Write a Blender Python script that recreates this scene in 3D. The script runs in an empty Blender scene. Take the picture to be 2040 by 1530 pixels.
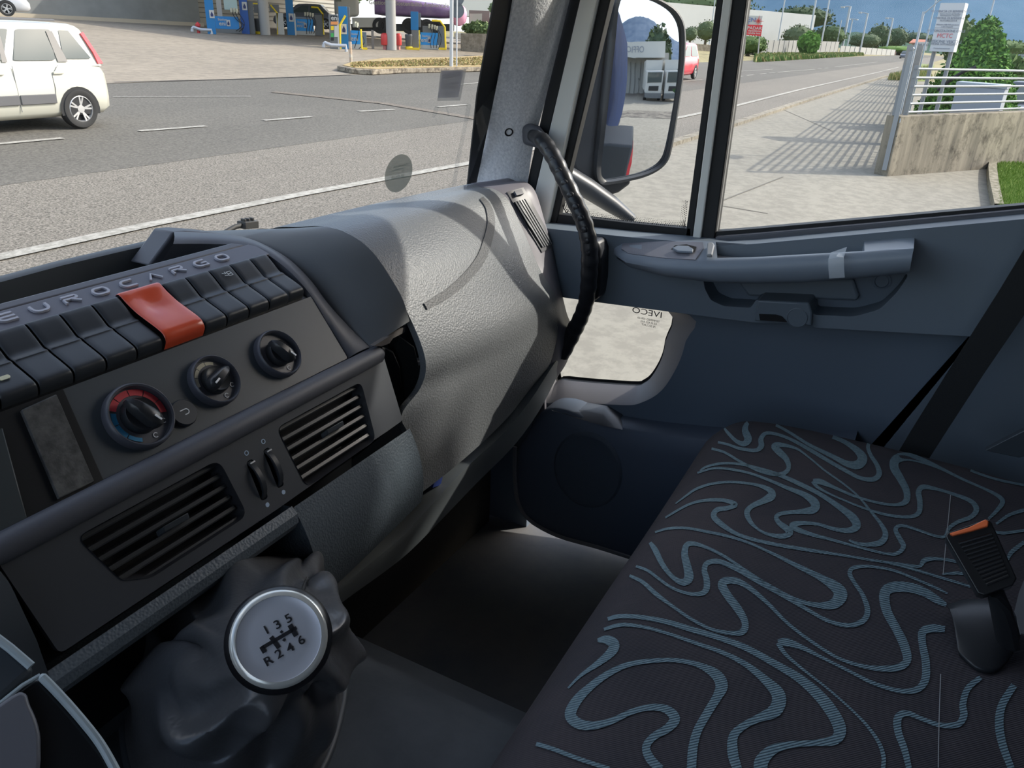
import bpy, bmesh, math, random
from mathutils import Vector, Matrix
from mathutils.bvhtree import BVHTree
random.seed(7)
W, H, FPX = 2040, 1530, 1540.0
YAW, PITCH, ROLL = math.radians(62.776), math.radians(24.338), math.radians(2.386)
# ------------------------------------------------------------------ camera (eye of the photographer is the origin; ground 2.2 m below)
_cy, _sy, _cp, _sp = math.cos(YAW), math.sin(YAW), math.cos(PITCH), math.sin(PITCH)
FWD = Vector((_sy*_cp, _cy*_cp, -_sp)); RT0 = Vector((_cy, -_sy, 0)); UP0 = RT0.cross(FWD)
RT = math.cos(ROLL)*RT0 + math.sin(ROLL)*UP0; UP = -math.sin(ROLL)*RT0 + math.cos(ROLL)*UP0
SC = bpy.context.scene; COL = SC.collection
cd = bpy.data.cameras.new('camera'); cam = bpy.data.objects.new('camera', cd); COL.objects.link(cam)
cd.sensor_width = 36; cd.lens = FPX/W*36; cd.clip_start = .02; cd.clip_end = 20000
cam.matrix_world = Matrix((RT, UP, -FWD)).transposed().to_4x4()
SC.camera = cam
# ------------------------------------------------------------------ sky, sun, exposure
SC.view_settings.view_transform = 'Standard'; SC.view_settings.look = 'None'
SC.view_settings.gamma = 1; SC.view_settings.use_curve_mapping = False; SC.view_settings.exposure = 0.14
SUN = Vector((1, -1.02, 1.02)).normalized()
wd = bpy.data.worlds.new('sky'); SC.world = wd; wd.use_nodes = True
nt = wd.node_tree; bg = nt.nodes['Background']
sky = nt.nodes.new('ShaderNodeTexSky'); sky.sky_type = 'NISHITA'; sky.sun_disc = False
sky.sun_elevation = math.asin(SUN.z); sky.sun_rotation = math.atan2(SUN.x, SUN.y); sky.air_density = 1.0; sky.dust_density = 2.5; sky.ozone_density = 1.0
tc = nt.nodes.new('ShaderNodeTexCoord'); nz = nt.nodes.new('ShaderNodeTexNoise'); nz.inputs['Scale'].default_value = 2.6; nz.inputs['Detail'].default_value = 8
mp = nt.nodes.new('ShaderNodeMapping'); mp.inputs['Scale'].default_value = (1, 1, 2.6)
cr = nt.nodes.new('ShaderNodeValToRGB'); cr.color_ramp.elements[0].position = .44; cr.color_ramp.elements[1].position = .66
mx = nt.nodes.new('ShaderNodeMix'); mx.data_type = 'RGBA'; mx.inputs['B'].default_value = (4.4, 4.5, 4.7, 1)
nt.links.new(tc.outputs['Generated'], mp.inputs['Vector']); nt.links.new(mp.outputs[0], nz.inputs['Vector']); nt.links.new(nz.outputs['Fac'], cr.inputs[0])
nt.links.new(cr.outputs[0], mx.inputs['Factor']); nt.links.new(sky.outputs[0], mx.inputs['A']); nt.links.new(mx.outputs['Result'], bg.inputs['Color'])
bg.inputs['Strength'].default_value = 0.37
sl = bpy.data.lights.new('sun', 'SUN'); sl.energy = 4.2; sl.angle = .012; sl.color = (1, .94, .85)
so = bpy.data.objects.new('sun', sl); COL.objects.link(so); so.rotation_euler = SUN.to_track_quat('Z', 'Y').to_euler(); so.location = (5, -5, 6)
SC.cycles.max_bounces = 8; SC.cycles.transparent_max_bounces = 24; SC.cycles.diffuse_bounces = 5; SC.cycles.use_denoising = True
SC.cycles.sample_clamp_indirect = 4

# ------------------------------------------------------------------ pixel -> place helpers
def ray(px, py): return ((px-W/2)/FPX)*RT - ((py-H/2)/FPX)*UP + FWD
def PX(px, py, x): r = ray(px, py); return r*(x/r.x)
def PY(px, py, y): r = ray(px, py); return r*(y/r.y)
def PZ(px, py, z): r = ray(px, py); return r*(z/r.z)
def PN(px, py, p, n): r = ray(px, py); return r*(p.dot(n)/r.dot(n))
GA, GS = -2.2, .045
def gz(y): return GA+GS*max(-6, min(60, y))
def PG(px, py): r = ray(px, py); return r*(GA/(r.z-GS*r.y))
def up_to(b, px, py):          # height of the point seen at (px,py) that stands above ground point b
    r = ray(px, py); k = math.hypot(b.x, b.y)/math.hypot(r.x, r.y); return r.z*k-b.z
def V(*a): return Vector(a)

# ------------------------------------------------------------------ materials
MATS = {}
def mat(name, col, rough=.5, metal=0, bump=0, bscale=200, var=0, vscale=8, spec=.5, kind='noise', col2=None, coat=0, dist=.001, alpha=1):
    if name in MATS: return MATS[name]
    m = bpy.data.materials.new(name); m.use_nodes = True; n = m.node_tree.nodes; l = m.node_tree.links
    b = n['Principled BSDF']; b.inputs['Base Color'].default_value = (*col, 1); b.inputs['Roughness'].default_value = rough
    b.inputs['Metallic'].default_value = metal; b.inputs['Specular IOR Level'].default_value = spec; b.inputs['Coat Weight'].default_value = coat
    b.inputs['Alpha'].default_value = alpha
    t = n.new('ShaderNodeTexCoord')
    if var or col2:
        z = n.new('ShaderNodeTexNoise'); z.inputs['Scale'].default_value = vscale; z.inputs['Detail'].default_value = 6; z.inputs['Roughness'].default_value = .65
        r = n.new('ShaderNodeValToRGB'); r.color_ramp.elements[0].position = .35; r.color_ramp.elements[1].position = .65
        c2 = col2 or tuple(min(1, c*(1+var)) for c in col); c1 = col if col2 else tuple(c*(1-var) for c in col)
        r.color_ramp.elements[0].color = (*c1, 1); r.color_ramp.elements[1].color = (*c2, 1)
        l.new(t.outputs['Object'], z.inputs['Vector']); l.new(z.outputs['Fac'], r.inputs[0]); l.new(r.outputs[0], b.inputs['Base Color'])
    if bump:
        if kind == 'voronoi':
            z = n.new('ShaderNodeTexVoronoi'); z.feature = 'SMOOTH_F1'; z.inputs['Scale'].default_value = bscale; o = z.outputs['Distance']
        elif kind == 'wave':
            z = n.new('ShaderNodeTexWave'); z.inputs['Scale'].default_value = bscale; z.bands_direction = 'DIAGONAL'; o = z.outputs['Fac']
        else:
            z = n.new('ShaderNodeTexNoise'); z.inputs['Scale'].default_value = bscale; z.inputs['Detail'].default_value = 4; o = z.outputs['Fac']
        l.new(t.outputs['Object'], z.inputs['Vector']); u = n.new('ShaderNodeBump'); u.inputs['Strength'].default_value = bump; u.inputs['Distance'].default_value = dist
        l.new(o, u.inputs['Height']); l.new(u.outputs[0], b.inputs['Normal'])
    MATS[name] = m; return m
def glass(name, tint=(1, 1, 1), refl=.06, haze=0.0):
    m = bpy.data.materials.new(name); m.use_nodes = True; n = m.node_tree.nodes; l = m.node_tree.links
    n.remove(n['Principled BSDF']); out = n['Material Output']
    a = n.new('ShaderNodeBsdfTransparent'); a.inputs[0].default_value = (*tint, 1); g = n.new('ShaderNodeBsdfGlossy'); g.inputs['Roughness'].default_value = .02
    lw = n.new('ShaderNodeLayerWeight'); lw.inputs['Blend'].default_value = .25
    mm = n.new('ShaderNodeMath'); mm.operation = 'MULTIPLY_ADD'; mm.inputs[1].default_value = .35; mm.inputs[2].default_value = refl*.3
    x = n.new('ShaderNodeMixShader'); l.new(lw.outputs['Fresnel'], mm.inputs[0]); l.new(mm.outputs[0], x.inputs[0]); l.new(a.outputs[0], x.inputs[1]); l.new(g.outputs[0], x.inputs[2])
    if haze:
        d = n.new('ShaderNodeBsdfDiffuse'); d.inputs[0].default_value = (.8, .8, .8, 1); y = n.new('ShaderNodeMixShader'); y.inputs[0].default_value = haze
        l.new(x.outputs[0], y.inputs[1]); l.new(d.outputs[0], y.inputs[2]); l.new(y.outputs[0], out.inputs[0])
    else: l.new(x.outputs[0], out.inputs[0])
    return m
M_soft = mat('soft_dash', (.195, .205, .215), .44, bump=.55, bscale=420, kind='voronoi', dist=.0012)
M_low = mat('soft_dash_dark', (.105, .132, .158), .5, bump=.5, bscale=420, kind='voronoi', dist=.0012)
M_dash = mat('dash_plastic', (.10, .104, .122), .5, bump=.15, bscale=900, dist=.0004)
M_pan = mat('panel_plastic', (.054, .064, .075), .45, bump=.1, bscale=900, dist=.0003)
M_strip = mat('strip_plastic', (.12, .12, .15), .42, bump=.1, bscale=900, dist=.0003)
M_btn = mat('switch_plastic', (.036, .041, .049), .38)
M_blk = mat('black_plastic', (.012, .013, .015), .35)
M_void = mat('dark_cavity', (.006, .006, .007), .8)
M_door = mat('door_plastic', (.145, .178, .215), .55, bump=.15, bscale=700, dist=.0004)
M_doorlow = mat('door_lower_plastic', (.125, .160, .205), .6, bump=.15, bscale=700, dist=.0004)
M_arm = mat('armrest_plastic', (.24, .28, .335), .4, bump=.08, bscale=800, dist=.0003)
M_frame = mat('vent_frame_grey', (.20, .19, .215), .45, bump=.1, bscale=800, dist=.0003)
M_white = mat('painted_white', (.88, .88, .83), .3, coat=.3)
M_rub = mat('rubber', (.010, .011, .013), .6)
M_metal = mat('satin_metal', (.62, .63, .66), .3, 1)
M_mark = mat('white_marking', (.7, .72, .74), .5)

# ------------------------------------------------------------------ object helpers
def tag(o, label=None, cat=None, group=None, kind=None):
    if label: o['label'] = label
    if cat: o['category'] = cat
    if group: o['group'] = group
    if kind: o['kind'] = kind
    return o
def thing(name, label, cat, loc=(0, 0, 0), group=None, kind=None):
    o = bpy.data.objects.new(name, None); COL.objects.link(o); o.location = loc; o.empty_display_size = .1
    return tag(o, label, cat, group, kind)
def link(name, bm, m, parent=None, smooth=True, bevel=0, sub=0, label=None, auto=35):
    bmesh.ops.remove_doubles(bm, verts=bm.verts, dist=1e-6)
    me = bpy.data.meshes.new(name)
    bmesh.ops.recalc_face_normals(bm, faces=bm.faces)
    if smooth:
        for f in bm.faces: f.smooth = True
        for e in bm.edges:
            if len(e.link_faces) == 2 and e.calc_face_angle(0) > math.radians(auto): e.smooth = False
    if parent is not None:
        pl = parent.location + (parent.parent.location if parent.parent else Vector())
        bmesh.ops.translate(bm, verts=bm.verts, vec=-pl)
    bm.to_mesh(me); bm.free()
    for mm in (m if isinstance(m, (list, tuple)) else [m]): me.materials.append(mm)
    o = bpy.data.objects.new(name, me); COL.objects.link(o)
    if parent is not None: o.parent = parent
    if bevel:
        b = o.modifiers.new('b', 'BEVEL'); b.width = bevel; b.segments = 3; b.limit_method = 'ANGLE'; b.angle_limit = math.radians(40); b.harden_normals = False
    if sub:
        s = o.modifiers.new('s', 'SUBSURF'); s.levels = sub; s.render_levels = sub
    if label: o['label'] = label
    return o
def prism(bm, pts, vec, mi=0):
    """closed polygon extruded by vec"""
    vec = Vector(vec); a = [bm.verts.new(p) for p in pts]; b = [bm.verts.new(Vector(p)+vec) for p in pts]; n = len(pts)
    fs = [bm.faces.new(a), bm.faces.new(b[::-1])]
    for i in range(n): fs.append(bm.faces.new((a[i], b[i], b[(i+1) % n], a[(i+1) % n])))
    for f in fs: f.material_index = mi
    return fs
def box(bm, c, s, rot=None, mi=0):
    c = Vector(c); r = rot or Matrix.Identity(3); hx, hy, hz = s[0]/2, s[1]/2, s[2]/2
    P = [c+r@Vector((x, y, -hz)) for x, y in ((-hx, -hy), (hx, -hy), (hx, hy), (-hx, hy))]
    return prism(bm, P, r@Vector((0, 0, 2*hz)), mi)
def tube(bm, pts, rad, n=10, cap=True, closed=False, flat=None, mi=0):
    pts = [Vector(p) for p in pts]; rads = rad if isinstance(rad, (list, tuple)) else [rad]*len(pts); rings = []
    ref = None
    for i, p in enumerate(pts):
        if closed: t = (pts[(i+1) % len(pts)]-pts[i-1]).normalized()
        else: t = (pts[min(i+1, len(pts)-1)]-pts[max(i-1, 0)]).normalized()
        if ref is None: ref = Vector((0, 0, 1)) if abs(t.z) < .9 else Vector((1, 0, 0))
        u = t.cross(ref).normalized(); v = t.cross(u).normalized(); ref = -v if False else ref
        r = rads[i]; fu = flat or 1
        rings.append([bm.verts.new(p+(u*math.cos(a)*r+v*math.sin(a)*r*fu)) for a in [2*math.pi*k/n for k in range(n)]])
    m = len(rings)
    for i in range(m if closed else m-1):
        A, B = rings[i], rings[(i+1) % m]
        for k in range(n):
            f = bm.faces.new((A[k], A[(k+1) % n], B[(k+1) % n], B[k])); f.material_index = mi
    if cap and not closed:
        bm.faces.new(rings[0]).material_index = mi; bm.faces.new(rings[-1][::-1]).material_index = mi
def lathe(bm, prof, o, ax, n=40, mi=0, sx=1):
    """prof: (radius, height) along axis ax from o"""
    ax = Vector(ax).normalized(); u = ax.orthogonal().normalized(); v = ax.cross(u); o = Vector(o); rings = []
    for r, h in prof:
        if r < 1e-6: rings.append([bm.verts.new(o+ax*h)])
        else: rings.append([bm.verts.new(o+ax*h+(u*math.cos(a)*sx+v*math.sin(a))*r) for a in [2*math.pi*k/n for k in range(n)]])
    for A, B in zip(rings, rings[1:]):
        for k in range(n):
            a = [A[k % len(A)], A[(k+1) % len(A)], B[(k+1) % len(B)], B[k % len(B)]]; q = []
            for w in a:
                if w not in q: q.append(w)
            if len(q) > 2: bm.faces.new(q).material_index = mi
def grid(bm, rows, close=False, mi=0):
    vs = [[bm.verts.new(p) for p in r] for r in rows]; out = []
    for i in range(len(vs)-1):
        m = len(vs[i])
        for k in range(m if close else m-1):
            try: f = bm.faces.new((vs[i][k], vs[i][(k+1) % m], vs[i+1][(k+1) % m], vs[i+1][k])); f.material_index = mi; out.append(f)
            except ValueError: pass
    return vs
def shell(bm, th, direction=None):
    """give an open sheet thickness th along -normal"""
    bmesh.ops.remove_doubles(bm, verts=bm.verts, dist=1e-6); bmesh.ops.recalc_face_normals(bm, faces=bm.faces); bm.normal_update()
    if sum(f.normal.dot(f.calc_center_median())*f.calc_area() for f in bm.faces) > 0: bmesh.ops.reverse_faces(bm, faces=bm.faces); bm.normal_update()
    src = list(bm.faces); mp_ = {}
    for v in list(bm.verts): mp_[v] = bm.verts.new(v.co-(direction or v.normal)*th)
    for e in [e for e in bm.edges if len(e.link_faces) == 1 and e.verts[0] in mp_ and e.verts[1] in mp_]:
        a, b = e.verts; bm.faces.new((a, b, mp_[b], mp_[a])).material_index = e.link_faces[0].material_index
    for f in src: bm.faces.new([mp_[v] for v in reversed(f.verts)]).material_index = f.material_index
def holed(bm, outer, holes, vec=None):
    """planar sheet with holes, extruded by vec"""
    es = []
    for lp in [outer]+holes:
        vs = [bm.verts.new(p) for p in lp]
        es += [bm.edges.new((vs[i], vs[(i+1) % len(vs)])) for i in range(len(vs))]
    r = bmesh.ops.triangle_fill(bm, use_beauty=True, use_dissolve=False, edges=es)
    fs = [g for g in r['geom'] if isinstance(g, bmesh.types.BMFace)]
    if vec is not None:
        x = bmesh.ops.extrude_face_region(bm, geom=fs); vs = [g for g in x['geom'] if isinstance(g, bmesh.types.BMVert)]
        bmesh.ops.translate(bm, verts=vs, vec=Vector(vec)); 
        for f in fs:
            if f.is_valid: pass
    return fs
def spline(pts, n=6, closed=False):
    """Catmull-Rom through pts (any dimension tuples)"""
    P = [tuple(p) for p in pts]; out = []; m = len(P)
    for i in range(m if closed else m-1):
        if closed: a, b, c, d = P[i-1], P[i], P[(i+1) % m], P[(i+2) % m]
        else: a, b, c, d = P[max(i-1, 0)], P[i], P[i+1], P[min(i+2, m-1)]
        for k in range(n):
            t = k/n; out.append(tuple(.5*((2*q)+(-p+r)*t+(2*p-5*q+4*r-s)*t*t+(-p+3*q-3*r+s)*t**3) for p, q, r, s in zip(a, b, c, d)))
    if not closed: out.append(P[-1])
    return out
def rpoly(pts, r=.2, n=5):
    """round the corners of a 2D polygon (r = share of the shorter side)"""
    out = []; m = len(pts)
    for i in range(m):
        a, b, c = Vector(pts[i-1]), Vector(pts[i]), Vector(pts[(i+1) % m]); L = min((a-b).length, (c-b).length)*r
        p = b+(a-b).normalized()*L; q = b+(c-b).normalized()*L
        for k in range(n+1):
            t = k/n; out.append((1-t)**2*p+2*t*(1-t)*b+t*t*q)
    return out
def stroke(bm, pts, w, o, ex, ey, nrm, h, mi=0):
    """raised ribbon of width w along 2D pts on plane (o, ex, ey)"""
    P = [Vector(p[:2]) for p in pts]; L, R = [], []
    for i, p in enumerate(P):
        t = (P[min(i+1, len(P)-1)]-P[max(i-1, 0)]); t = t.normalized() if t.length else Vector((1, 0)); q = Vector((-t.y, t.x))*w/2
        L.append(p+q); R.append(p-q)
    T = lambda p, k: o+ex*p.x+ey*p.y+nrm*k
    a = [[T(L[i], 0), T(L[i], h), T(R[i], h), T(R[i], 0)] for i in range(len(P))]
    vs = grid(bm, a, close=True, mi=mi)
    bm.faces.new(vs[0]).material_index = mi; bm.faces.new(vs[-1][::-1]).material_index = mi
def text(bm, s, o, ex, ey, size, h=.0005, mi=0, align='CENTER', sx=1, bold=0):
    """lettering as mesh on plane (o, ex, ey), centred on o"""
    cu = bpy.data.curves.new('t', 'FONT'); cu.body = s; cu.size = size; cu.align_x = align; cu.align_y = 'CENTER'; cu.resolution_u = 3; cu.offset = bold*size
    ob = bpy.data.objects.new('t', cu); COL.objects.link(ob); bpy.context.view_layer.update()
    me = bpy.data.meshes.new_from_object(ob.evaluated_get(bpy.context.evaluated_depsgraph_get())); bpy.data.objects.remove(ob)
    n = Vector(ex).cross(Vector(ey)).normalized(); b = bmesh.new(); b.from_mesh(me); bpy.data.meshes.remove(me)
    x = bmesh.ops.extrude_face_region(b, geom=list(b.faces)); bmesh.ops.translate(b, verts=[g for g in x['geom'] if isinstance(g, bmesh.types.BMVert)], vec=(0, 0, 1))
    vs = {v: bm.verts.new(Vector(o)+Vector(ex)*v.co.x*sx+Vector(ey)*v.co.y+n*h*v.co.z) for v in b.verts}
    for f in b.faces:
        try: bm.faces.new([vs[v] for v in f.verts]).material_index = mi
        except ValueError: pass
    b.free()
def lerp(a, b, t): return a+(b-a)*t

# =================================================================== CAB SHELL (structure)
CAB = []
def struct(name, bm, m, **k):
    o = link(name, bm, m, **k); o['kind'] = 'structure'; return o
M_mat = mat('floor_rubber', (.09, .10, .115), .75, bump=.4, bscale=60, col2=(.15, .145, .14), vscale=5)
M_tun = mat('tunnel_carpet', (.034, .042, .052), .7, bump=.3, bscale=120, col2=(.065, .075, .088), vscale=7)
M_head = mat('headliner', (.22, .22, .22), .9)
bm = bmesh.new(); box(bm, (.25, .05, -1.0), (2.1, 1.75, .06)); struct('floor', bm, M_mat, smooth=False)
# engine tunnel with the step down into the passenger footwell
prof = [(-.30, -.965), (-.30, -.66), (-.26, -.63), (.47, -.63), (.53, -.66), (.63, -.775), (.672, -.80), (.682, -.82), (.69, -.965)]
bm = bmesh.new(); grid(bm, [[V(x, y, z) for x, z in prof] for y in (-.6, -.2, .1, .3, .5, .66)]); shell(bm, .01)
struct('floor_tunnel', bm, M_tun, bevel=0)
bm = bmesh.new(); box(bm, (.25, -.86, -.25), (2.1, .05, 1.5)); struct('wall_rear', bm, M_head, smooth=False)
bm = bmesh.new(); box(bm, (.25, -.1, .50), (2.1, 1.45, .05)); struct('ceiling', bm, M_head, smooth=False)
bm = bmesh.new(); box(bm, (.25, .90, -.66), (2.1, .05, .66)); struct('wall_front', bm, M_blk, smooth=False)
# driver's side wall with an open window hole
xl = -.78
bm = bmesh.new(); holed(bm, [V(xl, -.85, -1), V(xl, .9, -1), V(xl, .9, -.3), V(xl, .55, .5), V(xl, -.85, .5)], [[V(xl, -.35, -.25), V(xl, .72, -.28), V(xl, .5, .42), V(xl, -.35, .42)]], (-.05, 0, 0))
struct('wall_left', bm, M_door, smooth=False)
# passenger side: B pillar panel behind the door
D = 1.27
bm = bmesh.new(); prism(bm, [V(D+.0, -.85, -.97), V(D, .0, -.97), V(D, .0, -.62), V(D, -.12, -.34), V(D, -.24, -.14), V(D, -.30, .5), V(D, -.85, .5)], (.06, 0, 0)); struct('wall_right', bm, M_door, smooth=False)
bm = bmesh.new(); prism(bm, [V(D+.0, -.32, .26), V(D, .50, .26), V(D, .40, .5), V(D, -.32, .5)], (.06, 0, 0)); struct('trim_1', bm, M_door, smooth=False)
bm = bmesh.new(); prism(bm, [V(1.262, .60, -.97), V(1.262, .88, -.97), V(1.262, .88, -.34), V(1.262, .64, -.30), V(1.262, .615, -.40), V(1.262, .60, -.62)], (.03, 0, 0)); struct('trim_5', bm, M_doorlow, smooth=False)

# =================================================================== DASHBOARD
dash = thing('dashboard', 'dark grey moulded dashboard with switches, dials and air vents below the windshield', 'dashboard', (.6, .6, -.5))
SEG = dict(S=((.705, -.243), (.676, -.253)), B=((.676, -.253), (.613, -.290)), H=((.613, -.290), (.56, -.358)), F=((.55, -.372), (.515, -.46)))
def CP(s, x, t, off=0):
    (ay, az), (by, bz) = SEG[s]; L = math.hypot(by-ay, bz-az); dy, dz = (by-ay)/L, (bz-az)/L
    ny, nz = dz, -dy      # outward (towards the cabin)
    if ny > 0 or nz < 0: ny, nz = -ny, -nz
    return V(x, ay+dy*t+ny*off, az+dz*t+nz*off)
def CF(s):
    (ay, az), (by, bz) = SEG[s]; d = V(0, by-ay, bz-az).normalized(); n = d.cross(V(1, 0, 0))
    if n.z < 0: n = -n
    return V(1, 0, 0), -d, n   # right, up, normal
XR = .662
def sheet(s, poly, off=0, th=.006, holes=(), bm=None):
    b = bm or bmesh.new(); n = CF(s)[2]
    holed(b, [CP(s, *p, off) for p in poly], [[CP(s, *p, off) for p in h] for h in holes], -n*th); return b
# padded passenger side
LX = [.76, .76, .76, .76, .76, .76, .76, .757, .716, .73, .73]
LP = [(520, 463), (600, 452), (648, 452), (700, 470), (760, 530), (820, 640), (848, 720), (838, 772), (800, 828), (820, 880), (835, 985)]
RP = [(930, 372), (958, 373), (987, 378), (1015, 402), (1045, 465), (1075, 535), (1106, 590), (1111, 640), (1108, 680), (1092, 733), (1062, 770)]
R2 = [(1000, 362), (1030, 361), (1050, 364), (1068, 385), (1085, 440), (1102, 500), (1114, 560), (1128, 620), (1140, 660), (1132, 715), (1110, 752)]
Lw = [V(.76, .88, -.33)]+[PX(*p, x) for p, x in zip(LP, LX)]; Rw = [V(1.15, .735, -.32)]+[PX(*p, 1.15) for p in RP]; Qw = [V(1.23, .70, -.32)]+[PX(*p, 1.215) for p in R2]
def bulge(a, b, n, amt):
    rows = []
    for i in range(n+1):
        t = i/n; row = [lerp(p, q, t) for p, q in zip(a, b)]
        k = 4*t*(1-t)*amt
        row = [p+V(0, -k, 0) if 5 <= j <= 11 else p+V(0, -k*.3, k*.3) for j, p in enumerate(row)]
        rows.append([Vector(q) for q in spline(row, 6)])
    return rows
bm = bmesh.new(); pad = bulge(Lw, Rw, 14, .012)
edge = [[p+V(.004, .012, -.004) for p in pad[0]]]+pad        # rolled left edge
vsg = grid(bm, edge+[]); 
for r in (edge,):
    a = [r_[-1] for r_ in r]; b = [p+V(0, .03, .006) for p in a]; grid(bm, [a, b])   # underside lip
padobj = link('passenger_pad', bm, M_soft, dash, auto=60, label='grained light grey padded panel above the passenger footwell')
bm = bmesh.new(); hs = bulge(Rw, Qw, 4, 0); cap = [[p+V(.03, .02, -.02) for p in hs[-1]]]; step = [[p+V(.002, .004, .0) for p in hs[0]]]
grid(bm, step+hs[1:]+cap); housing = link('vent_housing', bm, M_frame, dash, auto=60, label='smooth grey end housing with a side air vent')
def bvh_of(o):
    b = bmesh.new(); b.from_mesh(o.data); bmesh.ops.triangulate(b, faces=b.faces)
    off = o.location.copy(); p = o.parent
    while p: off += p.location; p = p.parent
    bmesh.ops.translate(b, verts=b.verts, vec=off); t = BVHTree.FromBMesh(b); b.free(); return t
def cast(t, px, py, off=0):
    r = ray(px, py).normalized(); loc, n, i, d = t.ray_cast(Vector((0, 0, 0)), r)
    if loc is None: return None, None
    if n.dot(r) > 0: n = -n
    return loc+n*off, n
def ribbon(bm, t, pts, off=.0008, n=5, mi=0, scale=1.0, closed=False):
    """variable-width line laid on the surface t; pts are (px, py, width)"""
    P = spline(pts, n, closed); a = []
    prev = None
    m = len(P)
    for i, p in enumerate(P):
        q, r = P[min(i+1, m-1)], P[max(i-1, 0)]
        d = Vector((q[0]-r[0], q[1]-r[1])); d = d.normalized() if d.length else Vector((1, 0)); nn = Vector((-d.y, d.x))*p[2]*scale/2
        A, _ = cast(t, p[0]+nn.x, p[1]+nn.y, off); B, _ = cast(t, p[0]-nn.x, p[1]-nn.y, off)
        if A is None or B is None or (prev and ((A-prev[0]).length > .12 or (B-prev[1]).length > .12)): prev = None; continue
        cur = (A, B)
        if prev:
            try: bm.faces.new([bm.verts.new(x) for x in (prev[0], A, B, prev[1])]).material_index = mi
            except ValueError: pass
        prev = cur
T = bvh_of(padobj)
bm = bmesh.new(); ribbon(bm, T, [(846, 611, 14), (870, 597, 16), (900, 578, 18), (932, 548, 18), (957, 515, 18), (970, 480, 17), (977, 445, 15), (972, 415, 12), (958, 396, 8)], .0022, 6)
shell(bm, .002); link('moulded_crease', bm, mat('crease_grey', (.075, .078, .083), .5, bump=.5, bscale=420, kind='voronoi', dist=.001), dash)
# side vent on the housing
T = bvh_of(housing)
def patch(bm, t, q, off, nu=6, nv=6, r=0):
    rows = []
    for i in range(nv+1):
        v = i/nv; row = []
        for k in range(nu+1):
            u = k/nu; x = (1-u)*(1-v)*q[0][0]+u*(1-v)*q[1][0]+u*v*q[2][0]+(1-u)*v*q[3][0]; y = (1-u)*(1-v)*q[0][1]+u*(1-v)*q[1][1]+u*v*q[2][1]+(1-u)*v*q[3][1]
            p, n = cast(t, x, y, off); row.append(p if p else rows[-1][k] if rows else V(1.2, .6, -.3))
        rows.append(row)
    grid(bm, rows)
def vgrid(name, q, t, m, parent, off, th):
    bm = bmesh.new(); patch(bm, t, q, off); shell(bm, th); return link(name, bm, m, parent)
sv = thing('side_air_vent', None, None, (0, 0, 0)); sv.parent = dash; sv.location = V(0, 0, 0); sv['label'] = 'narrow side air vent in the grey end housing'
del_ = sv; bpy.data.objects.remove(sv)
o1 = vgrid('side_air_vent', [(1009, 384), (1042, 375), (1106, 490), (1078, 503)], T, mat('vent_bezel', (.075, .075, .085), .45), dash, .002, .004); o1['label'] = 'narrow side air vent in the grey end housing'
def sub(o, parent_obj): # parent to a part keeping its place
    o.parent = parent_obj; o.location = -parent_obj.location*0; return o
bm = bmesh.new(); patch(bm, T, [(1022, 404), (1046, 397), (1098, 485), (1076, 494)], .0028); x = link('cavity', bm, M_void, dash); x.parent = o1
bm = bmesh.new()
for k in range(5):
    u = (k+.1)/5; u2 = u+.11
    qa = [(lerp(1023, 1047, u), lerp(404, 397, u)), (lerp(1023, 1047, u2), lerp(404, 397, u2)), (lerp(1077, 1098, u2), lerp(494, 486, u2)), (lerp(1077, 1098, u), lerp(494, 486, u))]
    patch(bm, T, qa, .0045, 1, 8)
shell(bm, .0012); x = link('slats', bm, mat('slat_grey', (.12, .125, .135), .4), dash); x.parent = o1
bm = bmesh.new(); patch(bm, T, [(1022, 385), (1036, 381), (1040, 389), (1026, 393)], .006, 2, 2); shell(bm, .004); x = link('slider', bm, M_dash, dash); x.parent = o1

# centre console base (behind everything) and the fascias
bm = bmesh.new()
pr = [(.90, -.31), (.80, -.31), (.714, -.30), (.711, -.252), (.704, -.248), (.676, -.2585), (.613, -.2985), (.565, -.368), (.555, -.40), (.56, -.47), (.57, -.60), (.60, -.68)]
grid(bm, [[V(x, y, z) for y, z in pr] for x in (-.70, -.2, .1, .3, .5, .66)]); shell(bm, .004)
link('console_body', bm, M_blk, dash)
# document tray behind the nameplate, its raised rim and the rubber mat
bm = bmesh.new(); tr = [(-.5, .84, -.275), (0, .86, -.272), (.3, .86, -.268), (.45, .86, -.265), (.60, .85, -.262)]
rim = []
for x, y, z in tr: rim.append([V(x, y, -.33), V(x, y-.002, z+.012), V(x, y+.012, z+.014), V(x, y+.016, -.33)])
rim[3:] = [[V(.50, .845, -.33), V(.50, .843, -.243), V(.50, .857, -.241), V(.50, .861, -.33)], [V(.66, .82, -.33), V(.66, .818, -.236), V(.66, .832, -.234), V(.66, .836, -.33)]]
rim = [[PY(px, py, .84) for py in ()] for px in ()]
topline = [(-60, 572), (0, 556), (120, 524), (240, 496), (330, 476)]
for px, py in topline: a = PY(px, py, .84); rim.append([V(a.x, .838, -.34), V(a.x, .836, a.z-.002), V(a.x, .840, a.z), V(a.x, .850, a.z), V(a.x, .855, a.z-.004), V(a.x, .856, -.34)])
grid(bm, rim); link('tray_rim', bm, mat('tray_plastic', (.08, .088, .095), .45), dash)
bm = bmesh.new(); rows = []
for i in range(26):
    x = -.2+.84*i/25; w = .004*math.sin(i*1.7)+.003*math.sin(i*3.1)
    rows.append([V(x, .713, -.262), V(x, .735, -.272+w*.4), V(x, .77, -.283+w), V(x, .80, -.288+w), V(x, .835, -.290)])
grid(bm, rows); link('tray_mat', bm, mat('tray_mat_rubber', (.05, .048, .047), .75, bump=.5, bscale=90, var=.3, vscale=30), dash)
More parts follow.
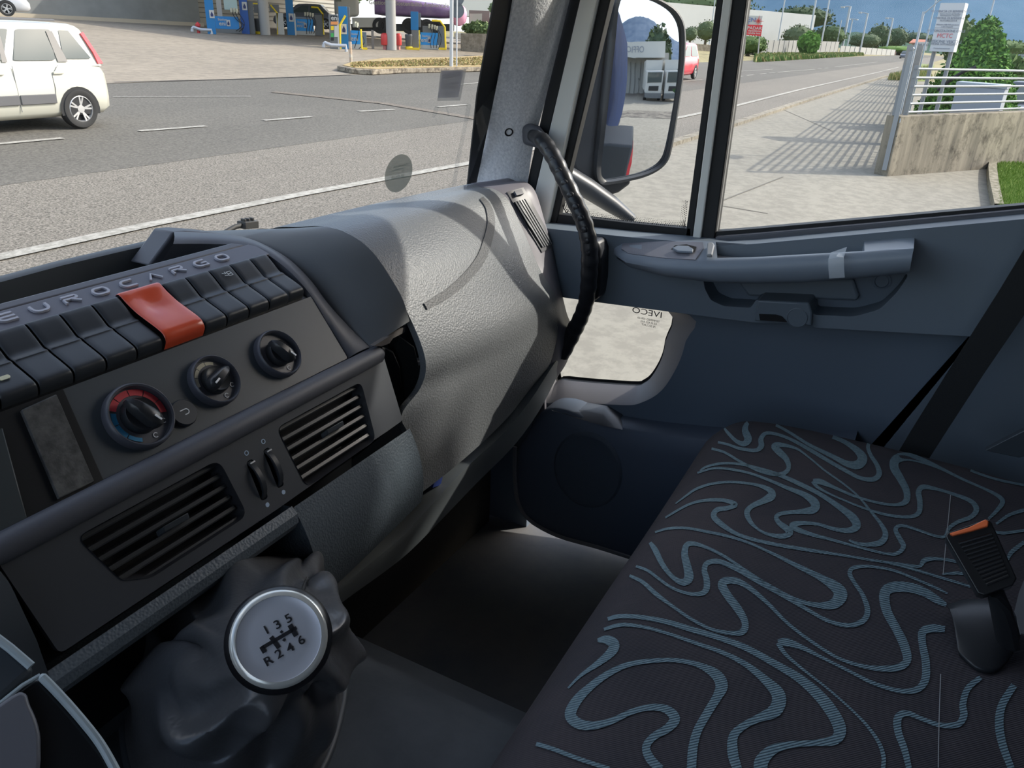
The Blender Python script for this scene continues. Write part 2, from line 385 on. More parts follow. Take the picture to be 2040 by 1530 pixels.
# nameplate strip with raised letters
bm = sheet('S', [(-.4, .004), (XR-.005, .004), (XR+.001, .012), (XR+.002, .032), (-.4, .032)], .004, .008)
link('nameplate_strip', bm, M_strip, dash, bevel=.001)
bm = sheet('S', [(-.4, -.0075), (XR-.02, -.0075), (XR-.008, .0028), (-.4, .0028)], .0035, .010); link('tray_edge', bm, mat('tray_edge_plastic', (.10, .10, .12), .4), dash, bevel=.002)
ex, ey, nn = CF('S'); o = CP('S', 0, .0165, .004)
arc = lambda cx, cy, r, a0, a1, n=7, q=1: [(cx+q*r*math.cos(math.radians(a0+(a1-a0)*i/n)), cy+r*math.sin(math.radians(a0+(a1-a0)*i/n))) for i in range(n+1)]
def rr(w, h, r): return arc(w/2-r, h/2-r, r, 0, 90, 4)+arc(-w/2+r, h/2-r, r, 90, 180, 4)+arc(-w/2+r, -h/2+r, r, 180, 270, 4)+arc(w/2-r, -h/2+r, r, 270, 360, 4)
w_, h_ = .0145, .0098
GL = dict(
    O=[rr(w_, h_, .0042)+[rr(w_, h_, .0042)[0]]],
    E=[[(w_/2, h_/2)]+arc(-w_/2+.004, h_/2-.004, .004, 90, 180, 4)+arc(-w_/2+.004, -h_/2+.004, .004, 180, 270, 4)+[(w_/2, -h_/2)], [(-w_/2+.001, 0), (w_/2, 0)]],
    U=[[(-w_/2, h_/2)]+arc(-w_/2+.005, -h_/2+.005, .005, 180, 270, 4)+arc(w_/2-.005, -h_/2+.005, .005, 270, 360, 4)+[(w_/2, h_/2)]],
    R=[[(-w_/2, -h_/2), (-w_/2, .0005), (w_/2-.003, .0005)]+arc(w_/2-.0028, .0028, .0023, -80, 80, 5)+[(w_/2-.004, h_/2), (-w_/2, h_/2)], [(0, 0), (w_/2, -h_/2)]],
    C=[[(w_/2, h_/2)]+arc(-w_/2+.005, h_/2-.005, .005, 90, 180, 4)+arc(-w_/2+.005, -h_/2+.005, .005, 180, 270, 4)+[(w_/2, -h_/2)]],
    A=[[(-w_/2, -h_/2), (0, h_/2), (w_/2, -h_/2)]],
    G=[[(w_/2, h_/2)]+arc(-w_/2+.005, h_/2-.005, .005, 90, 180, 4)+arc(-w_/2+.005, -h_/2+.005, .005, 180, 270, 4)+[(w_/2, -h_/2), (w_/2, 0), (.001, 0)]])
bm = bmesh.new()
for i, ch in enumerate('EUROCARGO'):
    for s in GL[ch]: stroke(bm, s, .0024, o+V(.361+.0305*i, 0, 0), ex, ey, nn, .0022)
link('raised_lettering', bm, mat('letter_plastic', (.44, .44, .50), .35), dash, auto=30)
# row of rocker switches
bm = sheet('B', [(-.2, -.003), (XR-.008, -.003), (XR-.002, .072), (-.2, .072)], -.004, .006); link('switch_tray', bm, M_blk, dash)
ex, ey, nn = CF('B')
def switch(x0, x1, m, name, led=False, icon=False, hazard=False):
    g = .0009; x0 += g; x1 -= g; rows = []
    pf = [(-.001, .0), (.000, .0055), (.004, .0078), (.018, .0055), (.028, .0035), (.034, .0055), (.037, .0052), (.052, .0075), (.063, .0085), (.067, .006), (.069, 0)]
    if hazard: pf = [(-.004, 0), (-.003, .006), (.001, .0095), (.012, .0085), (.026, .0085), (.04, .0105), (.056, .0130), (.064, .0125), (.069, .008), (.070, 0)]
    pf = [tuple(q) for q in spline(pf, 4)]
    xs = [x0, x0+.0008, x0+.002]+[lerp(x0+.002, x1-.002, k/6) for k in range(1, 6)]+[x1-.002, x1-.0008, x1]
    bmm = bmesh.new()
    for i, x in enumerate(xs):
        e = -.0016 if i in (0, len(xs)-1) else -.0004 if i in (1, len(xs)-2) else 0
        rows.append([CP('B', x, t, (o_+e+(.0 if not hazard else -.0035*max(0, 1-((x-(x0+x1)/2)/.012)**2)*math.exp(-((t-.022)/.014)**2))) if 0 < j < len(pf)-1 else -.004) for j, (t, o_) in enumerate(pf)])
    grid(bmm, rows); bmm.faces.new(bmm.verts[:len(pf)]) if False else None
    ob = link(name, bmm, m, dash, auto=50)
    return ob
xs_sw = [.178, .21, .241, .272, .303, .335, .3665, .398, .430, .459]
for a, b in zip(xs_sw, xs_sw[1:]): sw = switch(a, b, M_btn, 'rocker_switch')
hz = switch(.459, .508, mat('hazard_red', (.78, .10, .04), .28, coat=.4), 'hazard_switch', hazard=True); hz['label'] = 'red hazard warning switch'
xs2 = [.509, .539, .570, .600, .630, .656]
for a, b in zip(xs2, xs2[1:]): sw = switch(a, b, M_btn, 'rocker_switch')
bm = bmesh.new()
c = CP('B', .585, .014, .0078)
for s in ([(-.005, .003), (-.002, .001)], [(-.001, .004), (-.001, .001)], [(.001, .003), (.006, .003), (.006, -.003), (.001, -.003), (.001, .003)], [(.001, 0), (.006, 0)], [(-.004, -.001), (0, -.002)]): stroke(bm, s, .0007, c, ex, ey, nn, .0005)
link('switch_symbol', bm, M_mark, dash)
bm = bmesh.new(); c = CP('B', .317, .050, .0085)
prism(bm, [c+ex*a+ey*b for a, b in rr(.009, .004, .0018)], nn*.0006); link('switch_lamp', bm, mat('lamp_cream', (.75, .72, .5), .4), dash)
# heater control panel
bm = sheet('H', [(-.1, .001), (XR, .001), (XR+.001, .005), (XR, .083), (XR-.002, .086), (-.1, .086)], .0, .004); link('heater_panel', bm, M_pan, dash, bevel=.0008)
ex, ey, nn = CF('H')
def ang_arc(r0, r1, a0, a1, c, off, bm, n=10, mi=0):
    P = []
    for i in range(n+1): a = math.radians(a0+(a1-a0)*i/n); P.append((math.cos(a), math.sin(a)))
    vs = [bm.verts.new(c+ex*(p[0]*r1)+ey*(p[1]*r1)+nn*off) for p in P]+[bm.verts.new(c+ex*(p[0]*r0)+ey*(p[1]*r0)+nn*off) for p in P[::-1]]
    bm.faces.new(vs).material_index = mi
def dial(x, t, R, ang, marks, label):
    c = CP('H', x, t, 0); d = bmesh.new()
    lathe(d, [(R*1.0, 0), (R*1.0, .006), (R*.97, .0085), (R*.93, .0095), (R*.88, .0085), (R*.86, .003), (0, .003)], c, nn, 56)
    dd = link('heater_dial', d, mat('dial_ring', (.085, .088, .105), .38), dash, auto=50); dd['label'] = label
    k = bmesh.new(); lathe(k, [(R*.54, .003), (R*.52, .009), (R*.48, .0115), (R*.40, .0105), (0, .0105)], c, nn, 40)
    a = math.radians(ang); u = ex*math.cos(a)+ey*math.sin(a); v = nn.cross(u)
    # raised grip bar across the knob, wider at the pointer end
    rows = []
    for i in range(11):
        s = -1+2*i/10; L = R*.60*s; w = R*(.15+.10*(s+1)/2)*math.sqrt(max(.02, 1-(abs(s)**4))); h = .020-.005*abs(s)**3
        rows.append([c+u*L+v*w*1.3+nn*.009, c+u*L+v*w+nn*(h-.002), c+u*L+v*w*.6+nn*h, c+u*L-v*w*.6+nn*h, c+u*L-v*w+nn*(h-.002), c+u*L-v*w*1.3+nn*.009])
    g = grid(k, rows); k.faces.new(g[0]); k.faces.new(g[-1][::-1])
    kk = link('knob', k, mat('knob_black', (.030, .032, .036), .30), dash, auto=40); kk.parent = dd
    b = bmesh.new(); cc = c+u*R*.36+nn*.0198; prism(b, [cc+u*p+v*q for p, q in ((-.0035, -.0009), (.0035, -.0009), (.0035, .0009), (-.0035, .0009))], nn*.0006)
    q = link('pointer_mark', b, mat('pointer_white', (.9, .9, .9), .4), dash); q.parent = dd
    b = bmesh.new()
    for r0, r1, a0, a1, mi in marks: ang_arc(R*(r0-.02), R*(r1+.03), a0, a1, c, .0036, b, mi=mi)
    if len(b.verts):
        q = link('scale_marks', b, [mat('scale_red', (.62, .05, .07), .45), mat('scale_blue', (.03, .26, .50), .45), mat('scale_cream', (.62, .58, .45), .5)], dash); q.parent = dd
    b = bmesh.new()
    for aa in (-35, -80):
        pc = c+ex*math.cos(math.radians(aa))*R*.70+ey*math.sin(math.radians(aa))*R*.70+nn*.0034
        stroke(b, arc(0, 0, .0022, 20, 300, 8), .0008, pc, ex, ey, nn, .0004)
    q = link('dial_symbols', b, M_mark, dash); q.parent = dd
dial(.396, .049, .0315, -62, [(.66, .80, 118, 145, 0), (.66, .80, 84, 116, 0), (.66, .80, 50, 82, 0), (.66, .80, 16, 48, 0), (.66, .80, -14, 14, 0), (.66, .76, 150, 178, 1), (.67, .76, 180, 212, 1), (.68, .75, 214, 245, 1)], 'heater dial with red and blue temperature scale')
dial(.484, .047, .0265, -158, [(.66, .74, 60, 88, 2), (.66, .76, 90, 120, 2), (.66, .74, 122, 150, 2), (.66, .72, 152, 180, 2)], 'middle heater dial with cream fan scale')
dial(.571, .048, .0272, -62, [], 'heater dial nearest the switch row end')
bm = bmesh.new(); c = CP('H', .436, .063, 0); lathe(bm, [(.0132, 0), (.0132, .004), (.0122, .0052), (0, .0052)], c, nn, 36); ab = link('push_button', bm, M_btn, dash, auto=40)
bm = bmesh.new(); stroke(bm, [(-.004, .0025), (.002, .0025)]+arc(.002, .0, .0025, 90, -90, 6)+[(-.001, -.0025)], .0009, c+nn*.0052, ex, ey, nn, .0004); q = link('button_symbol', bm, M_mark, dash); q.parent = ab
# blanked radio bay at the left of the heater panel
bm = sheet('H', [(-.1, .001), (.352, .001), (.338, .09), (-.1, .09)], .0012, .004); link('radio_bay', bm, M_blk, dash)
bm = sheet('H', [(.312, .006), (.343, .004), (.330, .084), (.299, .084)], .005, .006)
link('blanking_plate', bm, mat('dusty_plate', (.030, .030, .030), .55, col2=(.10, .10, .095), vscale=70, bump=.3, bscale=200), dash, bevel=.001)
bm = sheet('H', [(-.1, .004), (.293, .014), (.272, .086), (-.1, .086)], .004, .006); link('radio_cover', bm, mat('radio_cover_teal', (.026, .036, .040), .5), dash, bevel=.001)
# rounded ledge between heater panel and vents
bm = bmesh.new()
tube(bm, [V(.235, .552, -.367), V(.25, .551, -.3655), V(.5, .551, -.3655), V(.705, .551, -.3655), V(.714, .556, -.369)], [.010, .012, .012, .011, .008], 16)
link('ledge', bm, M_dash, dash)
# vent fascia with two openings
def rp(p, r=.25): return [(q.x, q.y) for q in rpoly([(a*1.0, b*1.0) for a, b in p], r)]
V1 = rp([(.298, .014), (.446, .014), (.452, .078), (.340, .078), (.316, .066)], .18); V2 = rp([(.524, .014), (.664, .014), (.654, .086), (.532, .088)], .14)
th = [rr(.010, .046, .004)]
TW = [[(.478+a, .052+b) for a, b in rr(.009, .044, .003)], [(.502+a, .050+b) for a, b in rr(.009, .044, .003)]]
bm = sheet('F', rp([(.240, -.002), (.717, -.002), (.711, .084), (.49, .090), (.250, .090)], .06), .0, .006, [V1, V2]+TW); link('vent_fascia', bm, mat('fascia_plastic', (.066, .072, .084), .42, bump=.1, bscale=900, dist=.0003), dash, bevel=.0008, auto=30)
ex, ey, nn = CF('F')
def vent(hole, xa, xb, label, ns=6):
    b = bmesh.new(); n = len(hole)
    rows = [[CP('F', *p, .0008) for p in hole], [CP('F', lerp(p[0], (xa+xb)/2, .05), lerp(p[1], .05, .06), -.010) for p in hole], [CP('F', lerp(p[0], (xa+xb)/2, .06), lerp(p[1], .05, .08), -.035) for p in hole]]
    g = grid(b, rows, close=True); v = link('air_vent', b, mat('vent_throat', (.035, .036, .042), .4), dash, auto=50); v['label'] = label
    b = bmesh.new(); b.faces.new([b.verts.new(CP('F', *p, -.034)) for p in hole]); q = link('cavity', b, M_void, dash); q.parent = v
    b = bmesh.new()
    for i in range(ns):
        t = .020+i*.0118
        lo = xa+.004+(max(0, t-.055)*.9 if xa < .4 else 0); pr_ = [(t-.0038, -.006), (t-.0008, -.0045), (t+.0008, -.0055), (t-.002, -.020)]
        prism(b, [CP('F', lo, a, o_) for a, o_ in pr_], V(xb-xa-.008-(lo-xa-.004), 0, 0))
    q = link('slats', b, mat('slat_black', (.05, .054, .06), .3), dash, auto=20); q.parent = v
    b = bmesh.new(); xm = (xa+xb)/2+.006; prism(b, [CP('F', xm-.016, .045, -.002), CP('F', xm+.012, .045, -.002), CP('F', xm+.014, .040, .004), CP('F', xm+.014, .052, .004), CP('F', xm-.012, .054, .003), CP('F', xm-.018, .05, -.002)][:4], CP('F', 0, .009, 0)-CP('F', 0, 0, 0)) if False else None
    P = [CP('F', xm-.017, .046, -.006), CP('F', xm-.013, .043, .002), CP('F', xm+.013, .043, .004), CP('F', xm+.016, .046, -.006)]
    prism(b, P, CP('F', 0, .006, -.001)-CP('F', 0, 0, 0)); q = link('vent_tab', b, M_pan, dash, bevel=.001); q.parent = v
vent(V1, .298, .450, 'wide air vent above the gear lever'); vent(V2, .524, .662, 'air vent next to the broken trim opening')
for x, t in ((.478, .052), (.502, .050)):
    b = bmesh.new(); rows = []
    for i in range(15):
        a = math.radians(-58+116*i/14); rows.append([CP('F', x-.0032, t+.0235*math.sin(a), -.013+.020*math.cos(a)), CP('F', x-.0026, t+.0245*math.sin(a), -.012+.0205*math.cos(a)), CP('F', x+.0026, t+.0245*math.sin(a), -.012+.0205*math.cos(a)), CP('F', x+.0032, t+.0235*math.sin(a), -.013+.020*math.cos(a))])
    grid(b, rows); w = link('thumbwheel', b, M_btn, dash)
    b = bmesh.new(); P = [CP('F', x+a, t-.0195+c_, .0035) for a, c_ in ((-.003, -.0007), (.003, -.0007), (.003, .0007), (-.003, .0007))]; prism(b, P, nn*.0008); q = link('wheel_mark', b, M_mark, dash); q.parent = w
    b = bmesh.new(); stroke(b, arc(0, 0, .0022, 0, 360, 14), .0009, CP('F', x, t-.030, .0), ex, ey, nn, .0004)
    q = link('wheel_symbol', b, mat('symbol_blue_white', (.45, .58, .75), .5), dash); b = bmesh.new(); lathe(b, [(.0024, 0), (.0024, .0004), (0, .0004)], CP('F', x, t+.028, .0), nn, 16); q = link('wheel_symbol', b, mat('symbol_blue_white', (.45, .58, .75), .5), dash)
# shadow gap panel under the vents, and the driver's side lower panel
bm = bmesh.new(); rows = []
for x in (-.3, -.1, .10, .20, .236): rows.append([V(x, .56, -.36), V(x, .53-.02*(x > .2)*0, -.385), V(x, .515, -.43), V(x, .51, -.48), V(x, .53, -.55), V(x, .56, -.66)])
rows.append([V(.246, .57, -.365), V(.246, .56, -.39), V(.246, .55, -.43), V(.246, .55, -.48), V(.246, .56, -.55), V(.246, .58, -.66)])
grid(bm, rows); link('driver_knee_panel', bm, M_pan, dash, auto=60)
# lower grained panel right of the gear lever
yl = lambda z: .513-.016*(1-((z+.53)/.07)**2) if z > -.60 else .513+(-.60-z)*.5
bm = bmesh.new(); rows = []
for i in range(11):
    u = i/10; row = []
    for k in range(13):
        v = k/12; x = lerp(lerp(.505, .527, v), lerp(.716, .728, v), u); z = lerp(-.462, lerp(-.618, -.575, u), v); row.append(V(x, yl(z), z))
    rows.append(row)
grid(bm, rows); a = [r[-1] for r in rows]; grid(bm, [a, [p+V(0, .05, -.012) for p in a]]); a = rows[0]; grid(bm, [a, [p+V(-.01, .07, 0) for p in a]])
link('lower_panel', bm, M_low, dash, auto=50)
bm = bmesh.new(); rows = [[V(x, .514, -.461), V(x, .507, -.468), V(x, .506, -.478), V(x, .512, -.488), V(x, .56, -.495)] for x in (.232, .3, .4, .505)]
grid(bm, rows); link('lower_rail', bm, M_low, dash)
bm = bmesh.new(); prism(bm, [V(.23, .575, -.48), V(.52, .575, -.48), V(.55, .575, -.70), V(.23, .575, -.72)], (0, .02, 0)); link('lower_backing', bm, M_pan, dash)
# hooded frame around the right end of the switch panel
inner = [(345, 486), (420, 486), (492, 490), (530, 506), (562, 528), (592, 556), (622, 592), (650, 640), (672, 682), (692, 716)]
outer = [(345, 461), (415, 464), (478, 471), (530, 490), (580, 520), (622, 562), (655, 607), (690, 645), (712, 668), (737, 692)]
xi = [.60, .64, .664, .664, .664, .664, .664, .664, .664, .664]; xo = [.64, .67, .70, .70, .70, .70, .70, .70, .70, .70]
A = [PX(*p, x) for p, x in zip(inner, xi)]; B = [PX(*p, x) for p, x in zip(outer, xo)]
A = [Vector(p) for p in spline(A, 4)]; B = [Vector(p) for p in spline(B, 4)]
bm = bmesh.new(); up = V(0, -.003, .004)
grid(bm, [[p+V(0, .03, -.03) for p in A], A, [lerp(p, q, .12)+up*.7 for p, q in zip(A, B)], [lerp(p, q, .35)+up for p, q in zip(A, B)], [lerp(p, q, .8)+up*.6 for p, q in zip(A, B)], B, [p+V(.002, .02, -.02) for p in B]])
link('hood_frame', bm, M_dash, dash, auto=60)
bm = bmesh.new(); a = [PX(330, 477, .62), PX(345, 461, .64), PX(380, 462, .66)]; prism(bm, [a[0], a[1], a[1]+V(0, 0, -.06), a[0]+V(0, 0, -.06)], (0, .03, 0)) if False else None
bm.free(); bm = bmesh.new(); prism(bm, [PY(*p, .80) for p in ((296, 530), (334, 479), (345, 462), (370, 460), (415, 463), (480, 471), (520, 486), (500, 500), (400, 520))], (0, .035, 0)); link('tray_end', bm, M_dash, dash, bevel=.003)
# smooth side cover between hood and padded panel, broken below
lo = [PX(478, 472, .702), PX(530, 491, .702), PX(581, 521, .702), PX(623, 563, .702), PX(656, 608, .702), PX(691, 646, .702), PX(738, 693, .702)]
hi = [PX(600, 454, .757), PX(650, 452, .757), PX(700, 469, .757), PX(742, 502, .757), PX(778, 553, .757), PX(803, 598, .757), PX(816, 640, .757)]
lo = [Vector(p) for p in spline(lo, 5)]; hi = [Vector(p) for p in spline(hi, 5)]
bm = bmesh.new(); rows = [[p+V(0, .02, -.02) for p in lo]]+[[lerp(p, q, t)+V(0, -.004, .004)*math.sin(math.pi*t) for p, q in zip(lo, hi)] for t in (0, .08, .3, .5, .7, .92, 1)]+[[p+V(0, .02, -.02) for p in hi]]
grid(bm, rows); e = [r[-1] for r in rows[1:-1]]; grid(bm, [e, [p+V(0, .022, -.006) for p in e]])
e0 = [r[0] for r in rows[1:-1]]; grid(bm, [e0, [p+V(0, .18, -.03) for p in e0]])
link('side_cover', bm, mat('cover_plastic', (.13, .135, .138), .45, bump=.12, bscale=900, dist=.0004), dash, auto=60)
# what shows in the broken opening
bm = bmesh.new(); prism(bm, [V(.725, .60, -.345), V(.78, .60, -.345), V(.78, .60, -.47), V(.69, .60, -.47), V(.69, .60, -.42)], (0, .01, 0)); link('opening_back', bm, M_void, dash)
bm = bmesh.new(); P = [PY(*p, .575) for p in ((795, 668), (826, 690), (838, 740), (820, 790), (806, 795), (800, 730), (785, 690))]; prism(bm, P, (0, .012, 0)); link('inner_bracket', bm, mat('bracket_grey', (.055, .065, .07), .4), dash, bevel=.002)
bm = bmesh.new(); P = [PY(*p, .56) for p in ((762, 690), (785, 700), (798, 730), (806, 800), (785, 796), (772, 760), (760, 720))]; rows = [[p, p+V(0, .02, 0)] for p in P]; prism(bm, P, (0, .03, 0)); link('air_duct', bm, M_blk, dash, bevel=.003)
bm = bmesh.new(); P = [PY(*p, .545) for p in ((745, 689), (792, 660), (808, 650), (806, 662), (783, 674), (776, 684), (760, 690))]; prism(bm, P, (0, .006, 0)); link('broken_tabs', bm, mat('broken_edge', (.11, .10, .095), .6), dash)
# lip of the open shelf below the pad
Tl = [(640, 1196), (700, 1152), (750, 1112), (800, 1070), (860, 1005), (930, 930), (1000, 866), (1055, 800), (1095, 738), (1130, 686)]
Bl = [(652, 1222), (712, 1178), (765, 1140), (815, 1100), (880, 1035), (950, 962), (1022, 890), (1072, 822), (1106, 758), (1136, 700)]
a = [PY(*p, .515) for p in Tl]; b = [PY(*p, .53) for p in Bl]; a = [Vector(p) for p in spline(a, 3)]; b = [Vector(p) for p in spline(b, 3)]
bm = bmesh.new(); grid(bm, [[p+V(0, .12, -.02) for p in a], [p+V(0, .006, -.001) for p in a], a, [lerp(p, q, .15)+V(0, -.002, 0) for p, q in zip(a, b)], b, [q+V(0, .10, .012) for q in b]])
link('shelf_lip', bm, mat('shelf_plastic', (.13, .145, .155), .42, bump=.15, bscale=700, dist=.0005), dash, auto=60)
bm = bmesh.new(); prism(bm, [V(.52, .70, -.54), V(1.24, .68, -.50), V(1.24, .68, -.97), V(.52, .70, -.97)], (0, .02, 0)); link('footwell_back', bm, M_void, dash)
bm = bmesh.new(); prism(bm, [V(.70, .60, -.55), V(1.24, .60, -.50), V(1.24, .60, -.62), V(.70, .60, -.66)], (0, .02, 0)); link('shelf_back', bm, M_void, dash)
bm = bmesh.new(); P = [PY(*p, .53) for p in ((866, 958), (882, 950), (878, 966), (862, 972))]; prism(bm, P, (0, .01, 0)); link('blue_clip', bm, mat('clip_blue', (.02, .05, .25), .4), dash)
# top shelf in front of the windshield
bm = bmesh.new(); prism(bm, [V(-.75, .84, -.34), V(.76, .84, -.34), V(1.20, .70, -.34), V(1.20, .73, -.345), V(.9, .86, -.345), V(.5, .93, -.345), V(-.3, .90, -.345), V(-.75, .84, -.345)], (0, 0, .01)); link('top_shelf', bm, M_blk, dash)

# =================================================================== WINDSHIELD AND A PILLAR
def wy(x, z): return .93-.38*(z+.25)-.21*((x-.25)/.97)**2
M_glass = glass('clear_glass', (.97, .99, .98), .03, .012)
bm = bmesh.new(); grid(bm, [[V(x, wy(x, z), z) for z in (-.34, -.2, -.1, 0, .1, .2, .3, .42, .5)] for x in [-.78+k*.1 for k in range(20)]+[1.205]])
ws = link('window_1', bm, M_glass, auto=80); ws['kind'] = 'structure'
WT = bvh_of(ws)
bm = bmesh.new()
L = [(928, 385, .745), (928, 373, .74), (958, 235, .70), (985, 110, .655), (1010, 0, .615), (1088, -330, .50)]; Rr = [(948, 385, .735), (947, 370, .73), (978, 225, .69), (1002, 105, .645), (1025, -5, .605), (1100, -330, .495)]
L = [(926, 400, .75), (931, 372, .745), (985-38*.9, 190, .68), (985, 0, .615), (1062, -330, .50)]; Rr = [(944, 400, .74), (948, 372, .735), (987, 182, .67), (1025, 0, .605), (1100, -330, .495)]
grid(bm, [[PY(*p) for p in L], [PY(*p) for p in Rr]]); shell(bm, .003); struct('trim_2', bm, M_rub)
M_fab = mat('pillar_fabric', (.66, .67, .70), .9, col2=(.90, .90, .92), vscale=220, bump=.8, bscale=320, dist=.0015)
l = [(943, 400, .735), (948, 371, .73), (967, 280, .705), (987, 182, .665), (1025, 0, .60), (1100, -330, .49)]
r = [(1046, 400), (1052, 360), (1062, 292), (1086, 200), (1135, 0), (1215, -330)]
A = [PY(*p) for p in l]; B = [PX(*p, 1.262) for p in r]
bm = bmesh.new(); rows = []
for k in range(11):
    t = k/10; rows.append([Vector(q) for q in spline([lerp(a, b, t)+V(-.5, -.6, 0).normalized()*.016*math.sin(math.pi*min(1, t*1.0)) for a, b in zip(A, B)], 5)])
grid(bm, rows); shell(bm, .008); pil = struct('trim_3', bm, M_fab, auto=70)
PT = bvh_of(pil); c, n = cast(PT, 1014, 263, .001); bm = bmesh.new(); lathe(bm, [(.0085, 0), (.0075, .0012), (.006, .0), (.0055, -.003), (0, -.003)], c, n, 20, sx=.8)
tag(link('screw_hole', bm, M_void), 'small dark screw hole in the grey fabric pillar trim', 'hole')
# stickers on the windshield
def decal(t, q, off=.0015, nu=4, nv=4, bm=None):
    b = bm or bmesh.new(); patch(b, t, q, off, nu, nv); return b
b = decal(WT, [(879, 141), (930, 139), (918, 201), (872, 202)], -.0015, bm=None); st = tag(link('windshield_sticker', b, mat('sticker_white', (.8, .78, .8), .6, alpha=.6)), 'purple-grey rectangular sticker with pale border on the windshield', 'sticker', 'none'); del st['group']
b = decal(WT, [(883, 143), (926, 142), (915, 196), (875, 197)], -.0035); x = link('printed_face', b, mat('sticker_purple', (.30, .25, .33), .6, alpha=.75)); x.parent = st
b = bmesh.new()
for (py, s, w) in ((151, 'MOHIR', .011), (168, 'DIVENTA', .009), (188, 'autista', .005)):
    pass
def wtext(bm, t, s, px, py, size_px, sx=1.0, off=-.0035, mirror=True, tilt=(60, -13)):
    c, n = cast(t, px, py, off); c2, _ = cast(t, px+tilt[0], py+tilt[1], off); c3, _ = cast(t, px-tilt[1]*.2, py-40, off)
    if not (c and c2): return
    u = (c2-c).normalized(); nn_ = n if n.dot(ray(px, py)) < 0 else -n; v = nn_.cross(u).normalized()
    if v.z < 0: v = -v
    d = c.length/FPX*1.35
    text(bm, s, c, -u if mirror else u, v, size_px*d, .0003, sx=sx)
for (px, py, s, w) in ((905, 153, 'DUESSE', 8), (901, 170, 'noleggio', 7), (898, 186, 'assistenza', 4), (896, 192, 'ricambi', 4)): wtext(b, WT, s, px, py, w, off=-.0045)
x = link('printing', b, mat('sticker_ink', (.05, .04, .06), .6)); x.parent = st
b = bmesh.new(); pts = []
for k in range(28):
    a = 2*math.pi*k/28; u, v = 27*math.cos(a), 38*math.sin(a); px, py = 795+u*1.0-v*.16, 346+v+u*(-.05); p, n = cast(WT, px, py, -.0015); pts.append(p)
b.faces.new([b.verts.new(p) for p in pts]); st = tag(link('round_sticker', b, mat('sticker_olive', (.42, .44, .36), .6, alpha=.8)), 'round olive-grey service sticker on the windshield', 'sticker')
b = bmesh.new()
for (px, py, s, w) in ((800, 332, 'Revisione', 6), (795, 339, 'periodica', 5), (795, 354, '20-09-23', 6)): wtext(b, WT, s, px, py, w, off=-.003)
x = link('printing', b, mat('round_sticker_ink', (.03, .03, .04), .6)); x.parent = st
b = bmesh.new(); wtext(b, WT, "IVECO", 891, 379, 7.5, 1.3)
tag(link('glass_marking', b, mat('marking_black', (.01, .01, .01), .6)), 'small black maker marking in the lower corner of the windshield', 'marking')
M_tape = mat('tape_clear', (.85, .87, .88), .35, alpha=.22)
b = bmesh.new(); ribbon(b, WT, [(936, 208, 9), (930, 240, 8), (922, 280, 8), (912, 330, 8), (905, 375, 8)], -.002, 3); tag(link('tape_strip', b, M_tape), 'long faded strip of clear tape beside the windshield edge', 'tape')
b = bmesh.new(); ribbon(b, WT, [(872, 213, 8), (868, 225, 9), (864, 236, 5)], -.002, 3); ribbon(b, WT, [(890, 214, 3), (896, 232, 4)], -.002, 3); tag(link('tape_scrap', b, M_tape), 'torn scrap of clear tape below the purple-grey sticker', 'tape')
# wiper nozzle outside the glass
b = bmesh.new(); tube(b, [PY(430, 474, 1.0), PY(452, 461, 1.0), (PY(468, 452, 1.0)), PY(484, 448, 1.0)], .0045, 8)
box(b, PY(494, 447, 1.0), (.030, .02, .012), Matrix.Rotation(.1, 3, 'Y'))
for k in range(3): box(b, PY(485+k*8, 439-k*1, 1.0), (.004, .01, .006))
wp = tag(link('wiper_arm', b, mat('wiper_black', (.03, .028, .025), .6), bevel=.001), 'black wiper arm end with knurled nut outside the glass', 'wiper')
b = bmesh.new(); prism(b, [PY(455, 466, .99), PY(520, 455, .99), PY(560, 457, .99), PY(500, 470, .99)], (0, .03, -.01)); x = link('wiper_base', b, M_rub); x.parent = wp

# =================================================================== PASSENGER DOOR
door = thing('passenger_door', 'dark blue-grey passenger door with two windows, long armrest and lower kerb window', 'door', (D, .3, -.6), kind='thing')
def resamp(loop, k):
    P = [Vector(p) for p in loop]; P.append(P[0]); L = [0]
    for a, b in zip(P, P[1:]): L.append(L[-1]+(b-a).length)
    out = []; j = 0
    for i in range(k):
        s = L[-1]*i/k
        while L[j+1] < s: j += 1
        out.append(lerp(P[j], P[j+1], (s-L[j])/(L[j+1]-L[j]+1e-9)))
    return out
fo = [(1060, 596), (1180, 588), (1374, 628), (1366, 680), (1350, 728), (1318, 778), (1278, 802), (1240, 807), (1130, 799), (1070, 786)]
fi = [(1090, 588), (1180, 592), (1331, 620), (1326, 680), (1318, 715), (1300, 748), (1282, 764), (1255, 768), (1125, 757), (1106, 745)]
FO = [PX(*p, D) for p in fo]; FI = [PX(*p, D+.055) for p in fi]
FO = [Vector(p) for p in spline(FO, 4, True)]; FI = [Vector(p) for p in spline(FI, 4, True)]
out = [(1060, 445), (1240, 462), (1390, 480), (1700, 462), (2075, 424)]
OUT = [PX(*p, D) for p in out]+[V(D, -.14, -.30), V(D, -.02, -.62), V(D, -.03, -.93), V(D, .30, -.955), V(D, .48, -.93), V(D, .58, -.88), V(D, .66, -.80), V(D, .72, -.40)]
bm = bmesh.new(); holed(bm, OUT, [FO], (.03, 0, 0)); link('door_panel', bm, M_doorlow, door, auto=30)
bm = bmesh.new(); grid(bm, [FO, [lerp(a, b, .15)+V(-.003, 0, 0) for a, b in zip(FO, FI)], [lerp(a, b, .8) for a, b in zip(FO, FI)], FI], close=True); link('kerb_window_frame', bm, mat('flange_grey', (.27, .26, .275), .5, bump=.1, bscale=800, dist=.0003), door, auto=70)
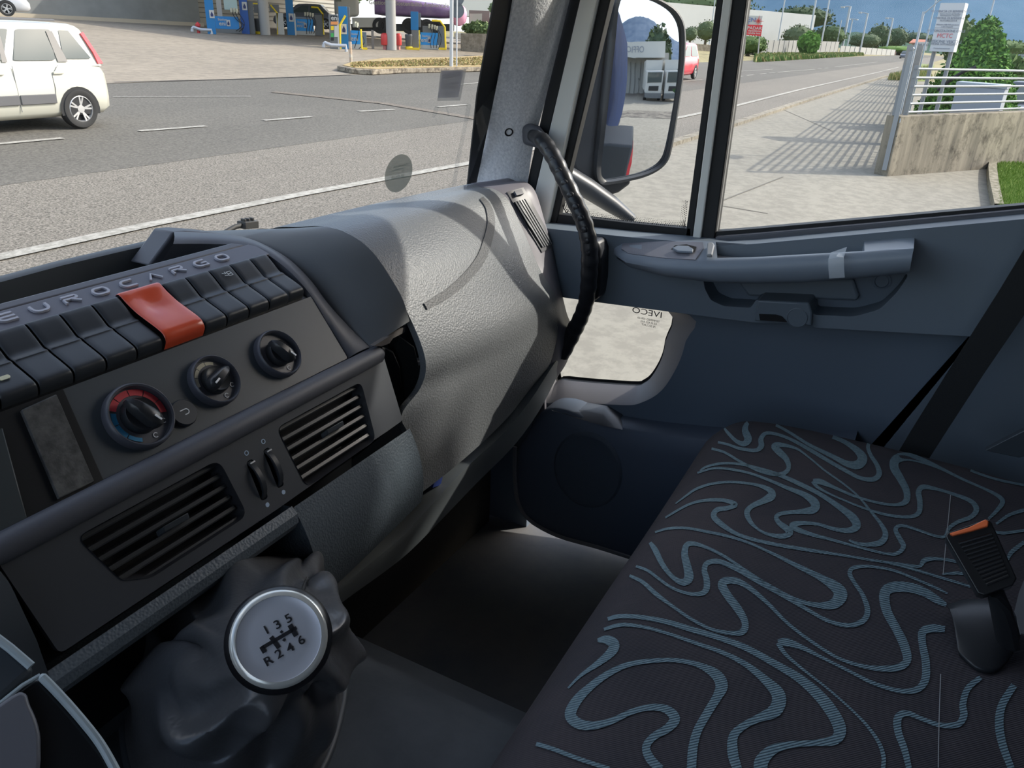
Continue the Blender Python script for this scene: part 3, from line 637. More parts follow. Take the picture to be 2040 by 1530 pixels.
bm = bmesh.new(); grid(bm, [FI, [p+V(.012, 0, 0) for p in FI], [lerp(p, V(D+.07, .47, -.52), .045)+V(.012, 0, 0) for p in FI]], close=True); kg = link('kerb_window_seal', bm, M_rub, door, auto=40)
bm = bmesh.new(); bm.faces.new([bm.verts.new(p+V(.014, 0, 0)) for p in FI]); kg2 = link('kerb_window_glass', bm, M_glass, door)
b = bmesh.new(); 
def ptext(bm, s, p, size, sx=1): text(bm, s, p, V(0, 1, 0), V(0, 0, 1), size, .0004, sx=sx)
ptext(b, 'IVECO', PX(1289, 623, D+.066), .016, 1.3)
for k, s in enumerate(('TEMPERED 43R-00', 'E3 M 422 AS2', '70 SECURIT')): ptext(b, s, PX(1292, 637+k*6, D+.066), .0055)
x = link('glass_marking', b, mat('marking_grey', (.08, .07, .07), .6), door); x.parent = kg2; x.location = -door.location*0
# upper padded band with the pocket cut out
xp = D-.05
pout = [(1062, 452), (1240, 471), (1385, 484), (1440, 489), (1500, 486), (1700, 468), (2075, 433), (2062, 500), (1985, 620), (1938, 671), (1800, 663), (1622, 653), (1618, 640), (1600, 646), (1510, 643), (1496, 642), (1340, 622), (1195, 603), (1068, 585)]
phole = [(1400, 548), (1404, 575), (1416, 598), (1442, 610), (1496, 613), (1506, 597), (1612, 600), (1621, 627), (1700, 631), (1752, 617), (1786, 584), (1812, 545), (1600, 540)]
bm = bmesh.new(); holed(bm, [PX(*p, xp) for p in pout], [[PX(q.x, q.y, xp) for q in rpoly(phole, .25, 3)]], (.05, 0, 0)); link('door_pad', bm, M_door, door, bevel=.006, auto=30)
bm = bmesh.new(); prism(bm, [PX(*p, D-.012) for p in ((1470, 560), (1700, 556), (1712, 592), (1705, 600), (1490, 590))], (.01, 0, 0)); link('pocket_step', bm, M_door, door, bevel=.004)
bm = bmesh.new(); lathe(bm, [(.013, 0), (.013, .002), (.010, .003), (.009, .001), (0, .001)], PX(1757, 560, D-.002), (-1, 0, 0), 24); link('pocket_plug', bm, M_doorlow, door, auto=20)
# door latch unit
bm = bmesh.new(); prism(bm, [PX(*p, D-.062) for p in ((1509, 598), (1612, 603), (1618, 622), (1617, 650), (1502, 640), (1504, 620))], (.06, 0, 0)); lt = link('latch_unit', bm, mat('latch_plastic', (.13, .16, .19), .35), door, bevel=.003)
bm = bmesh.new(); P = [PX(*p, D-.064) for p in ((1512, 626), (1545, 627), (1558, 631), (1568, 642), (1514, 638))]; prism(bm, P, (.004, 0, 0)); x = link('latch_pull', bm, M_void, door); x.parent = lt
bm = bmesh.new(); lathe(bm, [(.0155, 0), (.0155, .0008), (.0145, .0012), (.0140, .0004), (0, .0004)], PX(1588, 633, D-.062), (-1, 0, 0), 28); x = link('lock_cap', bm, MATS['latch_plastic'], door, auto=20); x.parent = lt
# armrest with open grip
st_ = [1224, 1250, 1320, 1404, 1426, 1500, 1600, 1700, 1724, 1770, 1822]
bt = [(1224, 492), (1240, 483), (1320, 479), (1404, 480), (1426, 482), (1500, 487), (1600, 482), (1700, 478), (1722, 479), (1770, 475), (1822, 473)]
ft = [(1223, 500), (1248, 513), (1320, 521), (1404, 524), (1430, 523), (1500, 520), (1600, 514), (1700, 508), (1722, 506), (1770, 502), (1820, 498)]
fb = [(1224, 508), (1252, 530), (1320, 548), (1404, 559), (1428, 561), (1500, 563), (1600, 561), (1700, 553), (1722, 551), (1770, 546), (1812, 541)]
xb, xf = D-.048, D-.108
BT = [PX(*p, xb) for p in bt]; FT = [PX(*p, lerp(xb-.004, xf, min(1, i/2))) for i, p in enumerate(ft)]; FB = [PX(*p, lerp(xb-.004, xf+.008, min(1, i/2))) for i, p in enumerate(fb)]
bm = bmesh.new(); n_ = len(BT)
def seg(i0, i1, full):
    for i in range(i0, i1):
        def prof_(j):
            a, b, c = BT[j], FT[j], FB[j]; m = lerp(a, b, .78)
            f = [lerp(a, b, .93)+V(0, 0, .001), b+V(-.001, 0, -.005), lerp(b, c, .5)+V(-.006, 0, 0), lerp(b, c, .9), c+V(.006, 0, -.003), V(xb, c.y, c.z-.004)]
            return ([a, m] if full else [m+V(0, 0, -.035), m])+f
        grid(bm, [prof_(i), prof_(i+1)])
seg(0, 4, True); seg(4, 8, False); seg(8, n_-1, True)
for j in (4, 8):
    a, m = BT[j], lerp(BT[j], FT[j], .78); bm.faces.new([bm.verts.new(p) for p in (a, m, m+V(0, 0, -.035), a+V(0, 0, -.035))])
P = [BT[-1], FT[-1], FB[-1], V(xb, FB[-1].y, FB[-1].z)]; bm.faces.new([bm.verts.new(p) for p in P])
ar = link('armrest', bm, M_arm, door, auto=50)
bm = bmesh.new(); fl = [[BT[j]+V(0, 0, -.030), lerp(BT[j], FT[j], .79)+V(0, 0, -.030)] for j in range(4, 9)]; grid(bm, fl); grid(bm, [[BT[j] for j in range(4, 9)], [BT[j]+V(0, 0, -.03) for j in range(4, 9)]]); x = link('grip_recess', bm, mat('recess_grey', (.12, .14, .17), .5), door); x.parent = ar
bm = bmesh.new(); P = [lerp(BT[4], FT[4], .2), lerp(BT[4], FT[4], .75), lerp(lerp(BT[5], FT[5], .72), lerp(BT[6], FT[6], .72), .1), lerp(lerp(BT[5], FT[5], .35), lerp(BT[6], FT[6], .35), .1)]
prism(bm, [p+V(0, 0, -.014) for p in P], (0, 0, -.012)); x = link('pull_lever', bm, mat('lever_grey', (.07, .075, .09), .35), door, bevel=.002); x.parent = ar
bm = bmesh.new(); P = [(1240, 486), (1320, 482), (1400, 484), (1402, 495), (1385, 519), (1320, 515), (1252, 506), (1238, 496)]
def ontop(px, py, off=0.0):
    best = None
    r_ = ray(px, py)
    for j in range(n_-1):
        a, b, c = BT[j], FT[j], BT[j+1]; nrm = (b-a).cross(c-a).normalized(); k = a.dot(nrm)/r_.dot(nrm); p = r_*k
        if min(a.y, c.y)-.004 <= p.y <= max(a.y, c.y)+.004: best = p+(nrm if nrm.z > 0 else -nrm)*off
    return best or r_*(BT[2].x/r_.x)
bm.faces.new([bm.verts.new(ontop(*p, .0015)) for p in P]); shell(bm, .003); x = link('switch_plate', bm, mat('switch_plate_grey', (.20, .20, .23), .4), door); x.parent = ar
bm = bmesh.new(); bm.faces.new([bm.verts.new(ontop(*p, .0022)) for p in ((1337, 499), (1345, 491), (1368, 489), (1388, 494), (1384, 505), (1360, 500))]); x = link('switch_well', bm, M_void, door); x.parent = ar
bm = bmesh.new(); P = [ontop(*p, .003) for p in ((1340, 501), (1352, 496), (1372, 497), (1382, 503), (1380, 509), (1350, 507))]; bm.faces.new([bm.verts.new(p) for p in P]); shell(bm, -.004); x = link('window_switch', bm, M_arm, door, bevel=.001); x.parent = ar
bm = bmesh.new(); P = [ontop(*p, .002) for p in ((1409, 492), (1420, 491), (1424, 496), (1419, 516), (1408, 516))]; bm.faces.new([bm.verts.new(p) for p in P]); shell(bm, -.006); x = link('end_cap', bm, mat('cap_silver', (.32, .33, .34), .35), door, bevel=.002); x.parent = ar
# tape wrapped round the armrest
bm = bmesh.new(); P = [(1650, 516), (1681, 513), (1683, 553), (1652, 555)]
a = [PX(*p, xf-.010) for p in P]; grid(bm, [[a[0]+V(.015, 0, .006), a[1]+V(.015, 0, .012)], [a[0], a[1]], [lerp(a[0], a[3], .5)+V(-.003, 0, 0), lerp(a[1], a[2], .5)+V(-.003, 0, 0)], [a[3], a[2]]])
a2 = PX(1677, 505, xf); grid(bm, [[a[1]+V(0, .010, 0), a[1]], [a2+V(0, .004, 0), a2]])
tag(link('tape_loop', bm, mat('tape_milky', (.75, .8, .85), .25, alpha=.55)), 'piece of milky clear tape wrapped round the door armrest', 'tape')
# lower map pocket with speaker
xm = D-.055
pk = [(1055, 862), (1068, 835), (1095, 818), (1135, 822), (1180, 845), (1240, 858), (1330, 871), (1500, 886), (1700, 890)]
a = [PX(*p, xm) for p in pk]; a = [Vector(p) for p in spline(a, 4)]
low = [(1030, 905), (1026, 960), (1034, 1010), (1060, 1045), (1120, 1072), (1200, 1094), (1275, 1120), (1500, 1200), (1700, 1260)]
b_ = [PX(*p, xm+.0) for p in low]; b_ = [Vector(p) for p in spline(b_, 4)]
bm = bmesh.new(); rows = []
for k in range(9):
    t = k/8; rows.append([lerp(p, q, t)+V(-.012*math.sin(math.pi*t), 0, 0) for p, q in zip(a, b_)])
grid(bm, [[p+V(.055, 0, .004) for p in a], [p+V(.004, 0, .004) for p in a]]+rows); mpk = link('map_pocket', bm, mat('pocket_plastic', (.10, .125, .17), .55, bump=.15, bscale=700, dist=.0004), door, auto=60)
PKT = bvh_of(mpk)
bm = bmesh.new(); pts = []
for rr_, of in ((1, .001), (.93, .005), (.86, .003), (.5, .002)):
    row = []
    for k in range(32):
        an = 2*math.pi*k/32; px, py = 1172+68*rr_*math.cos(an)+8*math.sin(an), 935+76*rr_*math.sin(an); p, n = cast(PKT, px, py, of); row.append(p if p else V(xm-.01, .45, -.8))
    pts.append(row)
g = grid(bm, pts, close=True); bm.faces.new(g[-1]); link('speaker_grille', bm, mat('speaker_black', (.08, .10, .13), .6, bump=.6, bscale=500), door, auto=60)
bm = bmesh.new(); rows = []
h0 = [(1098, 812), (1118, 806), (1160, 806), (1205, 812), (1235, 830), (1245, 848)]; h1 = [(1100, 818), (1128, 826), (1165, 838), (1200, 848), (1225, 853), (1240, 856)]
A = [PX(*p, D-.012) for p in h0]; B = [PX(*p, xm-.003) for p in h1]
grid(bm, [[p+V(.02, 0, .0) for p in A], A, [lerp(p, q, .5)+V(-.004, 0, .006) for p, q in zip(A, B)], B]); link('pocket_hump', bm, mat('hump_grey', (.07, .075, .085), .45, bump=.1, bscale=700, dist=.0003), door, auto=60)
bm = bmesh.new(); lp = [(1026, 890, 6), (1026, 950, 7), (1032, 1000, 8), (1055, 1036, 10), (1110, 1067, 13), (1190, 1090, 12), (1272, 1116, 10)]
c_ = [PX(p[0], p[1], xm-.004) for p in lp]; c_ = [Vector(p) for p in spline(c_, 4)]; tube(bm, c_, .0048, 8, flat=.5)
tag(link('sill_trim', bm, mat('sill_grey', (.23, .23, .24), .5)), 'thin pale grey trim strip curving along the door sill by the floor', 'trim')
bm = bmesh.new(); P = [PX(*p, 1.235) for p in ((1072, 790), (1084, 780), (1085, 830), (1075, 842), (1070, 832))]; prism(bm, P, (.01, 0, 0)); link('lower_tab', bm, M_frame, door, bevel=.002)

# ---- upper door frame, seals and window panes
def bar(name, q, x, th, m, par=door, bev=0, lab=None):
    bm = bmesh.new(); prism(bm, [PX(*p, x) for p in q], (th, 0, 0)); return link(name, bm, m, par, bevel=bev, auto=30, label=lab)
TP = -360
def L2(a, b, py): t = (py-a[1])/(b[1]-a[1]); return (a[0]+(b[0]-a[0])*t, py)
def strip(name, l0, l1, r0, r1, x, th, m, py1, bev=.002, par=door, lab=None):
    return bar(name, [L2(l0, l1, TP), L2(r0, r1, TP), L2(r0, r1, py1), L2(l0, l1, py1)], x, th, m, par, bev, lab)
strip('door_seal', (1128, 0), (1048, 372), (1156, 0), (1068, 372), D-.004, .02, M_rub, 470)
strip('window_frame', (1155, 0), (1063, 392), (1188, 0), (1093, 430), D-.012, .03, M_white, 480, lab='white painted door frame bar')
strip('window_seal', (1188, 0), (1092, 430), (1216, 0), (1112, 430), D+.002, .02, M_rub, 470)
strip('pillar_seal', (1427, 0), (1366, 462), (1441, 0), (1381, 462), D+.004, .02, M_rub, 482)
strip('window_frame', (1440, 0), (1380, 470), (1458, 0), (1396, 470), D-.008, .03, M_white, 478, lab='white painted bar between the two door windows')
strip('pillar_seal', (1457, 0), (1395, 470), (1488, 0), (1424, 470), D-.002, .03, M_rub, 480)
strip('pillar_seal', (1487, 0), (1423, 466), (1491, 0), (1427, 466), D+.004, .01, mat('seal_edge_grey', (.25, .25, .25), .5), 468)
bar('window_seal', [(1095, 425), (1250, 444), (1375, 456), (1375, 470), (1250, 462), (1090, 442)], D+.004, .02, M_rub)
bar('window_seal', [(1420, 462), (1500, 456), (1750, 434), (2075, 405), (2075, 421), (1750, 450), (1500, 474), (1420, 480)], D+.002, .02, M_rub)
bar('sill_moulding', [(1424, 472), (1500, 466), (1750, 444), (2075, 414), (2075, 428), (1750, 458), (1500, 481), (1424, 488)], D-.010, .02, M_dash, bev=.003)
bm = bmesh.new(); bm.faces.new([bm.verts.new(PX(*p, D+.015)) for p in (L2((1200, 0), (1105, 430), TP), L2((1434, 0), (1374, 462), TP), (1372, 464), (1098, 436))]); g = struct('window_2', bm, M_glass)
bm = bmesh.new(); bm.faces.new([bm.verts.new(PX(*p, D+.017)) for p in (L2((1489, 0), (1425, 466), TP), (2300, TP), (2110, 412), (1425, 474))]); g = struct('window_3', bm, M_glass)
# perforated edge printed round the quarter window
bm = bmesh.new()
def dots(path, rows_, side):
    P = spline(path, 14)
    for i, p in enumerate(P[:-1]):
        q = P[i+1]; t = Vector((q[0]-p[0], q[1]-p[1])); L = t.length; t.normalize(); nn_ = Vector((-t.y, t.x))*side
        k = 0
        while k < L:
            for j in range(rows_):
                c = Vector(p)+t*(k+(1.5 if j % 2 else 0))+nn_*(2+j*3.2); r_ = 1.25-.22*j
                if r_ > .2:
                    v = [bm.verts.new(PX(c.x+r_*math.cos(a), c.y+r_*math.sin(a), D+.013)) for a in (0, 1.57, 3.14, 4.71)]; bm.faces.new(v)
            k += 3.4
dots([(1119, 405), (1124, 420), (1140, 428), (1250, 442), (1355, 452), (1366, 444), (1371, 400)], 4, -1)
tag(link('perforated_edge', bm, M_rub), 'dotted black printed edge along the bottom of the quarter window', 'edge', kind='structure')

# =================================================================== GRAB HANDLE
gh = thing('grab_handle', 'long curved black grab handle with finger ridges on the windshield pillar', 'handle', (1.2, .55, -.3))
path = [(1062, 270, 1.235, .010), (1080, 280, 1.20, .013), (1100, 308, 1.18, .0135), (1122, 352, 1.165, .0135), (1145, 400, 1.155, .0135), (1164, 445, 1.15, .0138), (1174, 490, 1.15, .014), (1174, 540, 1.155, .014), (1170, 590, 1.165, .0135), (1158, 630, 1.18, .0135), (1140, 665, 1.195, .015), (1118, 705, 1.20, .016)]
sp = spline(path, 8); bm = bmesh.new()
pts = [PX(a, b, c) for a, b, c, d in sp]; rad = [d*(1+.05*math.cos(i*1.55)) for i, (a, b, c, d) in enumerate(sp)]
tube(bm, pts, rad, 18); gr = link('grip', bm, mat('handle_black', (.020, .021, .025), .33, bump=.12, bscale=600, dist=.0003), gh, auto=80)
bm = bmesh.new()
for i in range(10, len(sp)-14, 4):
    a, b, c, d = sp[i]; a2, b2, c2, d2 = sp[i+1]; t = Vector((a2-a, b2-b)).normalized(); s_ = Vector((-t.y, t.x)); p = PX(a+s_.x*4, b+s_.y*4, c-d*.80); lathe(bm, [(.007, -.002), (.0065, .0012), (.004, .0028), (0, .0034)], p, (-1, 0, 0), 12)
link('finger_ridges', bm, MATS['handle_black'], gh, auto=80)
bm = bmesh.new(); P = [(1040, 252), (1056, 246), (1078, 256), (1098, 282), (1090, 300), (1064, 294), (1042, 288)]; A = [PX(*p, 1.232) for p in P]; prism(bm, [q for q in A], (.035, .02, 0)); link('mount', bm, M_dash, gh, bevel=.006)
bm = bmesh.new(); P = [(1160, 478), (1190, 480), (1197, 500), (1196, 560), (1190, 596), (1176, 604), (1160, 600), (1156, 560), (1156, 500)]; prism(bm, [PX(*p, 1.185) for p in P], (.06, 0, 0)); link('mount', bm, mat('mount_black', (.022, .024, .030), .45), gh, bevel=.006)
# =================================================================== BENCH SEAT
seat = thing('bench_seat', 'charcoal fabric double passenger bench seat with pale blue swirl pattern', 'seat', (.75, 0, -.6))
pf = [(.205, -.80), (.222, -.70), (.224, -.62), (.218, -.575), (.205, -.547), (.185, -.526), (.155, -.513), (.08, -.505), (-.05, -.503), (-.2, -.51), (-.36, -.53), (-.44, -.55)]
pf = [tuple(q) for q in spline(pf, 4)]
bm = bmesh.new(); rows = []
for x, ins, dz in [(.22, .03, -.05), (.235, .01, -.012), (.26, 0, 0)]+[(.26+.81*k/16, 0, 0) for k in range(1, 17)]+[(1.095, .004, -.004), (1.115, .012, -.014), (1.128, .028, -.036), (1.130, .035, -.07)]:
    rows.append([V(x, y-ins*(1 if y > 0 else 0), z+(dz if z > -.6 else 0)+.003*math.sin(x*9)*math.cos(y*11)) for y, z in pf])
g = grid(bm, rows); 
for r in (g[0], g[-1]): 
    try: bm.faces.new(r)
    except ValueError: pass
M_seat = mat('seat_fabric', (.052, .050, .058), .92, spec=.2, col2=(.072, .064, .070), vscale=9, bump=.6, bscale=260, kind='wave', dist=.0008)
M_swirl = mat('seat_swirl', (.17, .25, .29), .9, spec=.2, bump=1.0, bscale=190, kind='wave', dist=.0015, col2=(.24, .34, .38), vscale=300)
tmp = bm.copy(); bmesh.ops.triangulate(tmp, faces=tmp.faces); bmesh.ops.recalc_face_normals(tmp, faces=tmp.faces); ST = BVHTree.FromBMesh(tmp); tmp.free()
SW = '''905,95,6 960,80,8 1040,85,8 1120,110,9 1200,145,10 1280,175,12 1340,200,14 1390,235,22 1408,265,32 1390,288,30 1350,285,20 1290,255,14 1200,210,10 1120,160,9 1060,130,9 1000,118,10 962,124,12 950,152,20 962,188,24 945,206,18 915,195,12 885,165,10 870,145,6
1045,48,8 1090,75,12 1160,100,12 1260,125,9 1400,155,7 1520,170,6 1620,170,5 1670,165,3
1140,60,8 1170,75,10 1210,92,12 1250,98,14 1280,95,12 1255,85,5
1335,103,4 1420,118,5 1500,135,5 1580,152,4
845,200,8 880,208,8 930,225,10 990,232,12 1013,215,18 1012,188,16 1030,166,12 1070,168,10 1130,190,10 1200,228,12 1270,270,12 1340,310,12 1400,340,12 1450,345,16 1473,325,18 1465,290,14 1440,250,12 1430,215,12 1450,192,10 1500,185,8 1580,195,8 1660,225,8 1740,265,8 1830,310,8 1930,345,8 2040,368,8
1760,190,5 1800,225,6 1870,270,7 1950,305,7 2040,330,8
820,225,8 870,240,8 930,275,8 1000,310,10 1060,325,12 1100,322,14 1120,300,14 1110,265,18 1080,235,22 1063,215,18 1090,210,14 1150,225,8 1200,260,6 1260,310,6 1330,360,6 1390,410,6 1440,470,8 1480,520,12 1498,560,18 1482,590,20 1440,600,14 1390,597,10 1355,583,6
1215,352,14 1245,355,18 1300,378,10 1380,412,8 1470,437,8 1540,445,10 1578,430,20 1580,390,22 1555,340,24 1532,298,28 1540,267,30 1585,257,26 1650,275,18 1720,305,10 1800,345,8 1880,380,8 1938,410,12 1955,435,16 1930,470,12 1900,500,8
1215,352,14 1232,375,10 1280,402,6 1360,437,6 1440,467,7 1520,487,9 1590,492,10 1628,475,16 1632,430,18 1627,395,18 1645,375,16 1700,384,10 1760,402,10 1830,430,14 1853,463,18 1830,493,14 1780,512,12 1745,537,12 1730,568,10 1690,566,8 1620,542,8 1562,526,10 1537,541,14 1555,580,16 1568,608,16 1545,634,12 1500,636,8 1400,612,8 1290,582,9 1210,561,12 1155,542,16 1133,525,18 1165,517,14 1230,520,10 1300,540,12 1355,545,18 1385,528,26 1370,495,26 1320,455,18 1240,402,14 1160,362,14 1080,327,12 1000,302,10 930,286,8 860,283,8 800,296,7 775,312,5
765,320,6 830,302,7 900,307,8 970,322,8 1040,347,9 1110,377,12 1180,405,18 1222,438,28 1215,464,26 1160,472,14 1100,477,12 1072,491,14 1082,515,16 1112,538,20 1125,555,20 1095,568,16 1040,560,10 1000,540,8 970,510,14 957,475,18 977,450,16 1020,430,20 1052,410,28 1045,387,18 990,366,9 900,356,8 820,363,8 760,383,8 720,410,6 680,440,4
640,495,6 690,465,7 740,440,8 800,427,10 870,428,12 912,444,16 880,458,14 842,464,16 827,487,18 850,515,18 910,555,12 980,580,11 1080,602,11 1200,622,11 1330,642,8 1450,662,8 1560,677,8 1628,685,10 1650,662,16 1700,656,10 1770,666,10 1850,690,10
600,552,6 650,538,8 720,536,8 800,550,9 880,567,9 960,592,8 1050,632,9 1150,682,14 1240,727,20 1305,768,36 1322,800,44 1295,832,34 1240,838,18 1160,820,12 1060,770,9 960,707,9 870,647,9 800,612,10 750,597,14 722,603,18 714,640,22 725,690,26 730,730,30 708,748,22 670,730,14 630,682,16 600,622,18 580,592,10
525,685,8 570,702,9 610,732,9 660,767,9 720,790,10 770,794,14 797,778,20 800,740,20 791,702,18 802,673,16 850,667,16 920,697,16 1000,742,18 1090,792,18 1180,847,12 1270,897,12 1350,916,14 1408,900,18 1428,860,18 1410,800,14 1377,750,12 1358,712,14 1377,690,12 1440,686,9 1530,702,8 1620,737,8 1700,772,8 1740,792,5
1480,665,6 1600,695,8 1700,725,8 1830,765,8
500,722,9 550,747,12 600,792,14 660,837,10 740,892,10 820,932,10 900,947,14 943,938,22 948,900,22 920,850,26 882,800,26 860,760,28 875,742,24 920,744,20 970,772,16 1040,832,12 1120,912,10 1220,987,10 1320,1047,10 1430,1080,14 1530,1084,22 1580,1058,26 1573,1000,30 1540,930,28 1503,860,30 1494,795,34 1522,768,34 1590,768,32 1650,787,28 1700,817,24 1735,837,12
1078,985,20 1110,982,26 1170,1002,16 1250,1042,10 1350,1092,10 1450,1142,12 1550,1172,14 1618,1168,20 1652,1130,26 1655,1060,26 1642,990,24 1643,942,26 1682,928,26 1730,932,20
1078,985,16 1110,1032,12 1180,1092,8 1270,1162,7 1350,1232,7 1420,1302,9 1470,1372,12 1490,1430,14 1488,1475,14
415,892,12 460,881,14 540,884,14 640,902,16 740,932,18 840,962,18 950,1003,20 1060,1063,22 1160,1123,28 1240,1193,36 1298,1270,40 1320,1330,40 1295,1366,32 1220,1376,20 1120,1384,22 1055,1404,34 1015,1445,44 1010,1480,44
400,932,10 470,914,12 560,924,10 660,952,10 760,987,12 860,1022,14 950,1068,18 1030,1132,28 1080,1190,44 1067,1248,44 1000,1280,26 940,1312,24 903,1352,30 902,1420,34 920,1480,30
375,975,12 410,973,28 438,990,34 428,1020,30 380,1062,20 310,1112,10 260,1162,6
740,1480,30 745,1402,30 762,1332,28 800,1262,28 838,1200,30 858,1152,40 835,1108,34 770,1072,18 690,1054,14 600,1054,14 500,1068,16 420,1103,20 350,1153,24 292,1212,32 268,1268,36 302,1302,34 360,1308,26 430,1290,20 500,1257,18 570,1238,20 638,1243,26 675,1280,34 648,1318,28 592,1352,24 563,1392,26 580,1440,30 620,1480,28
135,1380,14 200,1400,14 270,1427,14 340,1452,14 420,1478,14
1590,1478,18 1572,1402,22 1547,1332,24 1547,1277,26 1582,1260,18 1640,1282,14 1710,1306,16 1778,1304,20 1803,1270,24 1800,1222,22 1820,1162,20 1870,1120,16
2000,1150,22 1952,1230,26 1942,1310,28 1957,1390,26 1990,1478,22
2040,465,12 1980,485,10 1930,520,8
2040,545,10 1960,555,10 1920,550,8
2040,590,12 1990,630,14 1975,660,8
1720,715,6 1780,712,10 1830,720,6'''
for ln in SW.split('\n'):
    P = [tuple(float(c) for c in q.split(',')) for q in ln.split()]
    P = [(1000+a/1.9615, 780+b/1.9615, w/1.9615) for a, b, w in P]
    ribbon(bm, ST, P, .0009, 6, mi=1, scale=1.22)
link('seat_cushion', bm, [M_seat, M_swirl], seat, auto=80)
bm = bmesh.new(); ribbon(bm, ST, [(1893, 988, 1.6), (1889, 1030, 1.6), (1882, 1100, 1.6), (1878, 1146, 1.6)], .0015, 4); link('seam_thread', bm, mat('thread_pale', (.35, .36, .36), .8), seat); bm = bmesh.new(); ribbon(bm, ST, [(1873, 1345, 1.8), (1870, 1430, 1.8), (1868, 1532, 1.8)], .0015, 4)
link('seam_thread', bm, mat('thread_pale', (.35, .36, .36), .8), seat)
rows = []
for x, i_ in ((.24, .02), (.26, 0), (1.10, 0), (1.125, .02)): rows.append([V(x, y, z) for y, z in ((-.40+-i_, -.60), (-.38-i_, -.45), (-.42-i_, -.1), (-.47-i_, .12), (-.52, .16-i_), (-.60, .12), (-.58, -.3), (-.55, -.62))])
bm = bmesh.new(); grid(bm, rows, close=True); link('backrest', bm, M_seat, seat, sub=2)
M_pl = mat('plinth_plastic', (.06, .07, .08), .6, col2=(.11, .12, .13), vscale=14, bump=.2, bscale=200)
bm = bmesh.new(); box(bm, (.27, -.12, -.82), (.84, .74, .30)); link('plinth', bm, M_pl, seat, bevel=.075)
bm = bmesh.new(); box(bm, (.88, -.15, -.85), (.40, .5, .22)); link('seat_frame', bm, M_void, seat, bevel=.01)
# seat belt buckle
bk = thing('seat_belt_buckle', 'black seat belt buckle with orange release button standing on the bench seat', 'buckle', (1.0, 0, -.45))
c0 = ray(1950, 1110).normalized()*.74; nb = -ray(1950, 1110).normalized(); nb = (nb+V(0, 0, .25)).normalized()
bp = lambda px, py, o_=0: PN(px, py, c0, nb)+nb*o_
bm = bmesh.new(); P = [bp(q.x, q.y, .0) for q in rpoly([(1880, 1064), (1972, 1032), (2026, 1152), (2018, 1166), (1960, 1186), (1948, 1182)], .12, 3)]; prism(bm, P, nb*-.022); bb = link('housing', bm, mat('buckle_black', (.012, .012, .013), .3), bk, bevel=.003)
bm = bmesh.new()
for k in range(12):
    t = k/12; a, b = (lerp(1908, 1968, t)+2, lerp(1083, 1172, t)), (lerp(1978, 2014, t)-2, lerp(1064, 1154, t)); tube(bm, [bp(*a, .0005), bp(*b, .0005)], .0012, 6)
x = link('ribs', bm, MATS['buckle_black'], bk); 
bm = bmesh.new(); P = [(1891, 1064), (1930, 1052), (1963, 1036), (1969, 1040), (1968, 1050), (1934, 1060), (1898, 1069)]; prism(bm, [bp(*p, .004) for p in P], nb*-.01); link('release_button', bm, mat('button_orange', (.85, .17, .05), .4), bk, bevel=.001, label='orange release button')
bm = bmesh.new(); tube(bm, [bp(1985, 1172, -.012), bp(1996, 1195, -.02), bp(2012, 1225, -.05), bp(2030, 1260, -.09)], .010, 10, flat=.6); link('stalk', bm, M_rub, bk)
# leather loop and belt end at the frame edge
bl = thing('belt_sleeve', 'dark leather-like belt sleeve lying on the bench seat beneath the buckle', 'sleeve', (1.0, 0, -.5))
up_ = [(1880, 1205, .012), (1930, 1190, .03), (1990, 1200, .05), (2035, 1235, .05)]
lo_ = [(1908, 1305, .003), (1945, 1338, .003), (1990, 1342, .003), (2030, 1290, .006)]
def onseat(px, py, o_): p, n = cast(ST, px, py, 0); return p-ray(px, py).normalized()*o_ if p else PZ(px, py, -.5)
a = [onseat(*p) for p in spline(up_, 5)]; b = [onseat(*p) for p in spline(lo_, 5)]
bm = bmesh.new(); rows = [a, [lerp(p, q, .2)+V(0, 0, .010) for p, q in zip(a, b)], [lerp(p, q, .6)+V(0, 0, .010) for p, q in zip(a, b)], b]; grid(bm, rows); shell(bm, .002)
link('sleeve', bm, mat('sleeve_leather', (.022, .024, .027), .38), bl, sub=1)
bm = bmesh.new(); a = [onseat(px, py, o_) for px, py, o_ in ((2042, 1150, .05), (2030, 1180, .06), (2022, 1215, .06), (2034, 1262, .05))]; grid(bm, [a, [p+V(.012, -.03, 0) for p in a]]); shell(bm, .002); tag(link('belt_webbing', bm, mat('webbing', (.10, .105, .11), .8)), 'grey edge of belt webbing curling beside the buckle', 'belt')
# seat belt strap by the B pillar
bm = bmesh.new(); P = [[(2080, 420), (2130, 500)], [(2040, 497), (2090, 560)], [(1990, 580), (2040, 628)], [(1900, 722), (1960, 745)], [(1815, 858), (1880, 868)], [(1790, 900), (1850, 915)]]
grid(bm, [[PX(*a, 1.15) for a in r] for r in P]); shell(bm, .0015)
tag(link('seat_belt', bm, mat('belt_black', (.008, .009, .010), .75, bump=.4, bscale=500)), 'black seat belt strap running diagonally down beside the door panel', 'belt')
bm = bmesh.new(); P = [(1962, 898), (2040, 858), (2060, 850), (2060, 905), (2030, 912)]; prism(bm, [PX(*p, 1.14) for p in P], (.012, 0, 0)); tag(link('belt_bracket', bm, MATS['sill_grey'], bevel=.001) if False else link('belt_bracket', bm, mat('bracket_blue_grey', (.05, .06, .07), .35), bevel=.001), 'small grey bracket behind the far seat corner', 'bracket')

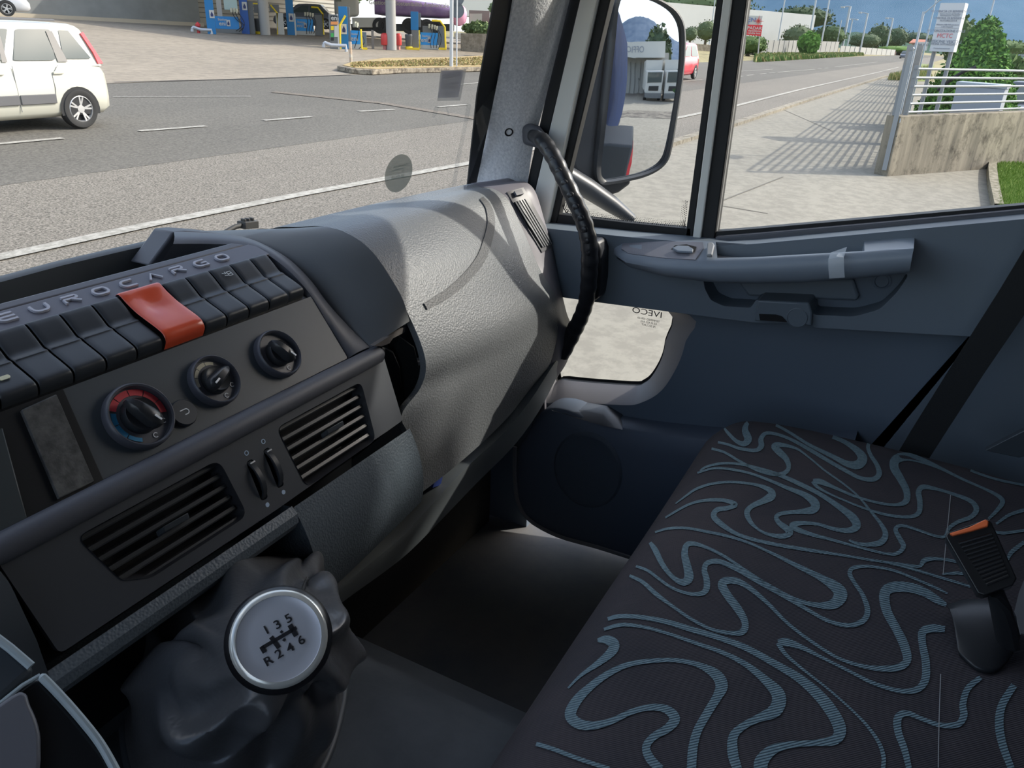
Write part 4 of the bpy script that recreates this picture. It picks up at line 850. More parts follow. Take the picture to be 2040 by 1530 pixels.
# =================================================================== GEAR LEVER
gl = thing('gear_lever', 'gear lever with silver-topped knob and wrinkled black leather boot', 'gear lever', (.45, .25, -.62))
kd = ray(556, 1272).normalized(); kc = kd*.60; kn = (-kd+V(0, 0, .10)).normalized()
R = .0335
bm = bmesh.new(); lathe(bm, [(.012, -.055), (.020, -.050), (.028, -.038), (.0345, -.022), (.0375, -.010), (.0372, -.003), (.035, 0), (.0335, .0015)], kc, kn, 48)
kb = link('knob', bm, mat('knob_leather', (.014, .014, .016), .32), gl, auto=80)
bm = bmesh.new(); lathe(bm, [(.0338, 0), (.0334, .0025), (.0315, .0042), (.0290, .0047)], kc, kn, 56); x = link('knob_ring', bm, mat('ring_chrome', (.88, .87, .80), .2, .4), gl, auto=80); x.parent = kb
bm = bmesh.new(); lathe(bm, [(.0290, .0044), (.0285, .0040), (.02, .0047), (0, .0052)], kc, kn, 48); x = link('knob_cap', bm, mat('cap_brushed', (.66, .67, .72), .35, .25), gl, auto=80); x.parent = kb
# shift pattern: axes follow the slanted printing of the knob
kx = (PN(600, 1228, kc, kn)-PN(527, 1273, kc, kn)).normalized(); ky = kn.cross(kx)
o = kc+kn*.0054; sc = 1/ (FPX/.60)*1.0
M_ink = mat('pattern_ink', (.015, .015, .02), .5)
bm = bmesh.new(); q = .60/FPX*1.03
K = lambda px, py: ((PN(px, py, kc, kn)-kc).dot(kx), (PN(px, py, kc, kn)-kc).dot(ky))
for s, w in (([(528, 1286), (524, 1293), (531, 1303)][0:0] or [(522, 1292), (590, 1252)], .0026), ([(540, 1270), (556, 1292)], .0030), ([(521, 1289), (528, 1301)], .0030), ([(577, 1246), (590, 1268)], .0034)): stroke(bm, [K(*p) for p in s], w, o, kx, ky, kn, .0004)
for k_ in range(4): pass
for p in ((561, 1260), (566, 1276)): stroke(bm, [K(p[0]-2, p[1]-1.5), K(p[0]+2, p[1]+1.5)], .0018, o, kx, ky, kn, .0004)
for ch, px, py in (('1', 531, 1257), ('3', 553, 1246), ('5', 575, 1234), ('R', 535, 1318), ('2', 556, 1304), ('4', 578, 1292), ('6', 600, 1277)):
    a, b = K(px, py); text(bm, ch, o+kx*a+ky*b, kx, ky, .0085, .0004, sx=1.15, bold=.012)
x = link('shift_pattern', bm, M_ink, gl); x.parent = kb
# boot
BP = [(255, 1372), (270, 1318), (310, 1265), (390, 1210), (470, 1162), (560, 1128), (606, 1128), (636, 1150), (652, 1200), (668, 1290), (684, 1350), (672, 1430), (645, 1510), (600, 1580), (500, 1650), (370, 1660), (280, 1580), (248, 1460)]
zb = -.625; base = [PZ(*p, zb) for p in BP]; base = [Vector(p) for p in spline(base, 5, True)]; nb_ = len(base)
ap = kc-kn*.058; cen = sum(base, Vector())/nb_
rows = []
for k in range(22):
    t = k/21; row = []
    for i, p in enumerate(base):
        a = 2*math.pi*i/nb_; top = ap+(kx*math.cos(-a+2.6)+ky*math.sin(-a+2.6))*0; dr = (p-cen); dr.z = 0; topp = ap+dr.normalized()*.020
        s = t**.85; q = lerp(p, topp, s)
        hgt = math.sin(math.pi*t)*.030*(1-.4*t); q = q+V(0, 0, hgt)+dr.normalized()*math.sin(math.pi*t)*.020
        wv = math.sin(math.pi*min(1, t*1.15))**1.0
        q += dr.normalized()*wv*(.010*math.sin(a*3+t*7)+.007*math.sin(a*7-t*11)+.006*math.sin(a*12+t*9))+V(0, 0, wv*(.009*math.sin(a*4-t*9+1)+.007*math.sin(a*9+t*16)))
        if t > .55: q += dr.normalized()*.0035*math.sin(t*62)*(1-t)*2
        row.append(q)
    rows.append(row)
bm = bmesh.new(); grid(bm, [[p+V(0, 0, -.012)+(p-cen).normalized()*.004 for p in base]]+rows, close=True); bt_ = link('boot', bm, mat('boot_leather', (.085, .087, .092), .30, bump=.35, bscale=260, kind='voronoi', dist=.0006), gl, sub=1, auto=80)
BTV = bvh_of(bt_); bm = bmesh.new()
for dx in (0, 6): ribbon(bm, BTV, [(610+dx, 1150, 1.5), (602+dx, 1170, 1.5), (594+dx, 1195, 1.5), (590+dx, 1206, 1.5)], .0006, 6)
x = link('boot_stitching', bm, mat('stitch_black', (.004, .004, .004), .8), gl); x.parent = bt_
bm = bmesh.new(); tube(bm, [p+V(0, 0, -.006) for p in base], .006, 8, closed=True); link('boot_ring', bm, M_pan, gl, auto=80)
bm = bmesh.new(); lathe(bm, [(.011, -.02), (.011, .06)], ap-kn*.03, kn, 16); link('shaft', bm, M_blk, gl)
# =================================================================== STEERING WHEEL (lower spoke and hub edge, near the eye)
sw_ = thing('steering_wheel', 'edge of the black steering wheel hub with bright silver trim line', 'steering wheel', (0, .3, -.3))
hc = ray(60, 1420).normalized()*.52; hn = (-ray(60, 1420).normalized()*.6+V(-.1, -.5, .75)).normalized(); hp = lambda px, py, o_=0: PN(px, py, hc, hn)+hn*o_
bm = bmesh.new(); prism(bm, [hp(*p) for p in ((-500, 1100), (-80, 1215), (0, 1268), (72, 1334), (0, 1400), (-200, 1500), (-600, 1500))], hn*-.02); link('upper_spoke', bm, M_pan, sw_, bevel=.004)
bm = bmesh.new(); prism(bm, [hp(*p) for p in ((80, 1342), (150, 1420), (215, 1500), (245, 1560), (100, 1800), (-400, 1900), (-500, 1560), (0, 1402))], hn*-.02); link('hub', bm, M_blk, sw_, bevel=.004)
bm = bmesh.new(); a = [hp(*p, .001) for p in spline([(80, 1346), (110, 1376), (155, 1426), (200, 1483), (235, 1545)], 5)]; tube(bm, a, [.0012]+[.0024]*(len(a)-1), 10); tube(bm, [hp(*p, .001) for p in ((-20, 1262), (20, 1292), (62, 1328))], .0024, 10); tube(bm, [hp(*p, .001) for p in ((80, 1346), (45, 1366), (0, 1402))], .0012, 8)
link('silver_trim', bm, mat('trim_silver', (.40, .46, .48), .5, .1), sw_, label='bright silver trim line')
bm = bmesh.new(); pts = [hp(*p, .006) for p in spline([(38, 1382), (60, 1410), (76, 1450), (80, 1490), (72, 1550), (0, 1650), (-200, 1650), (-250, 1500), (-60, 1440)], 4, True)]; prism(bm, pts, hn*-.01); link('emblem_pad', bm, mat('pad_grey', (.17, .17, .19), .4), sw_, bevel=.002, label='pale grey rounded pad')
bm = bmesh.new(); hc2 = hp(-260, 1420, 0); lathe(bm, [(.0, 0)], hc2, hn) if False else None
rim = [hc2+(hn.orthogonal().normalized()*math.cos(a)+hn.cross(hn.orthogonal().normalized())*math.sin(a))*.205+hn*.03 for a in [2*math.pi*k/40 for k in range(40)]]

# =================================================================== GROUND OUTSIDE
def gpt(x, y, o=0): return V(x, y, gz(y)+o)
def gpoly(name, pts, m, o, parent=None, ys=None):
    bm = bmesh.new(); bm.faces.new([bm.verts.new(gpt(x, y, o)) for x, y in pts]); return struct(name, bm, m, smooth=False) if parent is None else link(name, bm, m, parent, smooth=False)
def speck(name, c1, c2, scale, big, bigscale=.35, rough=.9, thr=(.42, .58), stretch=(.35, 1, 1)):
    m = bpy.data.materials.new(name); m.use_nodes = True; n = m.node_tree.nodes; l = m.node_tree.links; b = n['Principled BSDF']; b.inputs['Roughness'].default_value = rough; b.inputs['Specular IOR Level'].default_value = .2
    t = n.new('ShaderNodeTexCoord'); z = n.new('ShaderNodeTexNoise'); z.inputs['Scale'].default_value = scale; z.inputs['Detail'].default_value = 5; z.inputs['Roughness'].default_value = .75
    r = n.new('ShaderNodeValToRGB'); r.color_ramp.elements[0].position, r.color_ramp.elements[1].position = thr; r.color_ramp.elements[0].color = (*c1, 1); r.color_ramp.elements[1].color = (*c2, 1)
    z2 = n.new('ShaderNodeTexNoise'); z2.inputs['Scale'].default_value = bigscale; z2.inputs['Detail'].default_value = 7; z2.inputs['Roughness'].default_value = .6; mpg = n.new('ShaderNodeMapping'); mpg.inputs['Scale'].default_value = stretch
    r2 = n.new('ShaderNodeValToRGB'); r2.color_ramp.elements[0].position = .3; r2.color_ramp.elements[1].position = .7; r2.color_ramp.elements[0].color = (1-big, 1-big, 1-big, 1); r2.color_ramp.elements[1].color = (1+big*.6, 1+big*.55, 1+big*.45, 1)
    x = n.new('ShaderNodeMix'); x.data_type = 'RGBA'; x.blend_type = 'MULTIPLY'; x.inputs['Factor'].default_value = 1
    l.new(t.outputs['Object'], z.inputs['Vector']); l.new(t.outputs['Object'], mpg.inputs['Vector']); l.new(mpg.outputs[0], z2.inputs['Vector']); l.new(z.outputs['Fac'], r.inputs[0]); l.new(z2.outputs['Fac'], r2.inputs[0])
    l.new(r.outputs[0], x.inputs['A']); l.new(r2.outputs[0], x.inputs['B']); l.new(x.outputs['Result'], b.inputs['Base Color']); MATS[name] = m; return m
M_coarse = speck('asphalt_coarse', (.085, .078, .066), (.27, .245, .21), 45, .10)
M_road = speck('asphalt_dark', (.10, .094, .083), (.16, .15, .132), 22, .14)
M_conc = speck('concrete_pale', (.215, .20, .168), (.265, .248, .208), 5, .10, .5)
M_fore = speck('forecourt', (.235, .205, .165), (.30, .26, .21), 3, .18, .25)
M_earth = speck('dry_ground', (.20, .17, .09), (.34, .30, .16), 2, .3, .1)
M_line = speck('road_paint', (.27, .26, .23), (.40, .385, .35), 12, .15)
bm = bmesh.new(); grid(bm, [[V(x, y, gz(y)-.03) for y in (-300, -6, 10, 30, 47, 47.1, 600)] for x in (-150, 0, 60, 200, 1500)]); struct('ground', bm, M_earth, smooth=False)
def gstrip(name, x0, x1, y0, y1, m, o, seg=8, parent=None):
    bm = bmesh.new(); ys = sorted({y0, y1}|{v for v in (-6,) if y0 < v < y1}|{v for v in (47,) if y0 < v < y1})
    grid(bm, [[gpt(lerp(x0, x1, i/seg), y, o) for y in ys] for i in range(seg+1)]); return struct(name, bm, m, smooth=False)
gstrip('pavement', -12, 72, -30, 4.9, M_conc, -.005); gstrip('road_shoulder', -60, 420, 4.9, 9.3, M_coarse, -.010); gstrip('road', -60, 420, 9.3, 17.5, M_road, -.008)
gstrip('forecourt', -40, 62, 17.5, 47, M_fore, .0); gstrip('yard', -60, 60, -70, -30, speck('yard_asphalt', (.17, .155, .135), (.22, .20, .175), 6, .15), -.004)
bm = bmesh.new(); 
def gline(bm, a, b, w, o=.004):
    A, B = PG(*a), PG(*b); d = (B-A).normalized(); q = V(-d.y, d.x, 0)*w/2
    P = [A+q, B+q, B-q, A-q]; bm.faces.new([bm.verts.new(gpt(p.x, p.y, o)) for p in P])
P = [(-60, 524), (0, 512), (300, 447), (600, 387), (800, 350), (935, 325), (1200, 266), (1464, 211), (1600, 177), (1745, 145), (1790, 134)]
for a, b in zip(P, P[1:]): gline(bm, a, b, .17)
tag(link('edge_line', bm, M_line, smooth=False), 'long continuous white edge line along the near side of the road', 'road line', kind='structure')
D_ = [(-40, 290, 125, 275), (277, 261, 410, 251), (525, 240, 620, 232.5), (715, 222, 785, 218), (872, 213, 930, 208.5), (1346, 163, 1400, 159), (1462, 153.5, 1480, 151.5), (1488, 150.5, 1502, 149), (1514, 147.5, 1526, 146.5), (1532, 145.5, 1544, 144.5), (1549, 144, 1624, 138), (1629, 137, 1637, 136.5), (1643, 136, 1650, 135.5), (1663, 133.5, 1748, 123.5)]
lab = ['white centre dash passing under the small white car', 'white centre dash just right of the small white car', 'white centre dash, third from the left edge of the road view', 'white centre dash, fourth from the left edge of the road view', 'white centre dash below the purple-grey sticker', 'white dash behind the right side of the exterior mirror', 'short dash nearest the main window edge', 'second short dash from the main window edge', 'third short dash from the main window edge', 'fourth short dash from the main window edge', 'long dash in the right road lane view', 'first short dash after the long dash', 'second short dash after the long dash', 'furthest long dash toward the distant car']
for (a, b, c, d), t in zip(D_, lab): bm = bmesh.new(); gline(bm, (a, b), (c, d), .13); tag(link('road_dash', bm, M_line, smooth=False), t, 'road line', 'broken white centre line', 'structure')
bm = bmesh.new(); gline(bm, (228, 164), (500, 157), .10); gline(bm, (500, 157), (700, 149), .10); struct('trim_4', bm, mat('gutter_dark', (.05, .045, .04), .9), smooth=False)
bm = bmesh.new(); gline(bm, (545, 183), (760, 205), .34); gline(bm, (760, 205), (960, 238), .34); struct('road_joint', bm, speck('joint', (.14, .12, .10), (.20, .175, .145), 15, .1), smooth=False)
bm = bmesh.new(); gline(bm, (225, 193), (500, 192), .07); gline(bm, (880, 172), (975, 163), .12); gline(bm, (1462, 143), (1540, 138), .12); struct('road_line_worn', bm, M_line, smooth=False)
# kerb along the pavement
bm = bmesh.new()
for i in range(46):
    x0 = 9+i*1.42; y = 4.93+.12*min(1, max(0, (x0-22)/12)); box(bm, (x0+.7, y, gz(y)+.02), (1.38, .22, .10))
tag(link('kerb', bm, speck('kerbstone', (.20, .18, .14), (.32, .29, .24), 7, .25), smooth=False), 'low row of pale kerb stones between road and concrete pavement', 'kerb', kind='structure')
# cracks and joints in the pavement
bm = bmesh.new()
for a, b in (((1437, 400), (1560, 352)), ((1440, 410), (1530, 425)), ((1462, 246), (1480, 240)), ((1560, 218), (1660, 262))): gline(bm, a, b, .03, .002)
struct('pavement_joint', bm, mat('joint_dark', (.13, .12, .10), .9), smooth=False)

# =================================================================== FOLIAGE
def leaves(name, label, cat, blobs, n, size, c1, c2, group=None, trunk=None, up=.0, core=True, kind=None, aspect=1.6):
    """blobs: (centre, (rx, ry, rz)); leaf quads over lumpy ellipsoids with a dark core"""
    root = thing(name, label, cat, (blobs[0][0][0], blobs[0][0][1], min(b[0][2]-b[1][2] for b in blobs)), group, kind)
    rnd = random.Random(hash(label) % 9999 if False else sum(map(ord, label))); bm = bmesh.new()
    tot = sum(b[1][0]*b[1][2] for b in blobs)
    for c, r in blobs:
        c = Vector(c); k = int(n*r[0]*r[2]/tot)
        for i in range(k):
            d = Vector((rnd.gauss(0, 1), rnd.gauss(0, 1), rnd.gauss(0, 1))).normalized(); s = 1-abs(rnd.gauss(0, .13)); lump = 1+.10*math.sin(d.x*7+c.x)*math.cos(d.z*6+d.y*5)
            p = c+V(d.x*r[0], d.y*r[1], d.z*r[2])*s*lump; t = (d+Vector((rnd.gauss(0, .6), rnd.gauss(0, .6), rnd.gauss(0, .6)+up))).normalized(); u = t.orthogonal().normalized(); u = (u*math.cos(rnd.random()*6.3)+t.cross(u)*math.sin(rnd.random()*6.3)); z = size*(.6+.8*rnd.random()); L = (t*.6+u).normalized()*z*aspect/2; Q = t.cross(u).normalized()*z/2
            try: f = bm.faces.new([bm.verts.new(p+L), bm.verts.new(p+Q), bm.verts.new(p-L), bm.verts.new(p-Q)]); f.material_index = 0 if rnd.random() < .55 else 1
            except ValueError: pass
        if core: bmesh.ops.create_icosphere(bm, subdivisions=2, radius=1, matrix=Matrix.Translation(c) @ Matrix.Diagonal((r[0]*.86, r[1]*.86, r[2]*.86, 1)))
    link('foliage', bm, [mat('leaf_%.3f_%.3f' % c1[:2], c1, .8, spec=.2), mat('leaf_%.3f_%.3f' % c2[:2], c2, .8, spec=.2)], root, smooth=False)
    if trunk:
        bm = bmesh.new(); tube(bm, [Vector(trunk[0]), Vector(trunk[1])], [trunk[2], trunk[2]*.6], 8); link('trunk', bm, mat('bark', (.10, .075, .05), .9), root)
    return root
def AT(px, py, dist): r = ray(px, py); return r*(dist/math.hypot(r.x, r.y))
def tree(label, px, pb, pt, wpx, dist, c1=(.035, .075, .02), c2=(.07, .13, .035), n=900, cat='tree', name='tree', group=None, parts=3, leaf=None, gap=.0):
    b, t = AT(px, pb, dist), AT(px, pt, dist); h = t.z-b.z; w = wpx*dist/FPX/2*1.02; c = (b+t)/2; rnd = random.Random(px*7+pb)
    bl = [((c.x, c.y, b.z+h*(.5+gap/2)), (w*.9, w*.9, h*(.5-gap/2)))]
    for k in range(parts):
        a = rnd.uniform(-1, 1); bl.append(((c.x-RT0.x*w*a*.55*-1, c.y+RT0.y*w*a*.55, b.z+h*rnd.uniform(.35+gap/2, .68)), (w*.5, w*.5, h*rnd.uniform(.22, .32))))
    return leaves(name, label, cat, bl, n, leaf or max(.12, h*.07), c1, c2, group, ((c.x, c.y, min(b.z-.3, gz(c.y)-.1)), (c.x, c.y, b.z+h*.5), w*.10+.04))

# =================================================================== MOUNTAIN
def ridge(name, pts, dist, zb, m, base_o=None, mp=AT):
    bm = bmesh.new(); rnd = random.Random(5); P = spline(pts, 6); rows = [[], [], [], []]
    for i, (px, py) in enumerate(P):
        t = mp(px, py, dist); t.z += rnd.uniform(-1, 1)*dist*.0012; o_ = Vector((t.x, t.y, 0)).normalized(); b = Vector((t.x, t.y, zb))
        rows[0].append(b-o_*dist*.35); rows[1].append(lerp(b, t, .45)-o_*dist*.2); rows[2].append(t); rows[3].append(b+o_*dist*.3)
    grid(bm, rows); return struct(name, bm, m)
M_mtn = mat('mountain_haze_blue', (.085, .15, .215), 1, spec=0, col2=(.11, .18, .25), vscale=.004)  # blue distance haze is painted into the base colour
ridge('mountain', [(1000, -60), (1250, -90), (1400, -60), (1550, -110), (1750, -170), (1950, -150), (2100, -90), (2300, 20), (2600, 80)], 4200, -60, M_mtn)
ridge('hills', [(1000, 40), (1200, 45), (1400, 52), (1600, 62), (1750, 66), (1850, 72), (1950, 82), (2040, 90), (2200, 105)], 900, -20, mat('hill_woods', (.05, .085, .07), 1, spec=0, col2=(.08, .12, .09), vscale=.03))

# =================================================================== GENERIC VEHICLES
M_tyre = mat('tyre', (.022, .022, .022), .8); M_rim = mat('rim_silver', (.50, .50, .50), .4, .6); M_cgl = mat('car_glass', (.05, .07, .07), .05, spec=.8); M_ctrim = mat('car_trim', (.10, .10, .105), .6)
CARM = {}
def wheel(root, c, r, w, side, spokes=5, rimm=None):
    """c local; side = +1/-1 outward along local Y"""
    M = CARM[root.name]; o = root.location+M@Vector(c); ax = M@Vector((0, side, 0)); bm = bmesh.new()
    lathe(bm, [(r*.60, -w*.9), (r*.9, -w*.9), (r, -w*.75), (r, -w*.12), (r*.95, 0), (r*.72, .006), (r*.66, -.008)], o, ax, 36); wh = link('wheel', bm, M_tyre, root, auto=50)
    bm = bmesh.new(); lathe(bm, [(r*.68, -.004), (r*.64, .004), (r*.60, -.03), (r*.58, -w*.6)], o, ax, 36)
    lathe(bm, [(r*.20, -.03), (r*.20, -.008), (0, -.006)], o, ax, 16)
    u = ax.orthogonal().normalized(); v = ax.cross(u)
    for k in range(spokes):
        for da in (-.16, .16):
            a = 2*math.pi*k/spokes; d = u*math.cos(a+da)+v*math.sin(a+da); d0 = u*math.cos(a)+v*math.sin(a); q = ax.cross(d)*r*.045
            prism(bm, [o+d0*r*.14+q-ax*.03, o+d*r*.63+q-ax*.022, o+d*r*.63-q-ax*.022, o+d0*r*.14-q-ax*.03], ax*.018)
    x = link('rim', bm, rimm or M_rim, root, auto=40); x.parent = wh; 
    bm = bmesh.new(); lathe(bm, [(r*.60, -w*.3), (0, -w*.3)], o, ax, 24); x = link('hub_shadow', bm, M_void, root); x.parent = wh
def car(name, label, loc, heading, L, Wd, Hh, col, cab, side_windows, wx, wr=.30, group=None, belt=.60, nose=.52, simple=False, tail=.1):
    """cab = (rear bottom, rear top, front top, front bottom) along the length from the rear; loc = ground point under the rear centre"""
    root = thing(name, label, 'car', loc, group); c, s = math.cos(heading), math.sin(heading); M = Matrix(((c, -s, 0), (s, c, 0), (0, 0, 1))); CARM[root.name] = M
    T_ = lambda x, y, z: root.location+M@Vector((x, y, z)); hw = Wd/2; zb = .20*Hh/1.5; zt = belt*Hh
    paint = mat('paint_%.2f_%.2f_%.2f' % col, col, .25, coat=.6)
    st = [(0, .80, zb+.18, zt*.72), (.03, .90, zb+.04, zt*.88), (.14, .965, zb, zt*.97), (.45, 1, zb, zt), (L*.3, 1, zb-.02, zt), (L*.6, 1, zb-.02, zt*.99), (cab[3], .99, zb-.02, zt*.97), (L*.90, .96, zb, zt*.88), (L*.97, .88, zb+.02, zt*.78), (L, .74, zb+.12, zt*.60)]
    bm = bmesh.new(); rows = []
    for x, k, b, t in st:
        w = hw*k; h = t-b; half = [(w*.85, b), (w*.97, b+h*.10), (w, b+h*.35), (w*.995, b+h*.6), (w*.965, b+h*.9), (w*.91, t), (w*.5, t+.02)]
        rows.append([T_(x, y, z) for y, z in half]+[T_(x, -y, z) for y, z in half[::-1]])
    g = grid(bm, rows, close=True); bm.faces.new(g[0]); bm.faces.new(g[-1][::-1]); link('body', bm, paint, root, auto=50)
    a, b, c_, d = cab; bm = bmesh.new(); wb, wt = hw*.93, hw*.74
    R_ = [(a, b, 0), (a+.06, b+.05, .9), (lerp(a, d, .35), lerp(b, c_, .35), 1), (lerp(a, d, .7), lerp(b, c_, .7), 1), (d-.06, c_-.05, .9), (d, c_, 0)]
    rows = []
    for k, (xb_, xt_, f) in enumerate([(a, b, -.06), (a+.02, b+.02, -.02), (lerp(a, d, .25), lerp(b, c_, .25), 0), (lerp(a, d, .6), lerp(b, c_, .6), 0), (d-.03, c_-.03, -.03), (d, c_, -.07)]):
        e = Hh+f; sh = 1 if 0 < k < 5 else .93
        half = [(wb*sh, xb_, zt-.06), (lerp(wb, wt, .85)*sh, lerp(xb_, xt_, .85), lerp(zt, e, .86)), (wt*.93*sh, xt_, e-.03), (wt*.6*sh, xt_, e)]
        rows.append([T_(x, y, z) for y, x, z in half]+[T_(x, -y, z) for y, x, z in half[::-1]])
    g = grid(bm, rows); bm.faces.new(g[0]); bm.faces.new(g[-1][::-1]); link('cabin', bm, paint, root, auto=60)
    for sd in (1, -1):
        def S(u, v, o_=.006): x = lerp(lerp(a, b, v*.85/1), lerp(d, c_, v*.85), u); return T_(x, sd*(lerp(wb, lerp(wb, wt, .85), v)+o_), lerp(zt-.0, lerp(zt, Hh, .86), v))
        for poly in side_windows:
            bm = bmesh.new(); P = [S(q.x, q.y) for q in rpoly(poly, .16, 3)]; bm.faces.new([bm.verts.new(p) for p in P]); link('side_window', bm, M_cgl, root)
    for (x0, x1, x2, x3, nm) in ((a-.012, b-.012, a, b, 'rear_window'), (d+.012, c_+.012, d, c_, 'windshield')):
        bm = bmesh.new(); P = [T_(lerp(x0, x1, .12), y*.88, lerp(zt, Hh-.06, .12)) for y in (wb, -wb)]+[T_(lerp(x0, x1, .85), y*.86, lerp(zt, Hh-.06, .86)) for y in (-wt, wt)]; bm.faces.new([bm.verts.new(p) for p in P]); link(nm, bm, M_cgl, root)
    for x in wx:
        for sd in (1, -1):
            bm = bmesh.new(); ax = M@Vector((0, sd, 0)); o = T_(x, sd*(hw-.01), wr)
            pts = [(wr*1.14*math.cos(q), wr*1.14*math.sin(q)) for q in [math.pi*k/14-.25+k*.5/14 for k in range(15)]]; bm.faces.new([bm.verts.new(o+M@Vector((p[0], 0, 0))+V(0, 0, p[1])+ax*.012) for p in pts]); link('wheel_arch', bm, M_rub, root)
            wheel(root, (x, sd*(hw+.015), wr), wr, .18, sd)
    return root, T_
# =================================================================== SMALL WHITE CAR
xr = PY(229.5, 205, 12.2).x; py_ = 12.22; gzc = gz(12.3)
SWIN = [[(.052, .10), (.215, .10), (.175, .93), (.105, .93)], [(.265, .06), (.485, .06), (.475, .93), (.235, .95)], [(.535, .06), (.86, .06), (.70, .93), (.525, .93)]]
pc, T_ = car('hatchback_car', 'small white hatchback driving past on the road, rear half in view', V(xr, py_+.80, gzc), math.pi, 3.65, 1.62, 1.55, (.56, .55, .47), (.07, .30, 2.35, 3.05), SWIN, (.62, 2.92), .295, belt=.635)
for sd in (1, -1):
    bm = bmesh.new(); w0, w1 = .755, .64
    P = [T_(.045, sd*(w0-.01), .96), T_(.15, sd*(w0+.012), .96), T_(.19, sd*(w0-.01), 1.12), T_(.30, sd*(w1+.022), 1.40), T_(.24, sd*(w1+.01), 1.42), T_(.13, sd*(w1+.07), 1.16)]; bm.faces.new([bm.verts.new(p) for p in P]); shell(bm, .02, M@Vector((0, sd, 0)) if False else None); link('tail_light', bm, mat('tail_red', (.65, .02, .03), .2, coat=.5), pc, label='tall red tail light')
    bm = bmesh.new(); P = [T_(x, sd*.818, z) for x, z in ((1.00, .40), (1.98, .40), (1.98, .54), (1.0, .54), (.96, .47))]; prism(bm, P, (0, .0, 0.0001)) if False else None
    for xa, xb2 in ((1.00, 1.56), (1.58, 2.55)):
        P = [T_(x, sd*.812, z) for x, z in ((xa, .40), (xb2, .40), (xb2, .54), (xa, .54))]; bm = bmesh.new(); prism(bm, P, T_(0, sd*.02, 0)-T_(0, 0, 0)); link('side_moulding', bm, M_ctrim, pc, bevel=.01)
    bm = bmesh.new()
    bm.free()
    for xa in (.80, 1.72): bm = bmesh.new(); prism(bm, [T_(xa, sd*.795, .82), T_(xa+.17, sd*.795, .82), T_(xa+.17, sd*.795, .855), T_(xa, sd*.795, .855)], T_(0, sd*.03, 0)-T_(0, 0, 0)); link('door_handle', bm, mat('paint_0.56_0.55_0.47', (.6, .6, .6)), pc, bevel=.008)
    for pth in ([(1.57, .30), (1.57, .95)], [(.86, .95), (.98, .80), (.98, .62), (1.0, .45)]): bm = bmesh.new(); tube(bm, [T_(a_, sd*(.812 if b_2 < .8 else .795), b_2) for a_, b_2 in pth], .006, 6); link('door_seam', bm, mat('seam_grey', (.25, .25, .24), .8), pc)
    bm = bmesh.new(); prism(bm, [T_(x, sd*(y), z) for x, y, z in ((.6, .50, 1.565), (2.1, .50, 1.565), (2.1, .53, 1.555), (.6, .53, 1.555))], (0, 0, .025)); link('roof_rail', bm, M_ctrim, pc, bevel=.005)
    bm = bmesh.new()
    for (xa, xb2, xc, xd) in ((.66, .80, .94, .80), (1.60, 1.66, 1.70, 1.61)): bm = bmesh.new(); P = [T_(xa, sd*.757, .99), T_(xb2+.02, sd*.757, .99), T_(xc-.08, sd*.655, 1.42), T_(xd-.04, sd*.655, 1.42)]; bm.faces.new([bm.verts.new(p) for p in P]); link('window_pillar', bm, mat('pillar_grey', (.18, .17, .16), .5), pc)

# =================================================================== PETROL STATION
M_blue = mat('station_blue', (.012, .16, .38), .45, spec=.4); M_lblue = mat('panel_blue', (.03, .32, .75), .45, spec=.4); M_pgrey = mat('pump_grey', (.14, .145, .145), .5); M_yel = mat('frame_yellow', (.75, .55, .02), .5); M_pw = mat('pump_white', (.52, .51, .47), .5); M_col = mat('column_grey', (.34, .33, .31), .6); M_hose = mat('hose_black', (.015, .015, .015), .6)
def ubox(bm, x0, x1, pb, pt, depth, z0=0, base=None, mi=0, pb2=None):
    """upright box whose front face covers x0..x1 at the ground distance of (x,pb)"""
    A = base or PG((x0+x1)/2, pb); dist = math.hypot(A.x, A.y); a, b = AT(x0, pb, dist), AT(x1, pb, dist); tz = AT((x0+x1)/2, pt, dist).z; bz = A.z if pb2 is None else AT((x0+x1)/2, pb2, dist).z
    o = Vector((A.x, A.y, 0)).normalized()*depth; P = [V(a.x, a.y, bz), V(b.x, b.y, bz), V(b.x+o.x, b.y+o.y, bz), V(a.x+o.x, a.y+o.y, bz)]; prism(bm, P, (0, 0, tz-bz), mi); return a, b, bz, tz, A
def part(name, m, root, x0, x1, pb, pt, depth, base, pb2=None, bev=.01, dz=0):
    bm = bmesh.new(); r = ubox(bm, x0, x1, pb, pt, depth, base=base, pb2=pb2); link(name, bm, m, root, bevel=bev); return r
def face_text(root, s, px, py, base, size, m, off=.03, name='lettering', sx=1):
    dist = math.hypot(base.x, base.y)-off; c = AT(px, py, dist); o = Vector((c.x, c.y, 0)).normalized(); bm = bmesh.new(); text(bm, s, c, V(o.y, -o.x, 0), V(0, 0, 1), size, .004, sx=sx, bold=.015); return link(name, bm, m, root)
def hoses(root, pts, base, r=.022):
    dist = math.hypot(base.x, base.y)-.15
    for q in pts: bm = bmesh.new(); tube(bm, [AT(px, py, dist) for px, py in spline(q, 4)], r, 6); link('hose', bm, M_hose, root)
    for q in pts: bm = bmesh.new(); p = AT(q[0][0], q[0][1], dist); box(bm, p, (.10, .07, .22)); link('nozzle', bm, mat('nozzle_cream', (.55, .52, .40), .5), root)
